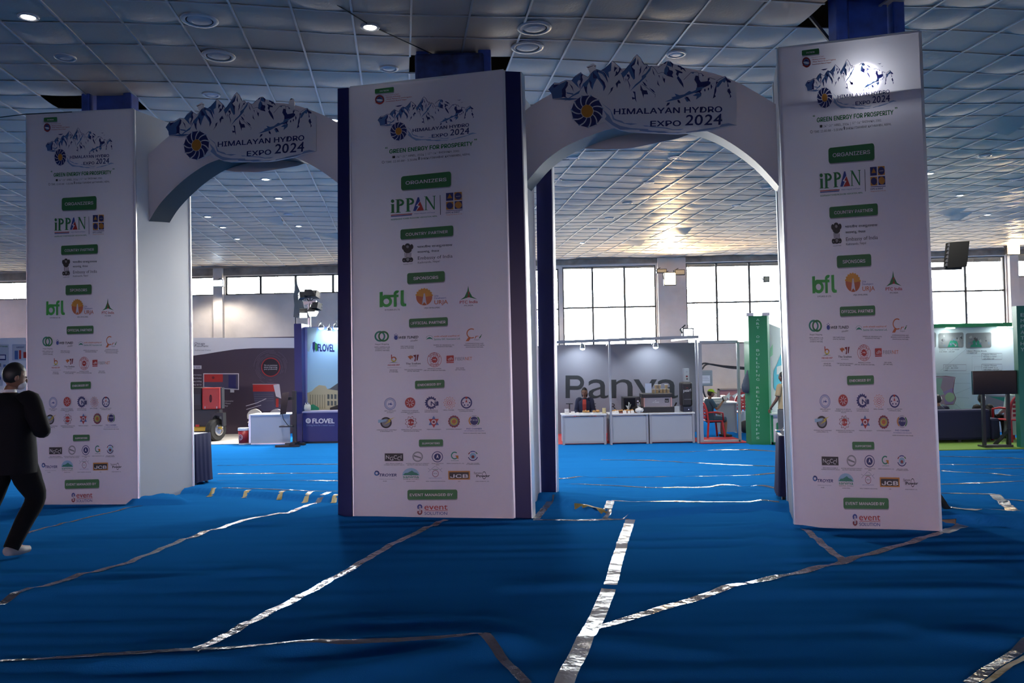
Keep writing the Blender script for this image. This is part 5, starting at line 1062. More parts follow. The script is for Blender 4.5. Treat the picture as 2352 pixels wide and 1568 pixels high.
for k, px in enumerate((1501, 1509.5, 1518.5, 1526, 1534)): cup(px, zt_, ['brown paper cup leftmost in the lower row on the coffee machine', 'brown paper cup second from left in the lower row on the coffee machine', 'brown paper cup in the middle of the lower row on the coffee machine', 'brown paper cup fourth in the lower row on the coffee machine', 'brown paper cup rightmost in the lower row on the coffee machine'][k])
for k, px in enumerate((1507, 1514.5, 1530.5)): cup(px, zt_+.086, ['brown paper cup top left of the cup stack', 'brown paper cup top middle of the cup stack', 'brown paper cup top right of the cup stack'][k])
g = pbox(1482, 1496.5, 880, 902.5, Ym+.1, .012); single('menu_card', g, mat('card_pale', (.50, .56, .66), .6), 'pale blank menu card standing on the coffee machine', 'sign')
mo = thing('microwave_oven', 'black microwave oven left of the coffee machine', 'oven', (fp(1453, Ym+.1).x, Ym+.1, zb))
ob('oven_body', box(fp(1433, Ym).x, fp(1474, Ym).x, Ym+.22, Ym+.46, zb, pz(1450, 912, Ym)), M_black, mo, bev=.01)
for py in (922, 929): ob('knob', mv(lathe([(.022, 0), (.02, .02)], axis=(0, -1, 0), n=12), (fp(1468, Ym).x, Ym+.22, pz(1468, py, Ym))), M_chrome, mo)
ob('oven_door', box(fp(1436, Ym).x, fp(1462, Ym).x, Ym+.21, Ym+.22, zb+.02, pz(1450, 915, Ym)), M_glass, mo)
gd = thing('coffee_dispenser', 'tall black coffee bean dispenser lettered pearl at the counter end', 'dispenser', (fp(1579, Ym).x, Ym, zb))
ob('dispenser_body', box(fp(1566, Ym).x, fp(1591, Ym).x, Ym, Ym+.3, pz(1579, 933, Ym), pz(1579, 877, Ym)), M_black, gd, bev=.04); ob('dispenser_base', box(fp(1569, Ym).x, fp(1590, Ym).x, Ym+.03, Ym+.3, zb, pz(1579, 933, Ym)), mat('navy_plastic', (.008, .015, .04), .35), gd, bev=.01)
A = Art(); A.text('pearl', 1569.5, 900, 1587, 898.5, 7.2, I_white, 2, bold=.01); A.ring(1578, 893.5, 3, 3.6, I_red, 2, 220, 320); A.quad((1571,916.5),(1588,916.2),(1588,917.2),(1571,917.4), I_gray, 2); A.realize('dispenser_print', onfront(Ym), gd); ob('tap', mv(lathe([(.012, 0), (.012, .03)], axis=(0, -1, 0), n=8), (fp(1581, Ym).x, Ym+.03, pz(1581, 940, Ym))), M_chrome, gd)
wb_ = thing('wall_dispenser', 'white upright box behind the black dispenser', 'box', (fp(1578, Ym+.35).x, Ym+.35, zb)); ob('box_body', box(fp(1572, Ym+.32).x, fp(1584, Ym+.32).x, Ym+.32, Ym+.45, zb, pz(1578, 846, Ym)), M_counter, wb_, bev=.005)
A = Art(); A.disc(1577.5, 864, 2.4, I_mar, 1, 2); A.disc(1578, 870, 1.8, I_black, 1); A.quad((1575,853.3),(1579.5,853.3),(1579.5,854.3),(1575,854.3), I_gray, 1); A.realize('box_print', onfront(Ym+.32), wb_)
ko = thing('knock_box', 'small grey waste box between coffee machine and dispenser', 'box', (fp(1555, Ym).x, Ym, zb)); ob('box_body', box(fp(1549, Ym).x, fp(1560, Ym).x, Ym+.02, Ym+.18, zb, pz(1555, 933, Ym)), M_counter, ko); ob('handle', bar((fp(1551, Ym).x, Ym+.1, pz(1551, 933, Ym)), (fp(1556, Ym).x, Ym+.12, pz(1555, 925, Ym)), .02), M_black, ko)
# pastries and price cards
M_bun = mat('baked_crust', (.42, .22, .07), .7); M_tray = mat('bread_tray', (.20, .06, .04), .6); M_plate = mat('plate_white', (.68, .68, .68), .4); M_film = mat('plastic_film', (.42, .44, .42), .15)
def buns(px0, px1, n, l, tray=M_plate, film=False):
    Y = YC+.14; x0, x1 = fp(px0, Y).x, fp(px1, Y).x; t = thing('pastry_tray', l, 'pastries', ((x0+x1)/2, Y, ZC), 'pastries on the coffee counters')
    ob('tray', box(x0, x1, Y-.08, Y+.12, ZC, ZC+.02), tray, t)
    for k in range(n):
        x = x0+(k+.5)*(x1-x0)/n; ob('pastry', ball((x, Y+.02*(k % 2), ZC+.045), ((x1-x0)/n*.6, .06, .02+.008*(k % 2)), 10, 8), M_bun, t, smooth=True)
    if film: ob('wrapping_film', J(*[prism([(x0+(x1-x0)*.5, Y, ZC+.05), (x0+(x1-x0)*(.5+dx), Y+.01, ZC+.05+dz), (x0+(x1-x0)*(.5+dx*.5+.14), Y+.01, ZC+.05+dz*.9)], (0, .01, 0)) for dx, dz in ((-.3, .10), (0, .17), (.25, .13))]), M_film, t)
for a in ((1337, 1353, 3, 'flat pastries on a white plate at the left counter'), (1360, 1376, 2, 'golden pastry tray beside the yellow box'), (1405, 1420, 3, 'small pastries just right of the middle post'), (1421, 1430, 2, 'dark bread tray left of the wrapped loaves', M_tray), (1432, 1454, 4, 'wrapped loaves under clear film in front of the oven', M_tray, True), (1459, 1475, 3, 'wrapped loaves under clear film beside the coffee machine', M_tray, True)): buns(*a)
for px, w, hh, l in ((1301, 10, 12, 'framed price card at the far left of the counter'), (1315, 8, 6, 'small white price card second from the left'), (1326, 5, 4, 'tiny price card third from the left'), (1409, 7, 5, 'white price card just right of the middle post'), (1416, 7, 6, 'white price card in front of small pastries'), (1434, 8, 6, 'white price card left of three in front of wrapped loaves'), (1444, 6, 5, 'white price card middle of three in front of wrapped loaves'), (1452, 7, 6, 'white price card right of three in front of wrapped loaves')):
    x = fp(px, YC+.02).x; ww = w*.0088/2; c = thing('price_card', l, 'card', (x, YC+.02, ZC), 'price cards on the coffee counters')
    ob('card', hexa([(x-ww, YC+.02, ZC), (x+ww, YC+.02, ZC), (x+ww, YC+.026, ZC), (x-ww, YC+.026, ZC)], [(x-ww, YC+.04, ZC+hh*.009), (x+ww, YC+.04, ZC+hh*.009), (x+ww, YC+.046, ZC+hh*.009), (x-ww, YC+.046, ZC+hh*.009)]), M_plate, c)
    A = Art(); A.quad((px-w*.3, 942), (px+w*.3, 942), (px+w*.3, 944), (px-w*.3, 944), I_gray, 1); A.realize('card_print', lambda u, v, l_: Vector((fp(u, YC).x, YC+.027, ZC+hh*.0045+(943-v)*.002)), c)
single('yellow_box', pbox(1384, 1392, 937, 948.6, YC+.05, .06), mat('box_cream', (.55, .46, .24), .6), 'cream yellow box left of the middle post on the counter', 'box', bev=.004)
bag = ball((fp(1468, YC).x, YC+.05, ZC+.05), (.085, .06, .05), 14, 10); _br = random.Random(9); bag = ([v+Vector((_br.uniform(-.012, .012), _br.uniform(-.01, .01), _br.uniform(-.004, .018) if v.z > ZC+.02 else 0)) for v in bag[0]], bag[1]); single('paper_bag', bag, M_plate, 'white crumpled bag in front of the coffee machine', 'bag')
# woman behind the counter
M_navyj = mat('navy_jacket', (.012, .016, .05), .8)
def inner(root, Mx, HM): ob('red_top', xf(prism([(-.045, .105, .72), (.045, .105, .72), (.05, .128, .93), (.045, .085, 1.06), (-.045, .085, 1.06), (-.05, .128, .93)], (0, .012, 0)), Mx), mat('red_cloth', (.35, .04, .03), .8), root)
p = fp(1343, 17.7); person('woman in a navy jacket and red top behind the coffee counter', (p.x, 17.75, 0), math.radians(170), sit(htilt=-.15), M_navyj, M_suit2, S=.80, coat=True, long_hair=True, extra=inner)

# --- corner seen through the door frame
M_pch = mat('red_plastic', (.42, .02, .03), .35)
def plastic_chair(px, Y, rot, label, S=1.0):
    o = fp(px, Y); t = thing('plastic_chair', label, 'chair', o, 'red plastic chairs'); Mx = Matrix.Translation(o) @ Matrix.Rotation(rot, 4, 'Z') @ Matrix.Scale(S, 4)
    ob('seat', xf(box(-.22, .22, -.20, .22, .41, .435), Mx), M_pch, t, bev=.01)
    arc = [Vector((-.23, -.2, .43)), Vector((-.235, -.235, .68)), Vector((-.16, -.26, .84)), Vector((0, -.27, .88)), Vector((.16, -.26, .84)), Vector((.235, -.235, .68)), Vector((.23, -.2, .43))]
    g = [tube(smoothline(arc, 4), .025, 8)]+[bar((-.20, -.245, z), (.20, -.245, z), .012, .05) for z in (.52, .60, .68, .76)]+[bar((x, -.25, .45), (x, -.262, .82), .03, .012) for x in (-.1, 0, .1)]
    ob('backrest', xf(J(*g), Mx), M_pch, t, smooth=False)
    for sx in (-1, 1):
        ob('armrest', xf(tube([(sx*.235, -.22, .64), (sx*.26, 0, .65), (sx*.25, .18, .62), (sx*.235, .2, .42)], .02, 8), Mx), M_pch, t, smooth=True)
        for sy in (-1, 1): ob('leg', xf(bar((sx*.20, sy*.18, .42), (sx*.235, sy*.23, 0), .04), Mx), M_pch, t)
Yd = 17.6
plastic_chair(1634, Yd, math.radians(-80), 'red plastic chair the man in the green cap sits on', .84); plastic_chair(1694, 19.4, math.radians(20), 'red plastic chair facing the white desk behind the door frame', .98)
plastic_chair(1343, 17.8, math.radians(170), 'red plastic chair the woman behind the counter sits on', .86)
M_denim = mat('denim_blue', (.03, .07, .11), .85); M_cap = mat('cap_lime', (.36, .55, .03), .7)
def phone(root, Mx, HM): ob('phone', xf(xf(box(-.035, .035, -.005, .005, 0, .14), Matrix.Translation((.16, .36, 1.02)) @ Matrix.Rotation(.3, 4, 'X')), Mx), M_black, root)
p = fp(1629, Yd); person('seated man in a lime green cap holding up a phone by the door frame', (p.x, Yd, 0), math.radians(-80), sit(wrR=(.14, .33, 1.0), elR=(.24, .12, .80), wrL=(-.10, .32, .66), htilt=-.2), M_denim, M_denim, cap=M_cap, extra=phone, S=.745, shorts=True, sleeve='short')
tb = thing('desk', 'white desk behind the seated man in the door frame', 'desk', fp(1665, 18.6)); X0, X1 = fp(1640, 18.6).x, fp(1691, 18.6).x
ob('desk_top', box(X0, X1, 18.5, 19.1, .66, .69), M_top, tb); ob('front_panel', box(X0+.03, X1-.04, 18.56, 18.58, .02, .66), M_counter, tb); ob('side_panel', box(X1-.04, X1-.02, 18.5, 19.1, 0, .66), M_counter, tb)
pr = thing('printer', 'white office printer on the desk behind the seated man', 'printer', fp(1645, 18.75, .69)); ob('printer_body', box(fp(1622, 18.7).x, fp(1660, 18.7).x, 18.65, 19.0, .69, pz(1645, 917, 18.7)), M_plate, pr, bev=.02); ob('paper_tray', box(fp(1660, 18.7).x, fp(1669, 18.7).x, 18.7, 18.95, .69, .83), M_plate, pr, bev=.01); ob('scanner_lid', box(fp(1623, 18.7).x, fp(1659, 18.7).x, 18.66, 18.99, pz(1645, 917, 18.7), pz(1645, 917, 18.7)+.03), M_counter, pr, bev=.01)
Yw = 28.6
eb = thing('electrical_box', 'grey electrical box with a white notice on the back wall', 'electrical box', (at(1622, 870, Yw).x, Yw, at(1622, 886, Yw).z))
ob('box_body', pbox(1608, 1637, 850, 886, Yw, .2), mat('switchgear_grey', (.30, .34, .34), .5), eb, bev=.02); ob('notice', pbox(1608, 1631, 862, 880, Yw-.012, .01), M_plate, eb); ob('box_door', pbox(1611, 1634, 853, 884, Yw-.01, .01), mat('switchgear_door', (.26, .30, .30), .5), eb)
A = Art(); [A.line([(1612, y), (1626+k*2, y)], .7, I_gray, 1) for k, y in enumerate((866, 869.5, 873))]; A.realize('notice_print', onfront(Yw-.012), eb)
for P, l in (([(1608,845),(1616,834),(1640,838),(1680,845),(1725,848)], 'thick dark cable sagging from the electrical box to the green tower'), ([(1612,848),(1625,836),(1660,840),(1700,843),(1725,845)], 'second cable looping from the electrical box'), ([(1614,886),(1616,900),(1622,915)], 'short cable hanging under the electrical box')):
    single('wall_cable', tube(smoothline([at(x, y, Yw+.1) for x, y in P], 5), .03, 6), M_dark, l, 'cable')
lo = thing('loading_opening', 'low opening in the back wall with a pink shutter', 'opening', (at(1675, 918, 28.9).x, 28.9, at(1675, 945, 28.9).z))
ob('opening_frame', J(pbox(1649, 1653, 892, 946, 28.5, .1), pbox(1716, 1720, 892, 946, 28.5, .1), pbox(1649, 1720, 892, 895, 28.5, .1)), mat('door_timber', (.35, .28, .24), .7), lo); ob('shutter', pbox(1653, 1716, 895, 920, 28.56, .02), mat('pink_shutter', (.55, .22, .22), .5), lo); ob('lower_leaf', pbox(1653, 1716, 920, 946, 28.56, .02), M_plate, lo)
wr_ = random.Random(4); fv = []
for k in range(14):
    x, y = wr_.uniform(1660, 1705), wr_.uniform(906, 938); fv.append(prism([at(x, y, 28.2), at(x+wr_.uniform(6, 16), y-wr_.uniform(2, 9), 28.3), at(x+wr_.uniform(2, 9), y+wr_.uniform(4, 9), 28.15)], (0, .04, 0)))
single('plastic_sheeting', J(*fv), mat('pale_film', (.45, .55, .58), .15), 'crumpled clear plastic sheeting heaped before the pink shutter', 'plastic sheet')
ja = smoothline([at(1721, 848, 16.05), at(1719, 870, 16.05), at(1716, 890, 16.05), at(1717, 903, 16.05)], 4)
single('jacket', tube(ja, [.03, .05, .06, .08, .09, .1, .1, .11, .11, .10, .09, .06, .02], 10), mat('slate_cloth', (.06, .08, .11), .9, bump=.5, bscale=9), 'dark jacket hanging at the left edge of the green tower', 'jacket', smooth=True)
single('shoulder_bag', ball(fp(1712, 18.0, .10)+Vector((0, 0, .08)), (.16, .12, .14), 12, 8), M_dark, 'dark bag on the floor at the foot of the green tower', 'bag', smooth=True)
single('water_jar', lathe([(.001, 0), (.10, 0), (.11, .04), (.11, .34), (.05, .42), (.05, .48), (.001, .48)], fp(1707, 18.6), 14), mat('blue_white_jar', (.45, .52, .66), .3), 'pale water jar behind the bag by the green tower', 'jar', smooth=True)

# --- green tower stall
YG = 15.9
gt = thing('green_tower', 'tall green tower lettered down its front beyond the right arch', 'stall', fp(1744, YG))
X0, X1 = fp(1723, YG).x, fp(1766, YG).x; zg = pz(1744, 725, YG)
ob('tower_body', box(X0, X1, YG, YG+.35, 0, zg), M_kgreen, gt); ob('top_bracket', J(box(X0-.04, X0+.1, YG-.02, YG+.1, zg, zg+.06), box(X1-.1, X1+.05, YG-.02, YG+.1, zg, zg+.06)), M_alu, gt)
A = Art(); ys_ = 733.5
for wd_, y0, y1 in (('ART', 734, 752), ('OF', 773, 784), ('BUILDING', 804, 871), ('RELATIONSHIPS', 890, 1005)):
    n = len(wd_); st = (y1-y0)/(n-1) if n > 1 else 0
    for k, ch in enumerate(wd_): A.text(ch, 1737, y0+st*k+2.8, 1744 if ch != 'I' else 1739, y0+st*k+2.8, 5.6, ink('mint', (.42, .62, .50)), 1, bold=.02)
A.realize('tower_lettering', onfront(YG), gt)
ob('edge_panel', hexa([(X1, YG, 0), (X1+.06, YG+.06, 0), (X1+.06, YG+.3, 0), (X1, YG+.3, 0)], [(X1, YG, zg), (X1+.06, YG+.06, zg), (X1+.06, YG+.3, zg), (X1, YG+.3, zg)]), mat('stall_green_light', (.10, .48, .24), .4), gt)
mw = thing('map_wall', 'pale map wall with green header behind the green tower', 'stall', fp(1790, 18.2)); xa, xb = X1+.08, fp(1826, 21).x
Ya, Yb = YG+.37, 21.5
pa = [Vector((xa, Ya, 0)), Vector((xb, Yb, 0))]; za = pz(1770, 742, Ya)
ob('wall_panel', hexa([pa[0], pa[1], pa[1]+Vector((.05, 0, 0)), pa[0]+Vector((.05, 0, 0))], [pa[0]+Vector((0, 0, za)), pa[1]+Vector((0, 0, za)), pa[1]+Vector((.05, 0, za)), pa[0]+Vector((.05, 0, za))]), mat('map_wall_print', (.48, .55, .52), .9, spec=0), mw)
nv = Vector((-(pa[1]-pa[0]).y, (pa[1]-pa[0]).x, 0)).normalized()
A = Art(); A.poly([(1776,852),(1784,835),(1792,815),(1800,800),(1806,800),(1806,890),(1798,905),(1786,905),(1776,890)], mat('ink_map_blue', (.12, .42, .50), .9, spec=0), 1); A.poly([(1768,800),(1774,790),(1774,815),(1768,820)], mat('ink_map_green', (.25, .52, .32), .9, spec=0), 1); A.quad((1783,842),(1796,838),(1796,858),(1783,860), mat('ink_map_pale', (.55, .6, .55), .9, spec=0), 2)
A.realize('map_print', lambda x, y, l: onplane(x, y, pa[0]+Vector((.05, 0, 0)), nv)-nv*(.006+.002*l), mw)
ob('header', bar(pa[0]+Vector((-.03, 0, za)), pa[1]+Vector((-.03, 0, za)), .14, .12), M_kgreen, mw)
for k, y in enumerate((16.9, 17.9)): q = pa[0].lerp(pa[1], (y-Ya)/(Yb-Ya)); ob('header_lamp', mv(lathe([(.07, 0), (.07, .02)], n=14), (q.x-.06, q.y, za-.09)), M_ledw, mw)
gc = thing('green_trimmed_counter', 'white counter with green edges beside the green tower', 'counter', fp(1782, YG+.1)); YG -= .12; X0, X1 = fp(1769, YG+.1).x, fp(1806, YG+.1).x; zc = pz(1780, 949, YG+.1)
ob('front_panel', box(X0, X1, YG+.1, YG+.14, .02, zc-.03), M_plate, gc); ob('counter_top', box(X0-.01, X1+.02, YG+.05, YG+.42, zc-.03, zc), M_mint, gc); ob('green_edge', J(box(X0, X0+.04, YG+.09, YG+.1, 0, zc-.03), box(X0, X1, YG+.09, YG+.1, 0, .05)), M_kgreen, gc)
A = Art(); A.text('b', 1784, 999, 1800, 999, 30, M_kgreen, 1, bold=.03); A.realize('counter_logo', onfront(YG+.1), gc)
p = fp(1803, 15.3); person('person in a cream shirt leaning at the green trimmed counter', (p.x, 15.35, 0), math.radians(35), stand(elL=(-.24, .02, 1.12), wrL=(-.22, .20, .93), wrR=(.2, .2, .92)), mat('cream_shirt', (.45, .36, .20), .8), mat('grey_trousers', (.10, .11, .12), .85), S=.80, sleeve='short')

# --- lounge stall on the right
YB = 17.6
ls = thing('lounge_stall_wall', 'pale stall wall with map, photos and green header behind the sofa', 'stall', fp(2245, YB))
X0, X1 = fp(2085, YB).x, fp(2349, YB).x; zb_ = pz(2240, 752, YB)
ob('wall_panel', box(X0, X1, YB, YB+.06, 0, zb_), M_mint, ls); ob('header', box(X0, X1, YB-.5, YB+.06, zb_, pz(2240, 744, YB)), M_kgreen, ls)
for px in (2187, 2306, 2331): q = fp(px, YB-.2, zb_-.004); ob('header_lamp', mv(lathe([(.09, -.015), (.09, 0)], n=14), q), M_ledw, ls); beam(q+Vector((0, 0, -.05)), 10, (.85, .95, 1), 110, q+Vector((0, .3, -1)))
A = Art(); Iph = ink('photo_grey', (.26, .27, .26)); Iln = ink('line', (.30, .36, .36)); Igr = ink('photo_green', (.03, .28, .16))
for x0, x1, gx in ((2085, 2150, 2120), (2155, 2213, 2188), (2218, 2277, 2240)):
    A.rrect((x0,765),(x1,763),(x1,798),(x0,800), Iph, 1, .12); A.poly([(gx-12,797),(gx-6,783),(gx+2,778),(gx+10,784),(gx+15,797)], Igr, 2); pr_ = random.Random(x0)
    for k in range(16):
        u, v = pr_.uniform(x0+4, x1-8), pr_.uniform(768, 792); w_ = pr_.uniform(3, 8); A.poly([(u, v+pr_.uniform(0, 2)), (u+w_*.7, v-pr_.uniform(0, 2)), (u+w_, v+pr_.uniform(2, 6)), (u+w_*.4, v+pr_.uniform(3, 7))], (I_gray, ink('photo_pale', (.42, .42, .40)), ink('photo_blue', (.2, .26, .33)), ink('photo_dark', (.09, .09, .09)))[k % 4], 3+k % 3)
def label(x0, x1, y, lines):
    for k, t in enumerate(lines): A.text(t, x0, y+k*5, min(x1, x0+len(t)*2.7), y+k*5, 3, I_black, 2)
label(2157, 2212, 804, ['Upper Trisuli RAP', '216 MW - HCAP']); label(2220, 2272, 807, ['Upper Phawa Khola', '4.9 MW HP'])
for x0, x1, y0, y1, ls_ in ((2255, 2301, 811, 825, ['Upper Phawa', 'Khola-2 HPP', '4.9 MW HP']), (2255, 2301, 836, 850, ['Upper Phawa', 'Hill HPP 2 x', '200 MW - HCAP']), (2167, 2219, 837, 851, ['Lower Solu', 'HEP - 82 MW', 'HP'])):
    A.ring(0, 0, 0, .01, Iln, 1)
    A.line([(x0, y0), (x1, y0), (x1, y1), (x0, y1), (x0, y0)], .9, I_gray, 1); label(x0+4, x1-3, y0+4.4, ls_)
A.poly([(2085,868),(2120,872),(2150,868),(2172,864),(2192,866),(2190,890),(2188,900),(2194,915),(2190,926),(2170,928),(2140,930),(2085,935)], ink('map_rose', (.50, .35, .40)), 1)
A.poly([(2085,870),(2165,868),(2160,890),(2170,905),(2085,925)], ink('map_mint', (.40, .60, .46)), 2); A.disc(2181, 912, 11, ink('map_lime', (.45, .62, .36)), 4); A.poly([(2165,900),(2190,890),(2190,902),(2170,907)], ink('map_mauve', (.42, .30, .55)), 3); A.poly([(2168,915),(2190,922),(2188,929),(2170,928)], ink('map_mauve', (.42, .30, .55)), 3)
A.line([(2085,868),(2172,863.5),(2193,866),(2188,898),(2195,915),(2190,928),(2168,929)], 1.2, I_mar, 6)
for P in ([(2300,818),(2232,818),(2232,860)], [(2255,842),(2238,842),(2238,866)], [(2160,851),(2220,800)], [(2192,880),(2229,880)], [(2192,905),(2229,890)], [(2194,912),(2226,914)], [(2190,925),(2215,945)], [(2094,858),(2229,858)]): A.line(P, .5, Iln, 2)
A.rrect((2262,906),(2316,908),(2316,935),(2262,937), Iph, 1, .12); A.poly([(2270,910),(2310,912),(2306,922),(2290,916)], Igr, 2)
A.realize('wall_graphics', onfront(YB), ls)
ep = thing('green_pillar', 'green lettered pillar at the right edge beside the lounge', 'stall', fp(2360, 14.5)); X0, X1 = fp(2341, 14.5).x, fp(2400, 14.5).x; ze = pz(2350, 702, 14.5)
ob('pillar_body', box(X0, X1, 14.5, 14.62, 0, ze), mat('stall_green_dark', (.02, .20, .13), .45), ep)
A = Art()
for k, ch in enumerate('EMPATHY'): A.text(ch, 2344, 727+k*13.2, 2352.5, 727+k*13.2, 8.5, ink('mint', (.42, .62, .50)), 1, bold=.02)
A.realize('pillar_lettering', onfront(14.5), ep)
ob('fascia', prism([(fp(2318, YB).x, YB-.4, pz(2318, 744, YB)), (X0, 14.64, ze), (X0, 14.64, ze-.35), (fp(2318, YB).x, YB-.4, zb_-.02)], (.03, .03, 0)), mat('fascia_pale', (.5, .58, .55), .5), ep)
struct('floor_1', box(fp(2085, 15).x, fp(2420, 15).x, 14.35, YB, .004, .02), mat('green_grass_mat', (.14, .26, .035), .95, bump=.4, bscale=150))
sf = thing('sofa', 'navy sofa with its back to the camera in the lounge', 'sofa', fp(2226, 15.5)); M_sofa = mat('navy_sofa', (.008, .012, .05), .8)
X0, X1 = fp(2128, 15.5).x, fp(2275, 15.5).x; zs = pz(2220, 940, 15.5); X2 = fp(2297, 15.5).x
ob('sofa_back', box(X0, X1, 15.5, 15.72, .06, zs), M_sofa, sf, bev=.05); ob('armrest', box(X1, X2, 15.52, 16.35, .06, pz(2290, 960, 15.5)), M_sofa, sf, bev=.05); ob('seat', box(X0, X1, 15.72, 16.4, .06, .42), M_sofa, sf, bev=.05)
for px in (2140, 2205, 2270): ob('foot', box(fp(px, 15.5).x-.03, fp(px, 15.5).x+.03, 15.56, 15.62, .02, .07), M_dark, sf)
M_dj = mat('charcoal_jacket', (.015, .014, .013), .85)
for px, py, l, m, Y in ((2153, 912, 'man in a dark jacket seated at the left end of the sofa, from behind', mat('navy_shirt', (.01, .014, .04), .8), 16.0), (2255, 907, 'man in a charcoal jacket seated on the sofa behind the screen stand', M_dj, 16.0)):
    p = fp(px, Y); person(l, (p.x, Y, .02), 0, sit(hip=(0, 0, .36), chest=(0, -.04, .64), neck=(0, -.03, .80), head=(0, .02, .945), shL=(-.165, -.04, .745), elL=(-.22, .0, .52), wrL=(-.14, .22, .46), shR=(.165, -.04, .745), elR=(.22, .0, .52), wrR=(.14, .22, .46), hpL=(-.09, .03, .36), knL=(-.12, .42, .42), hpR=(.09, .03, .36), knR=(.12, .42, .42), hyaw=.4 if px < 2200 else -.3), m, M_suit2, S=.82, coat=True)
plastic_chair(2322, 15.6, math.radians(12), 'red plastic chair under the seated person in pale green'); p = fp(2326, 15.75)
def shawl(root, Mx, HM):
    V = []; 
    for k in range(13):
        t = k/12
        for q in range(16):
            a = 2*math.pi*q/16; r = .17+.10*t+.012*math.sin(5*a+6*t); V.append(Vector((r*1.15*math.cos(a), r*.95*math.sin(a)-.02-.03*t, 1.07-.92*t)))
    ob('pale_green_robe', xf((V, [(k*16+q, k*16+(q+1) % 16, (k+1)*16+(q+1) % 16, (k+1)*16+q) for k in range(12) for q in range(16)]), Mx), mat('pale_green_cloth', (.42, .58, .54), .8), root, smooth=True)
person('person wrapped in a pale green robe seated at the right edge, from behind', (p.x, 15.72, .02), math.radians(15), sit(hyaw=-.3), mat('pale_green_cloth', (.42, .58, .54), .8), M_suit2, S=.80, extra=shawl)
tv = thing('screen_stand', 'black flat screen on a black two post stand in the lounge', 'screen', fp(2284, 14.55)); Yt = 14.6
X0, X1 = fp(2231, Yt).x, fp(2333, Yt).x; ob('screen', box(X0, X1, Yt-.06, Yt-.01, pz(2280, 905, Yt), pz(2280, 851, Yt)), M_glass, tv, bev=.006)
for px in (2259, 2316): x = fp(px, Yt).x; ob('post', box(x-.025, x+.025, Yt, Yt+.05, .02, pz(px, 862, Yt)), M_black, tv)
ob('base_bar', box(fp(2256, Yt).x, fp(2320, Yt).x, Yt-.05, Yt+.0, .02, .06), M_dark, tv); ob('base_bar', box(fp(2256, Yt).x, fp(2320, Yt).x, Yt+.06, Yt+.2, .02, .05), M_dark, tv); ob('brace', J(bar((fp(2316, Yt).x, Yt+.02, .35), (fp(2331, Yt).x, Yt+.25, .04), .06), bar((fp(2316, Yt).x, Yt+.02, .3), (fp(2300, Yt).x, Yt+.25, .04), .05)), M_black, tv)
# loudspeaker hung at the right
sp = thing('loudspeaker', 'black line array loudspeaker on a bracket against the bright windows', 'loudspeaker', at(2200, 585, 20))
Ys = 20.0; top = [at(x, y, Ys) for x, y in ((2182, 556), (2227, 553), (2221, 612), (2176, 615))]
ob('cabinet', prism(top, (0, .2, 0)), mat('speaker_black', (.006, .006, .006), .9, spec=.1), sp)
ob('cabinet_ridge', J(*[bar(at(2181-k*1.0, 560+k*9, Ys+.03), at(2178-k*1.0, 566+k*9, Ys+.03), .05) for k in range(6)]), M_dark, sp); ob('bracket', J(bar(at(2137, 617, Ys+.1), at(2208, 615, Ys+.1), .08), bar(at(2180, 612, Ys+.1), at(2216, 611, Ys+.1), .05)), M_dark, sp)
xp = at(2125, 617, Ys).x; ob('support_pole', tube([(xp, Ys+.1, 0), (xp, Ys+.1, at(2125, 617, Ys).z+.1)], .05, 10), M_dark, sp); ob('bracket', bar((xp, Ys+.1, at(2125, 617, Ys).z), at(2140, 617, Ys+.1), .07), M_dark, sp)
# stand foot beside the right column
p0 = onz(2183, 1184); ss = thing('tripod_stand', 'black stand with splayed legs half hidden behind the right column', 'stand', (p0.x-.03, p0.y+.55, 0)); c0 = Vector((p0.x-.04, p0.y+.58, 0))
for q in (Vector((p0.x, p0.y, .02)), Vector((p0.x+.02, p0.y+1.0, .02)), Vector((p0.x+.25, p0.y+.6, .02))): ob('leg', bar(c0+Vector((0, 0, .45)), q, .045), M_black, ss)
ob('pole', tube([c0+Vector((0, 0, .1)), c0+Vector((0, 0, 1.5))], .02, 8), M_black, ss)
bp_ = [onz(*q, .01) for q in ((2150, 1185), (2200, 1187), (2235, 1178), (2165, 1178))]; single('bare_board', prism([onz(*q, .004) for q in ((2140, 1206), (2195, 1204), (2220, 1186), (2140, 1186))], (0, 0, .05)), mat('raw_plywood', (.16, .12, .085), .8), 'bare plywood board showing at the foot of the right column', 'board')

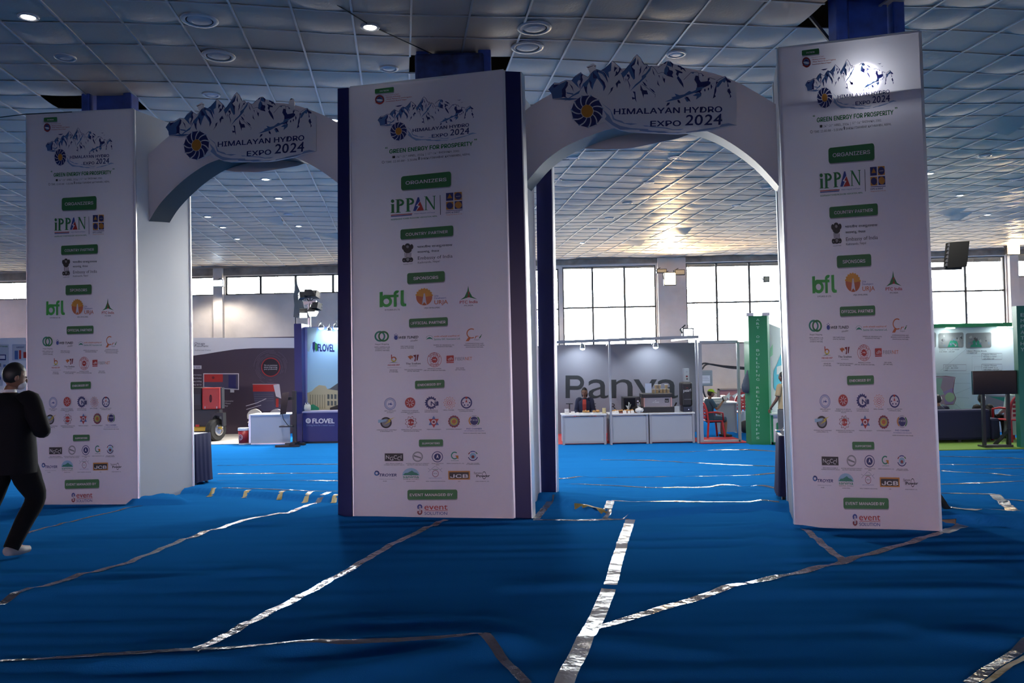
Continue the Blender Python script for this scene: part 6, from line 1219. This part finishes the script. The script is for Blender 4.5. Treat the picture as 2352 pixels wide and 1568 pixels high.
# --- draped tables
def draped_table(c, ax, ln, dp, zt_, m, label, item=None):
    ax = Vector(ax).normalized(); nn_ = Vector((-ax.y, ax.x, 0)); t = thing('draped_table', label, 'table', c); c = Vector(c)
    ob('table_top', hexa([c+nn_*0, c+ax*ln, c+ax*ln+nn_*dp, c+nn_*dp] and [c+Vector((0, 0, zt_-.03)), c+ax*ln+Vector((0, 0, zt_-.03)), c+ax*ln+nn_*dp+Vector((0, 0, zt_-.03)), c+nn_*dp+Vector((0, 0, zt_-.03))], [c+Vector((0, 0, zt_)), c+ax*ln+Vector((0, 0, zt_)), c+ax*ln+nn_*dp+Vector((0, 0, zt_)), c+nn_*dp+Vector((0, 0, zt_))]), M_white, t)
    P = []; 
    for a, b, n_ in ((c, c+ax*ln, 26), (c+ax*ln, c+ax*ln+nn_*dp, 12), (c+ax*ln+nn_*dp, c+nn_*dp, 26), (c+nn_*dp, c, 12)):
        for k in range(n_): P.append((a.lerp(b, k/n_), k))
    mid = c+ax*ln/2+nn_*dp/2; V = []; n_ = len(P)
    for r, z in enumerate((zt_+.004, zt_-.01, zt_*.6, zt_*.3, .10)):
        for p, k in P:
            d = (p-mid).normalized(); f = (.0, .010, .018, .026, .034)[r]+(.0, .004, .012, .016, .02)[r]*math.sin(k*2.1); V.append(Vector((p.x, p.y, 0))+d*f+Vector((0, 0, z)))
    ob('tablecloth', (V, [(r*n_+k, r*n_+(k+1) % n_, (r+1)*n_+(k+1) % n_, (r+1)*n_+k) for r in range(4) for k in range(n_)]), m, t, smooth=True)
    for u, v in ((.03, .05), (ln-.03, .05), (.03, dp-.05), (ln-.03, dp-.05)): q = c+ax*u+nn_*v; ob('leg', bar(q, q+Vector((0, 0, zt_-.03)), .035), M_dark, t)
    return t
M_cloth = mat('navy_tablecloth', (.003, .006, .045), .8)
cr = CL['BR']+LD; axl = Vector((.968, -.25, 0))
q = onz(449, 1126); draped_table((q.x-1.3*.968-.02, q.y+1.3*.25+.02, 0), axl, 1.3, .36, .755, M_cloth, 'navy draped table behind the left banner column')
q = onz(1794, 1160); draped_table((q.x, q.y, 0), axl, 1.1, .5, .775, M_cloth, 'navy draped table behind the right banner column')
tr_ = thing('serving_bowl', 'small chrome bowl on the table behind the right banner column', 'bowl', (q.x+.1, q.y+.12, .78)); ob('bowl', lathe([(.03, 0), (.035, .01), (.10, .05), (.105, .055), (.095, .052), (.03, .015)], (q.x+.10, q.y+.12, .78), 18), M_chrome, tr_, smooth=True); ob('spoon', bar((q.x+.05, q.y+.1, .82), (q.x+.16, q.y+.2, .90), .012), M_chrome, tr_)

# --- compressor stall on the left
struct('floor_2', box(-9.6, fp(575, 18).x, 17.95, 21.6, .003, .012), M_conc)
YH = 20.6
ch = thing('compressor_stall_wall', 'dark aubergine stall wall with white top and red ring print', 'stall', fp(560, YH))
X0, X1 = fp(380, YH).x, fp(700, YH).x; ob('wall_panel', box(X0, X1, YH, YH+.06, 0, pz(560, 775, YH)), M_purp, ch)
A = Art(); A.poly([(370,775.5),(700,775.5),(700,799),(640,799),(580,799.5),(540,802),(500,808),(470,813),(440,817),(370,822)], M_pw, 1)
A.ring(433, 790, 8, 9.5, I_red, 2); A.text('Chicago', 447, 791.5, 471, 791.5, 6, I_black, 2); A.text('Pneumatic', 447, 796.5, 479, 796.5, 5, I_black, 2); A.text('Authorised Dealer', 447, 805.5, 485, 805.5, 3.6, I_gray, 2)
A.ring(622, 843, 20, 21.8, ink('bright_red', (.6, .03, .03)), 2); A.disc(622, 843, 20, ink('deep_aubergine', (.02, .012, .02)), 1)
for k, t in enumerate(('We are passionate', 'about improving', 'your productivity')): A.text(t, 606.5, 840+k*4.4, 637, 840+k*4.4, 3.4, I_white, 3, bold=.01)
rg = random.Random(2)
for r in (26, 29, 32, 35, 38.5):
    for k in range(9): a0 = rg.uniform(0, 360); A.ring(622, 843, r, r+.55, ink('ring_grey', (.16, .13, .16)), 1, a0, a0+rg.uniform(12, 48), n=8)
A.quad((436,839),(463,839),(463,847),(436,847), I_cream, 2); A.text('CPS 500E', 438, 845.5, 461, 845.5, 4.8, I_navy, 3)
for k, t in enumerate(('High Performance', 'Water Distribution', 'Low noise drilling', 'Running up to')): A.text(t, 432, 862+k*7.4, 463, 862+k*7.4, 3.2, I_white, 2)
for k, t in enumerate(('Low Fuel Consumption', 'Speed & Motor', 'stability')): A.text(t, 500, 922+k*5.5, 536-6*k, 922+k*5.5, 3.3, I_white, 2)
Ird = ink('print_red', (.55, .03, .025)); Igy = ink('print_slate', (.07, .065, .12))
A.poly([(467,857),(549,857),(549,895),(538,895),(538,901),(529,901),(529,894),(467,890)], I_cream, 1); A.poly([(469,859),(512,859),(512,877),(469,877)], Ird, 2); A.poly([(512,859),(547,859),(547,893),(469,888),(469,877),(512,877)], Igy, 2); A.quad((525,861),(542,861),(542,891),(525,890), I_navy, 3); A.disc(490, 867, 3, I_mar, 3)
A.poly([(581,882),(641,882),(641,897),(630,899),(581,899)], Ird, 1); A.poly([(581,899),(630,899),(632,940),(606,945),(586,930)], Igy, 1); A.poly([(628,884),(642,882),(646,915),(634,910)], I_cream, 2); A.quad((634,915),(640,915),(640,935),(634,935), Ird, 3); A.line([(565,932),(590,925),(612,915)], 1.4, I_cream, 2); A.line([(580,882),(640,882)], 1, I_cream, 2); A.line([(566,940),(600,930)], 1.2, I_cream, 2); A.disc(640, 940, 14, Igy, 1, 12)
for k in range(4): A.line([(584, 905+5*k), (628, 905+5*k)], .5, I_gray, 2)
A.realize('wall_print', onfront(YH), ch)
cp = thing('portable_compressor', 'red and black portable compressor on wheels before the aubergine wall', 'machine', fp(475, 19.0))
Yk = 18.85
ob('red_canopy', pbox(463, 505, 890, 940, Yk, .22), M_redp, cp, bev=.03); ob('end_panel', pbox(420, 463, 890, 975, Yk+.05, .3), M_black, cp, bev=.02); ob('corner_post', pbox(504, 510, 890, 938, Yk+.05, .16), mat('slate_metal', (.06, .065, .07), .5), cp); ob('chassis', pbox(430, 505, 940, 985, Yk+.02, .2), M_dark, cp, bev=.02)
A = Art(); A.disc(484, 915, 3, I_mar, 1, 9); A.ring(484, 915, 2.2, 3, I_black, 2, asp=3); A.quad((470,933),(472,933),(472,938),(470,938), I_cream, 1); A.quad((497,933),(499,933),(499,938),(497,938), I_cream, 1); A.realize('canopy_badge', onfront(Yk), cp)
ob('mudguard', prism([at(x, y, Yk-.16) for x, y in ((482, 962), (484, 952), (492, 947), (512, 948), (513, 978), (510, 979), (509, 956), (494, 954), (489, 958), (486, 975), (482, 975))], (0, .2, 0)), M_black, cp)
wz = pz(498, 986, Yk-.05); wx = fp(496, Yk-.05).x; wy = Yk-.08; wa = Vector((.91, -.41, 0)).normalized()
ty = ob('tyre', mv(lathe([(.13, -.09), (.23, -.09), (.258, -.05), (.258, .05), (.23, .09), (.13, .09)], n=28, axis=wa), (wx, wy, .262)), mat('tyre_rubber', (.02, .018, .016), .8), cp, smooth=False)
ob('wheel_rim', mv(J(lathe([(.12, -.06), (.13, -.04), (.13, .06), (.10, .07), (.09, .05), (.001, .05)], n=20, axis=wa), lathe([(.03, .05), (.03, .08), (.001, .085)], n=12, axis=wa)), Vector((wx, wy, .262))+wa*.045), M_chrome, ty)
ob('tow_bar', J(bar((fp(440, Yk).x, Yk, .3), (fp(512, Yk).x, Yk-.1, .3), .06), bar((fp(450, Yk).x, Yk-.15, .28), (fp(480, Yk).x, Yk-.15, .28), .07)), mat('machine_yellow', (.5, .32, .03), .5), cp); ob('door_panel', pbox(434, 461, 905, 930, Yk+.04, .01), M_dark, cp); ob('tail_lamp', pbox(449, 457, 975, 983, Yk-.01, .03), M_redp, cp)
ob('support_leg', bar((fp(456, Yk).x, Yk+.2, .3), (fp(456, Yk).x, Yk+.2, 0), .06), M_dark, cp)
bk_ = fp(559, 17.95); bu = thing('oil_pail', 'red and white oil pail standing beside the white desk', 'pail', bk_)
ob('pail_body', lathe([(.105, .03), (.118, .30)], bk_, 20), mat('pail_red', (.32, .02, .025), .4), bu, smooth=True); ob('pail_lid', lathe([(.122, .30), (.125, .34), (.118, .355), (.001, .355)], bk_, 20), M_plate, bu); ob('pail_foot', lathe([(.108, 0), (.108, .03)], bk_, 20), M_plate, bu)
A = Art(); A.ring(552.5, 1004, 4, 5, I_cream, 1, asp=1.3); A.ring(552.5, 1004, 2, 2.6, I_cream, 1, asp=1.3); A.realize('pail_emblem', lambda x, y, l: (lambda p: Vector((p.x, bk_.y-math.sqrt(max(.115**2-(p.x-bk_.x)**2, 0))-.004, p.z)))(at(x, y, 17.84)), bu)
dk = thing('reception_desk', 'white box desk in front of the aubergine wall', 'desk', fp(620, 17.8)); X0, X1 = fp(571, 17.8).x, fp(665, 17.8).x; zd_ = pz(620, 951, 17.8)
ob('front_panel', box(X0+.03, X1, 17.8, 17.83, .02, zd_-.02), M_counter, dk); ob('desk_top', box(X0, X1+.02, 17.78, 18.4, zd_-.02, zd_), M_top, dk); ob('corner_post', J(box(X0, X0+.04, 17.79, 17.84, 0, zd_-.02)), M_alu, dk); ob('side_panel', box(X0, X0+.02, 17.83, 18.38, .02, zd_-.02), M_counter, dk); ob('bottom_rail', box(X0, X1, 17.79, 17.82, 0, .03), M_alu, dk)
for px, l, c_ in ((584, 'cream chair back showing over the left of the white desk', (.55, .50, .38)), (634, 'grey chair back showing over the middle of the white desk', (.32, .30, .29))):
    o = fp(px, 18.7); t = thing('tub_chair', l, 'chair', o, 'chairs behind the white desk'); m = mat('chair_shell_%d' % px, c_, .5)
    pts = [(.17*math.cos(a), .05*math.sin(2*a)*0, pz(px, 939, 18.7)-.16+.16*math.sin(a)) for a in np.linspace(0, math.pi, 12)]
    ob('backrest', prism([o+Vector(p) for p in pts]+[o+Vector((-.16, 0, .5)), o+Vector((.16, 0, .5))], (0, .04, 0)), m, t); ob('seat', mv(box(-.17, .17, .02, .36, .40, .44), o), m, t, bev=.02)
    for a in (-.14, .14):
        for b in (.05, .33): ob('leg', bar(o+Vector((a, b, .4)), o+Vector((a*1.1, b, 0)), .025), M_chrome, t)
single('leaflet', (lambda x0, x1: box(x0, x1, 17.95, 18.2, pz(620, 951, 17.8)+.001, pz(620, 951, 17.8)+.012))(fp(606, 18).x, fp(622, 18).x), M_plate, 'white leaflets lying on the white desk', 'paper')
mn = thing('monitor_stand', 'black monitor seen edge on, on a black floor stand by the navy stall', 'screen', fp(655, 17.25)); Yn = 17.25
ob('monitor', hexa([at(x, y, Yn+d) for x, y, d in ((643, 952, 0), (657, 950, .0), (657, 950, .5), (645, 952, .5))], [at(x, y, Yn+d) for x, y, d in ((648, 902, 0), (664, 900, 0), (664, 900, .5), (650, 902, .5))]), M_glass, mn); x = fp(671, Yn).x
ob('post', box(x-.03, x+.05, Yn+.1, Yn+.16, .02, pz(668, 898, Yn)), M_black, mn); ob('arm', bar((x, Yn+.12, pz(668, 915, Yn)), at(660, 915, Yn+.12), .06), M_black, mn); ob('base', J(box(x-.34, x+.16, Yn-.1, Yn+.0, 0, .04), box(x-.22, x+.2, Yn+.2, Yn+.3, 0, .05), box(x-.05, x+.07, Yn-.1, Yn+.3, .03, .08)), M_black, mn); ob('shelf', box(x-.28, x, Yn+.0, Yn+.2, pz(655, 981, Yn), pz(655, 978, Yn)), M_black, mn); ob('cable', tube(smoothline([at(648, 950, Yn), at(651, 962, Yn), at(658, 972, Yn), at(664, 980, Yn)], 4), .008, 6), M_black, mn)
# navy stall
YF = 18.3
fv_ = thing('navy_stall', 'navy stall with tall poster of sky and building beside the middle column', 'stall', fp(735, YF))
X0 = fp(677, YF-.3).x; X1 = fp(694, YF-.3).x; ob('side_pillar', box(X0, X1, YF-.3, YF+.4, 0, pz(685, 743, YF-.3)), M_fl, fv_); XE = fp(830, YF).x; ob('wall_panel', box(X1, XE, YF, YF+.05, 0, pz(735, 750, YF)), mat('print_lilac', (.20, .21, .42), .5), fv_)
A = Art()
for k in range(14):
    t = k/13; c_ = [a*(1-t)+b*t for a, b in zip((.30, .52, .80), (.36, .60, .68))]; A.quad((706,752+k*13.6),(832,752+k*13.6),(832,752+(k+1)*13.6),(706,752+(k+1)*13.6), ink('sky%d' % k, tuple(c_)), 1)
Ist = ink('stone', (.46, .42, .28)); A.poly([(706,902),(716,898),(724,890),(733,884),(748,886),(752,893),(832,902),(832,944),(708,944)], Ist, 2); A.poly([(758,892),(790,870),(832,860),(832,905),(752,893)], ink('roof_grey', (.10, .11, .12)), 2)
for k in range(7): A.quad((712+k*5.5,906),(714.2+k*5.5,906),(714.2+k*5.5,938),(712+k*5.5,938), ink('stone_dark', (.26, .24, .16)), 3)
for k in range(9):
    for r in (905, 920): A.quad((752+k*8,r),(757+k*8,r+.6),(757+k*8,r+11),(752+k*8,r+11), ink('pane_dark', (.08, .10, .10)), 3)
A.poly([(706,932),(720,928),(733,936),(733,944),(706,944)], Igr, 3); A.poly([(758,936),(775,930),(800,928),(832,932),(832,944),(758,944)], I_black, 4)
A.poly([(718,786),(724,784),(724,800),(721,810),(718,800)], I_navy, 2); A.poly([(724,786),(730,790),(731,802),(726,808),(723,800)], I_green, 3); A.text('FLOVEL', 730, 806, 768, 807, 17, I_navy, 3, bold=.05)
A.poly([(706,752),(728,752),(726,770),(716,790),(710,808),(706,806)], ink('leaf_shadow', (.33, .46, .52)), 2)
A.realize('poster_print', onfront(YF), fv_)
fc = thing('navy_counter', 'navy counter lettered in white at the front of the navy stall', 'counter', fp(740, YF-.6)); Yq = YF-.55; X0, X1 = fp(695, Yq).x, fp(826, Yq).x; zq = pz(740, 944, Yq)
ob('counter_body', box(X0, X1, Yq, Yq+.45, .05, zq-.03), M_fl, fc); ob('counter_top', box(X0-.01, X1+.01, Yq-.02, Yq+.47, zq-.03, zq), mat('top_lilac', (.30, .30, .45), .4), fc); ob('plinth', box(X0+.02, X1-.02, Yq+.03, Yq+.42, 0, .05), M_dark, fc)
A = Art(); A.disc(708, 966, 6, I_cream, 1); A.ring(708, 966, 1.5, 2.6, M_fl, 2); A.text('FLOVEL', 718, 971.5, 768, 971.5, 11, I_cream, 1, bold=.04); A.text('Driving force for a better source', 704.5, 978, 768, 978, 4, I_lblue, 1); A.realize('counter_lettering', onfront(Yq), fc)
lk = thing('glass_jar', 'glass jar on the navy counter', 'jar', fp(706, Yq+.15, zq)); ob('jar_body', lathe([(.001, 0), (.06, .0), (.075, .05), (.07, .12), (.045, .15), (.045, .16)], fp(706, Yq+.15, zq), 14), M_film, lk, smooth=True); ob('jar_lid', lathe([(.05, .16), (.05, .18), (.001, .185)], fp(706, Yq+.15, zq), 12), M_chrome, lk)
for k, (px, py, l) in enumerate(((738, 753, 'left lit spotlight over the sky poster'), (757, 760, 'middle lit spotlight over the sky poster'), (772, 753, 'right lit spotlight over the sky poster'))): bulb('poster_spotlight', px, py, YF-.25, l, 'poster spotlights', 12, Vector((at(px, 750, YF).x, YF, pz(735, 750, YF))))
# lamp mast
Ylm = 19.4; lm = thing('floodlight_mast', 'white mast with a cluster of black floodlights above the navy stall', 'light mast', fp(712, Ylm))
ob('mast', tube([fp(712, Ylm), (fp(712, Ylm).x, Ylm, pz(712, 695, Ylm))], .045, 10), M_chrome, lm); ob('cross_arm', bar(at(698, 696, Ylm), at(727, 694, Ylm), .07), M_chrome, lm)
ob('base_plate', box(fp(712, Ylm).x-.3, fp(712, Ylm).x+.3, Ylm-.3, Ylm+.3, 0, .06), M_dark, lm)
for px, py, lit, tl in ((696, 678, 0, .5), (708, 673, 0, .4), (722, 675, 0, -.4), (697, 721, 1, .2), (718, 718, 1, -.2), (726, 702, 0, -.5)):
    p = at(px, py, Ylm-.12); g = J(box(-.09, .09, -.05, .08, -.075, .075), *[box(-.09, .09, .08, .12, z-.008, z+.008) for z in (-.07, -.035, 0, .035, .07)]); g = xf(g, Matrix.Translation(p) @ Matrix.Rotation(tl, 4, 'Z') @ Matrix.Rotation(.7 if lit else -.3, 4, 'X'))
    hd_ = ob('floodlight', g, M_black, lm); ob('yoke', tube([p+Vector((-.13, .03, 0)), p+Vector((0, .16, 0)), at(712, 695, Ylm)], .015, 6), M_dark, hd_)
    if lit: ob('lit_lens', xf(box(-.08, .08, -.056, -.05, -.065, .065), Matrix.Translation(p) @ Matrix.Rotation(tl, 4, 'Z') @ Matrix.Rotation(.7, 4, 'X')), M_ledw, hd_); beam(p+Vector((0, -.12, -.06)), 500, (.9, .95, 1), 110, p+Vector((.2*tl, -2.2, -2.6)), rad=.12)
fg = [at(x, y, 19.9) for x, y in ((680,640),(683,655),(690,672),(697,698),(700,712),(690,716),(686,730),(674,728),(676,700),(674,680),(677,655))]
single('flag', prism(fg, (0, .05, 0)), mat('grey_green_cloth', (.17, .18, .16), .9, bump=.8, bscale=3, var=.4, vscale=1.5), 'grey cloth flag hanging beside the floodlight mast', 'flag')
single('flag_pole', tube([(fp(681, 19.95).x, 19.95, 0), (fp(681, 19.95).x, 19.95, pz(681, 637, 19.95))], .02, 8), M_dark, 'thin pole carrying the grey cloth flag', 'pole')
# poster wall at the far left
pw = thing('poster_wall', 'white poster wall behind the walking man', 'stall', fp(20, 20.3)); X0, X1 = fp(-70, 20.3).x, fp(130, 20.3).x
ob('wall_panel', box(X0, X1, 20.3, 20.36, 0, pz(20, 776, 20.3)), M_pw, pw)
A = Art()
for x0, x1, y0, y1 in ((-40, 20, 791, 848), (29, 62, 791, 827), (-40, 6, 862, 885), (64, 100, 791, 848)): A.quad((x0,y0),(x1,y0),(x1,y1),(x0,y1), ink('poster_pale', (.55, .58, .62)), 1); A.line([(x0,y0),(x1,y0),(x1,y1),(x0,y1),(x0,y0)], .6, I_lblue, 2)
A.text('AUROSOFT', 38, 799, 56, 799, 3.4, I_navy, 2, bold=.02); A.text('SOFTWARE', -6, 797, 18, 797, 3.4, I_green, 2, bold=.02)
for x0, y0, w_, h_, m in ((34, 805, 8, 20, I_blue), (44, 804, 5, 20, I_red), (54, 808, 7, 14, I_red), (-10, 814, 24, 13, I_navy), (8, 837, 6, 7, I_blue), (-5, 834, 8, 8, I_gray), (-12, 865, 14, 7, I_royal)): A.quad((x0,y0),(x0+w_,y0),(x0+w_,y0+h_),(x0,y0+h_), m, 3)
A.quad((-8,816),(12,816),(12,824),(-8,824), I_cream, 4); A.realize('poster_print', onfront(20.3), pw)

# --- wall lamps
def flood(px, py, Y, w, h_, m, label, power, color, aim, group='wall floodlights'):
    p = at(px, py, Y); t = thing('wall_floodlight', label, 'floodlight', p, group)
    ob('housing', mv(box(-w/2-.03, w/2+.03, .0, .12, -h_/2-.03, h_/2+.03), p), M_dark, t, bev=.01); ob('lens', mv(box(-w/2, w/2, -.012, 0, -h_/2, h_/2), p), m, t); ob('bracket', tube([p+Vector((-w/2-.04, .05, 0)), p+Vector((-w/2-.04, .2, h_/2)), p+Vector((0, .3, h_/2+.1))], .015, 6), M_dark, t)
    if power: beam(p+Vector((0, -.1, 0)), power, color, 150, p+Vector(aim), rad=.2)
flood(1539, 640, 28.7, .36, .40, M_warm, 'blazing warm floodlight on the pillar between the tall windows', 1100, (1, .7, .35), (0, -2, .6))
flood(2328, 571, 28.2, .40, .36, M_warm, 'blazing warm floodlight at the top right by the last window', 1100, (1, .7, .35), (0, -2, .6))
flood(501, 650, 29.6, .30, .20, M_ledw, 'glowing white floodlight on the left wall pillar', 420, (1, .94, .86), (0, -.6, -2))
flood(1581, 764, 16.9, .17, .14, M_ledw, 'glowing white floodlight on the corner of the coffee stall frame', 60, (.9, .95, 1), (-.4, -2, -1.6))
M_fl0 = mat('flood_unlit', (.5, .46, .3), .3)
flood(1520, 622, 28.7, .30, .09, M_fl0, 'unlit twin floodlight left of the warm lamp on the pillar', 0, None, None); flood(1562, 625, 28.7, .30, .14, M_fl0, 'unlit floodlight right of the warm lamp on the pillar', 0, None, None)
flood(1761, 641, 28.3, .16, .14, M_fl0, 'small unlit floodlight hanging before the right tall window', 0, None, None)
# floodlight behind the right banner, shining through its top
q = f(.60, .085)+nn*.30; glow = thing('banner_floodlight', 'floodlight mounted inside the right column behind the bright spot', 'floodlight', q); ob('housing', mv(box(-.12, .12, 0, .1, -.1, .1), q), M_dark, glow); ob('lens', mv(box(-.1, .1, -.01, 0, -.08, .08), q), M_ledw, glow); ob('bracket', bar(q+Vector((0, .05, -.1)), f(.6, .12)+nn*.07, .02), M_dark, glow)
beam(q+Vector((0, -.02, 0)), 420, (1, .98, 1), 62, f(.595, .085), blend=1, rad=.05)
# ------------------------------------------------------------------ tidy
for o in bpy.data.objects:
    if '_o' in o: del o['_o']
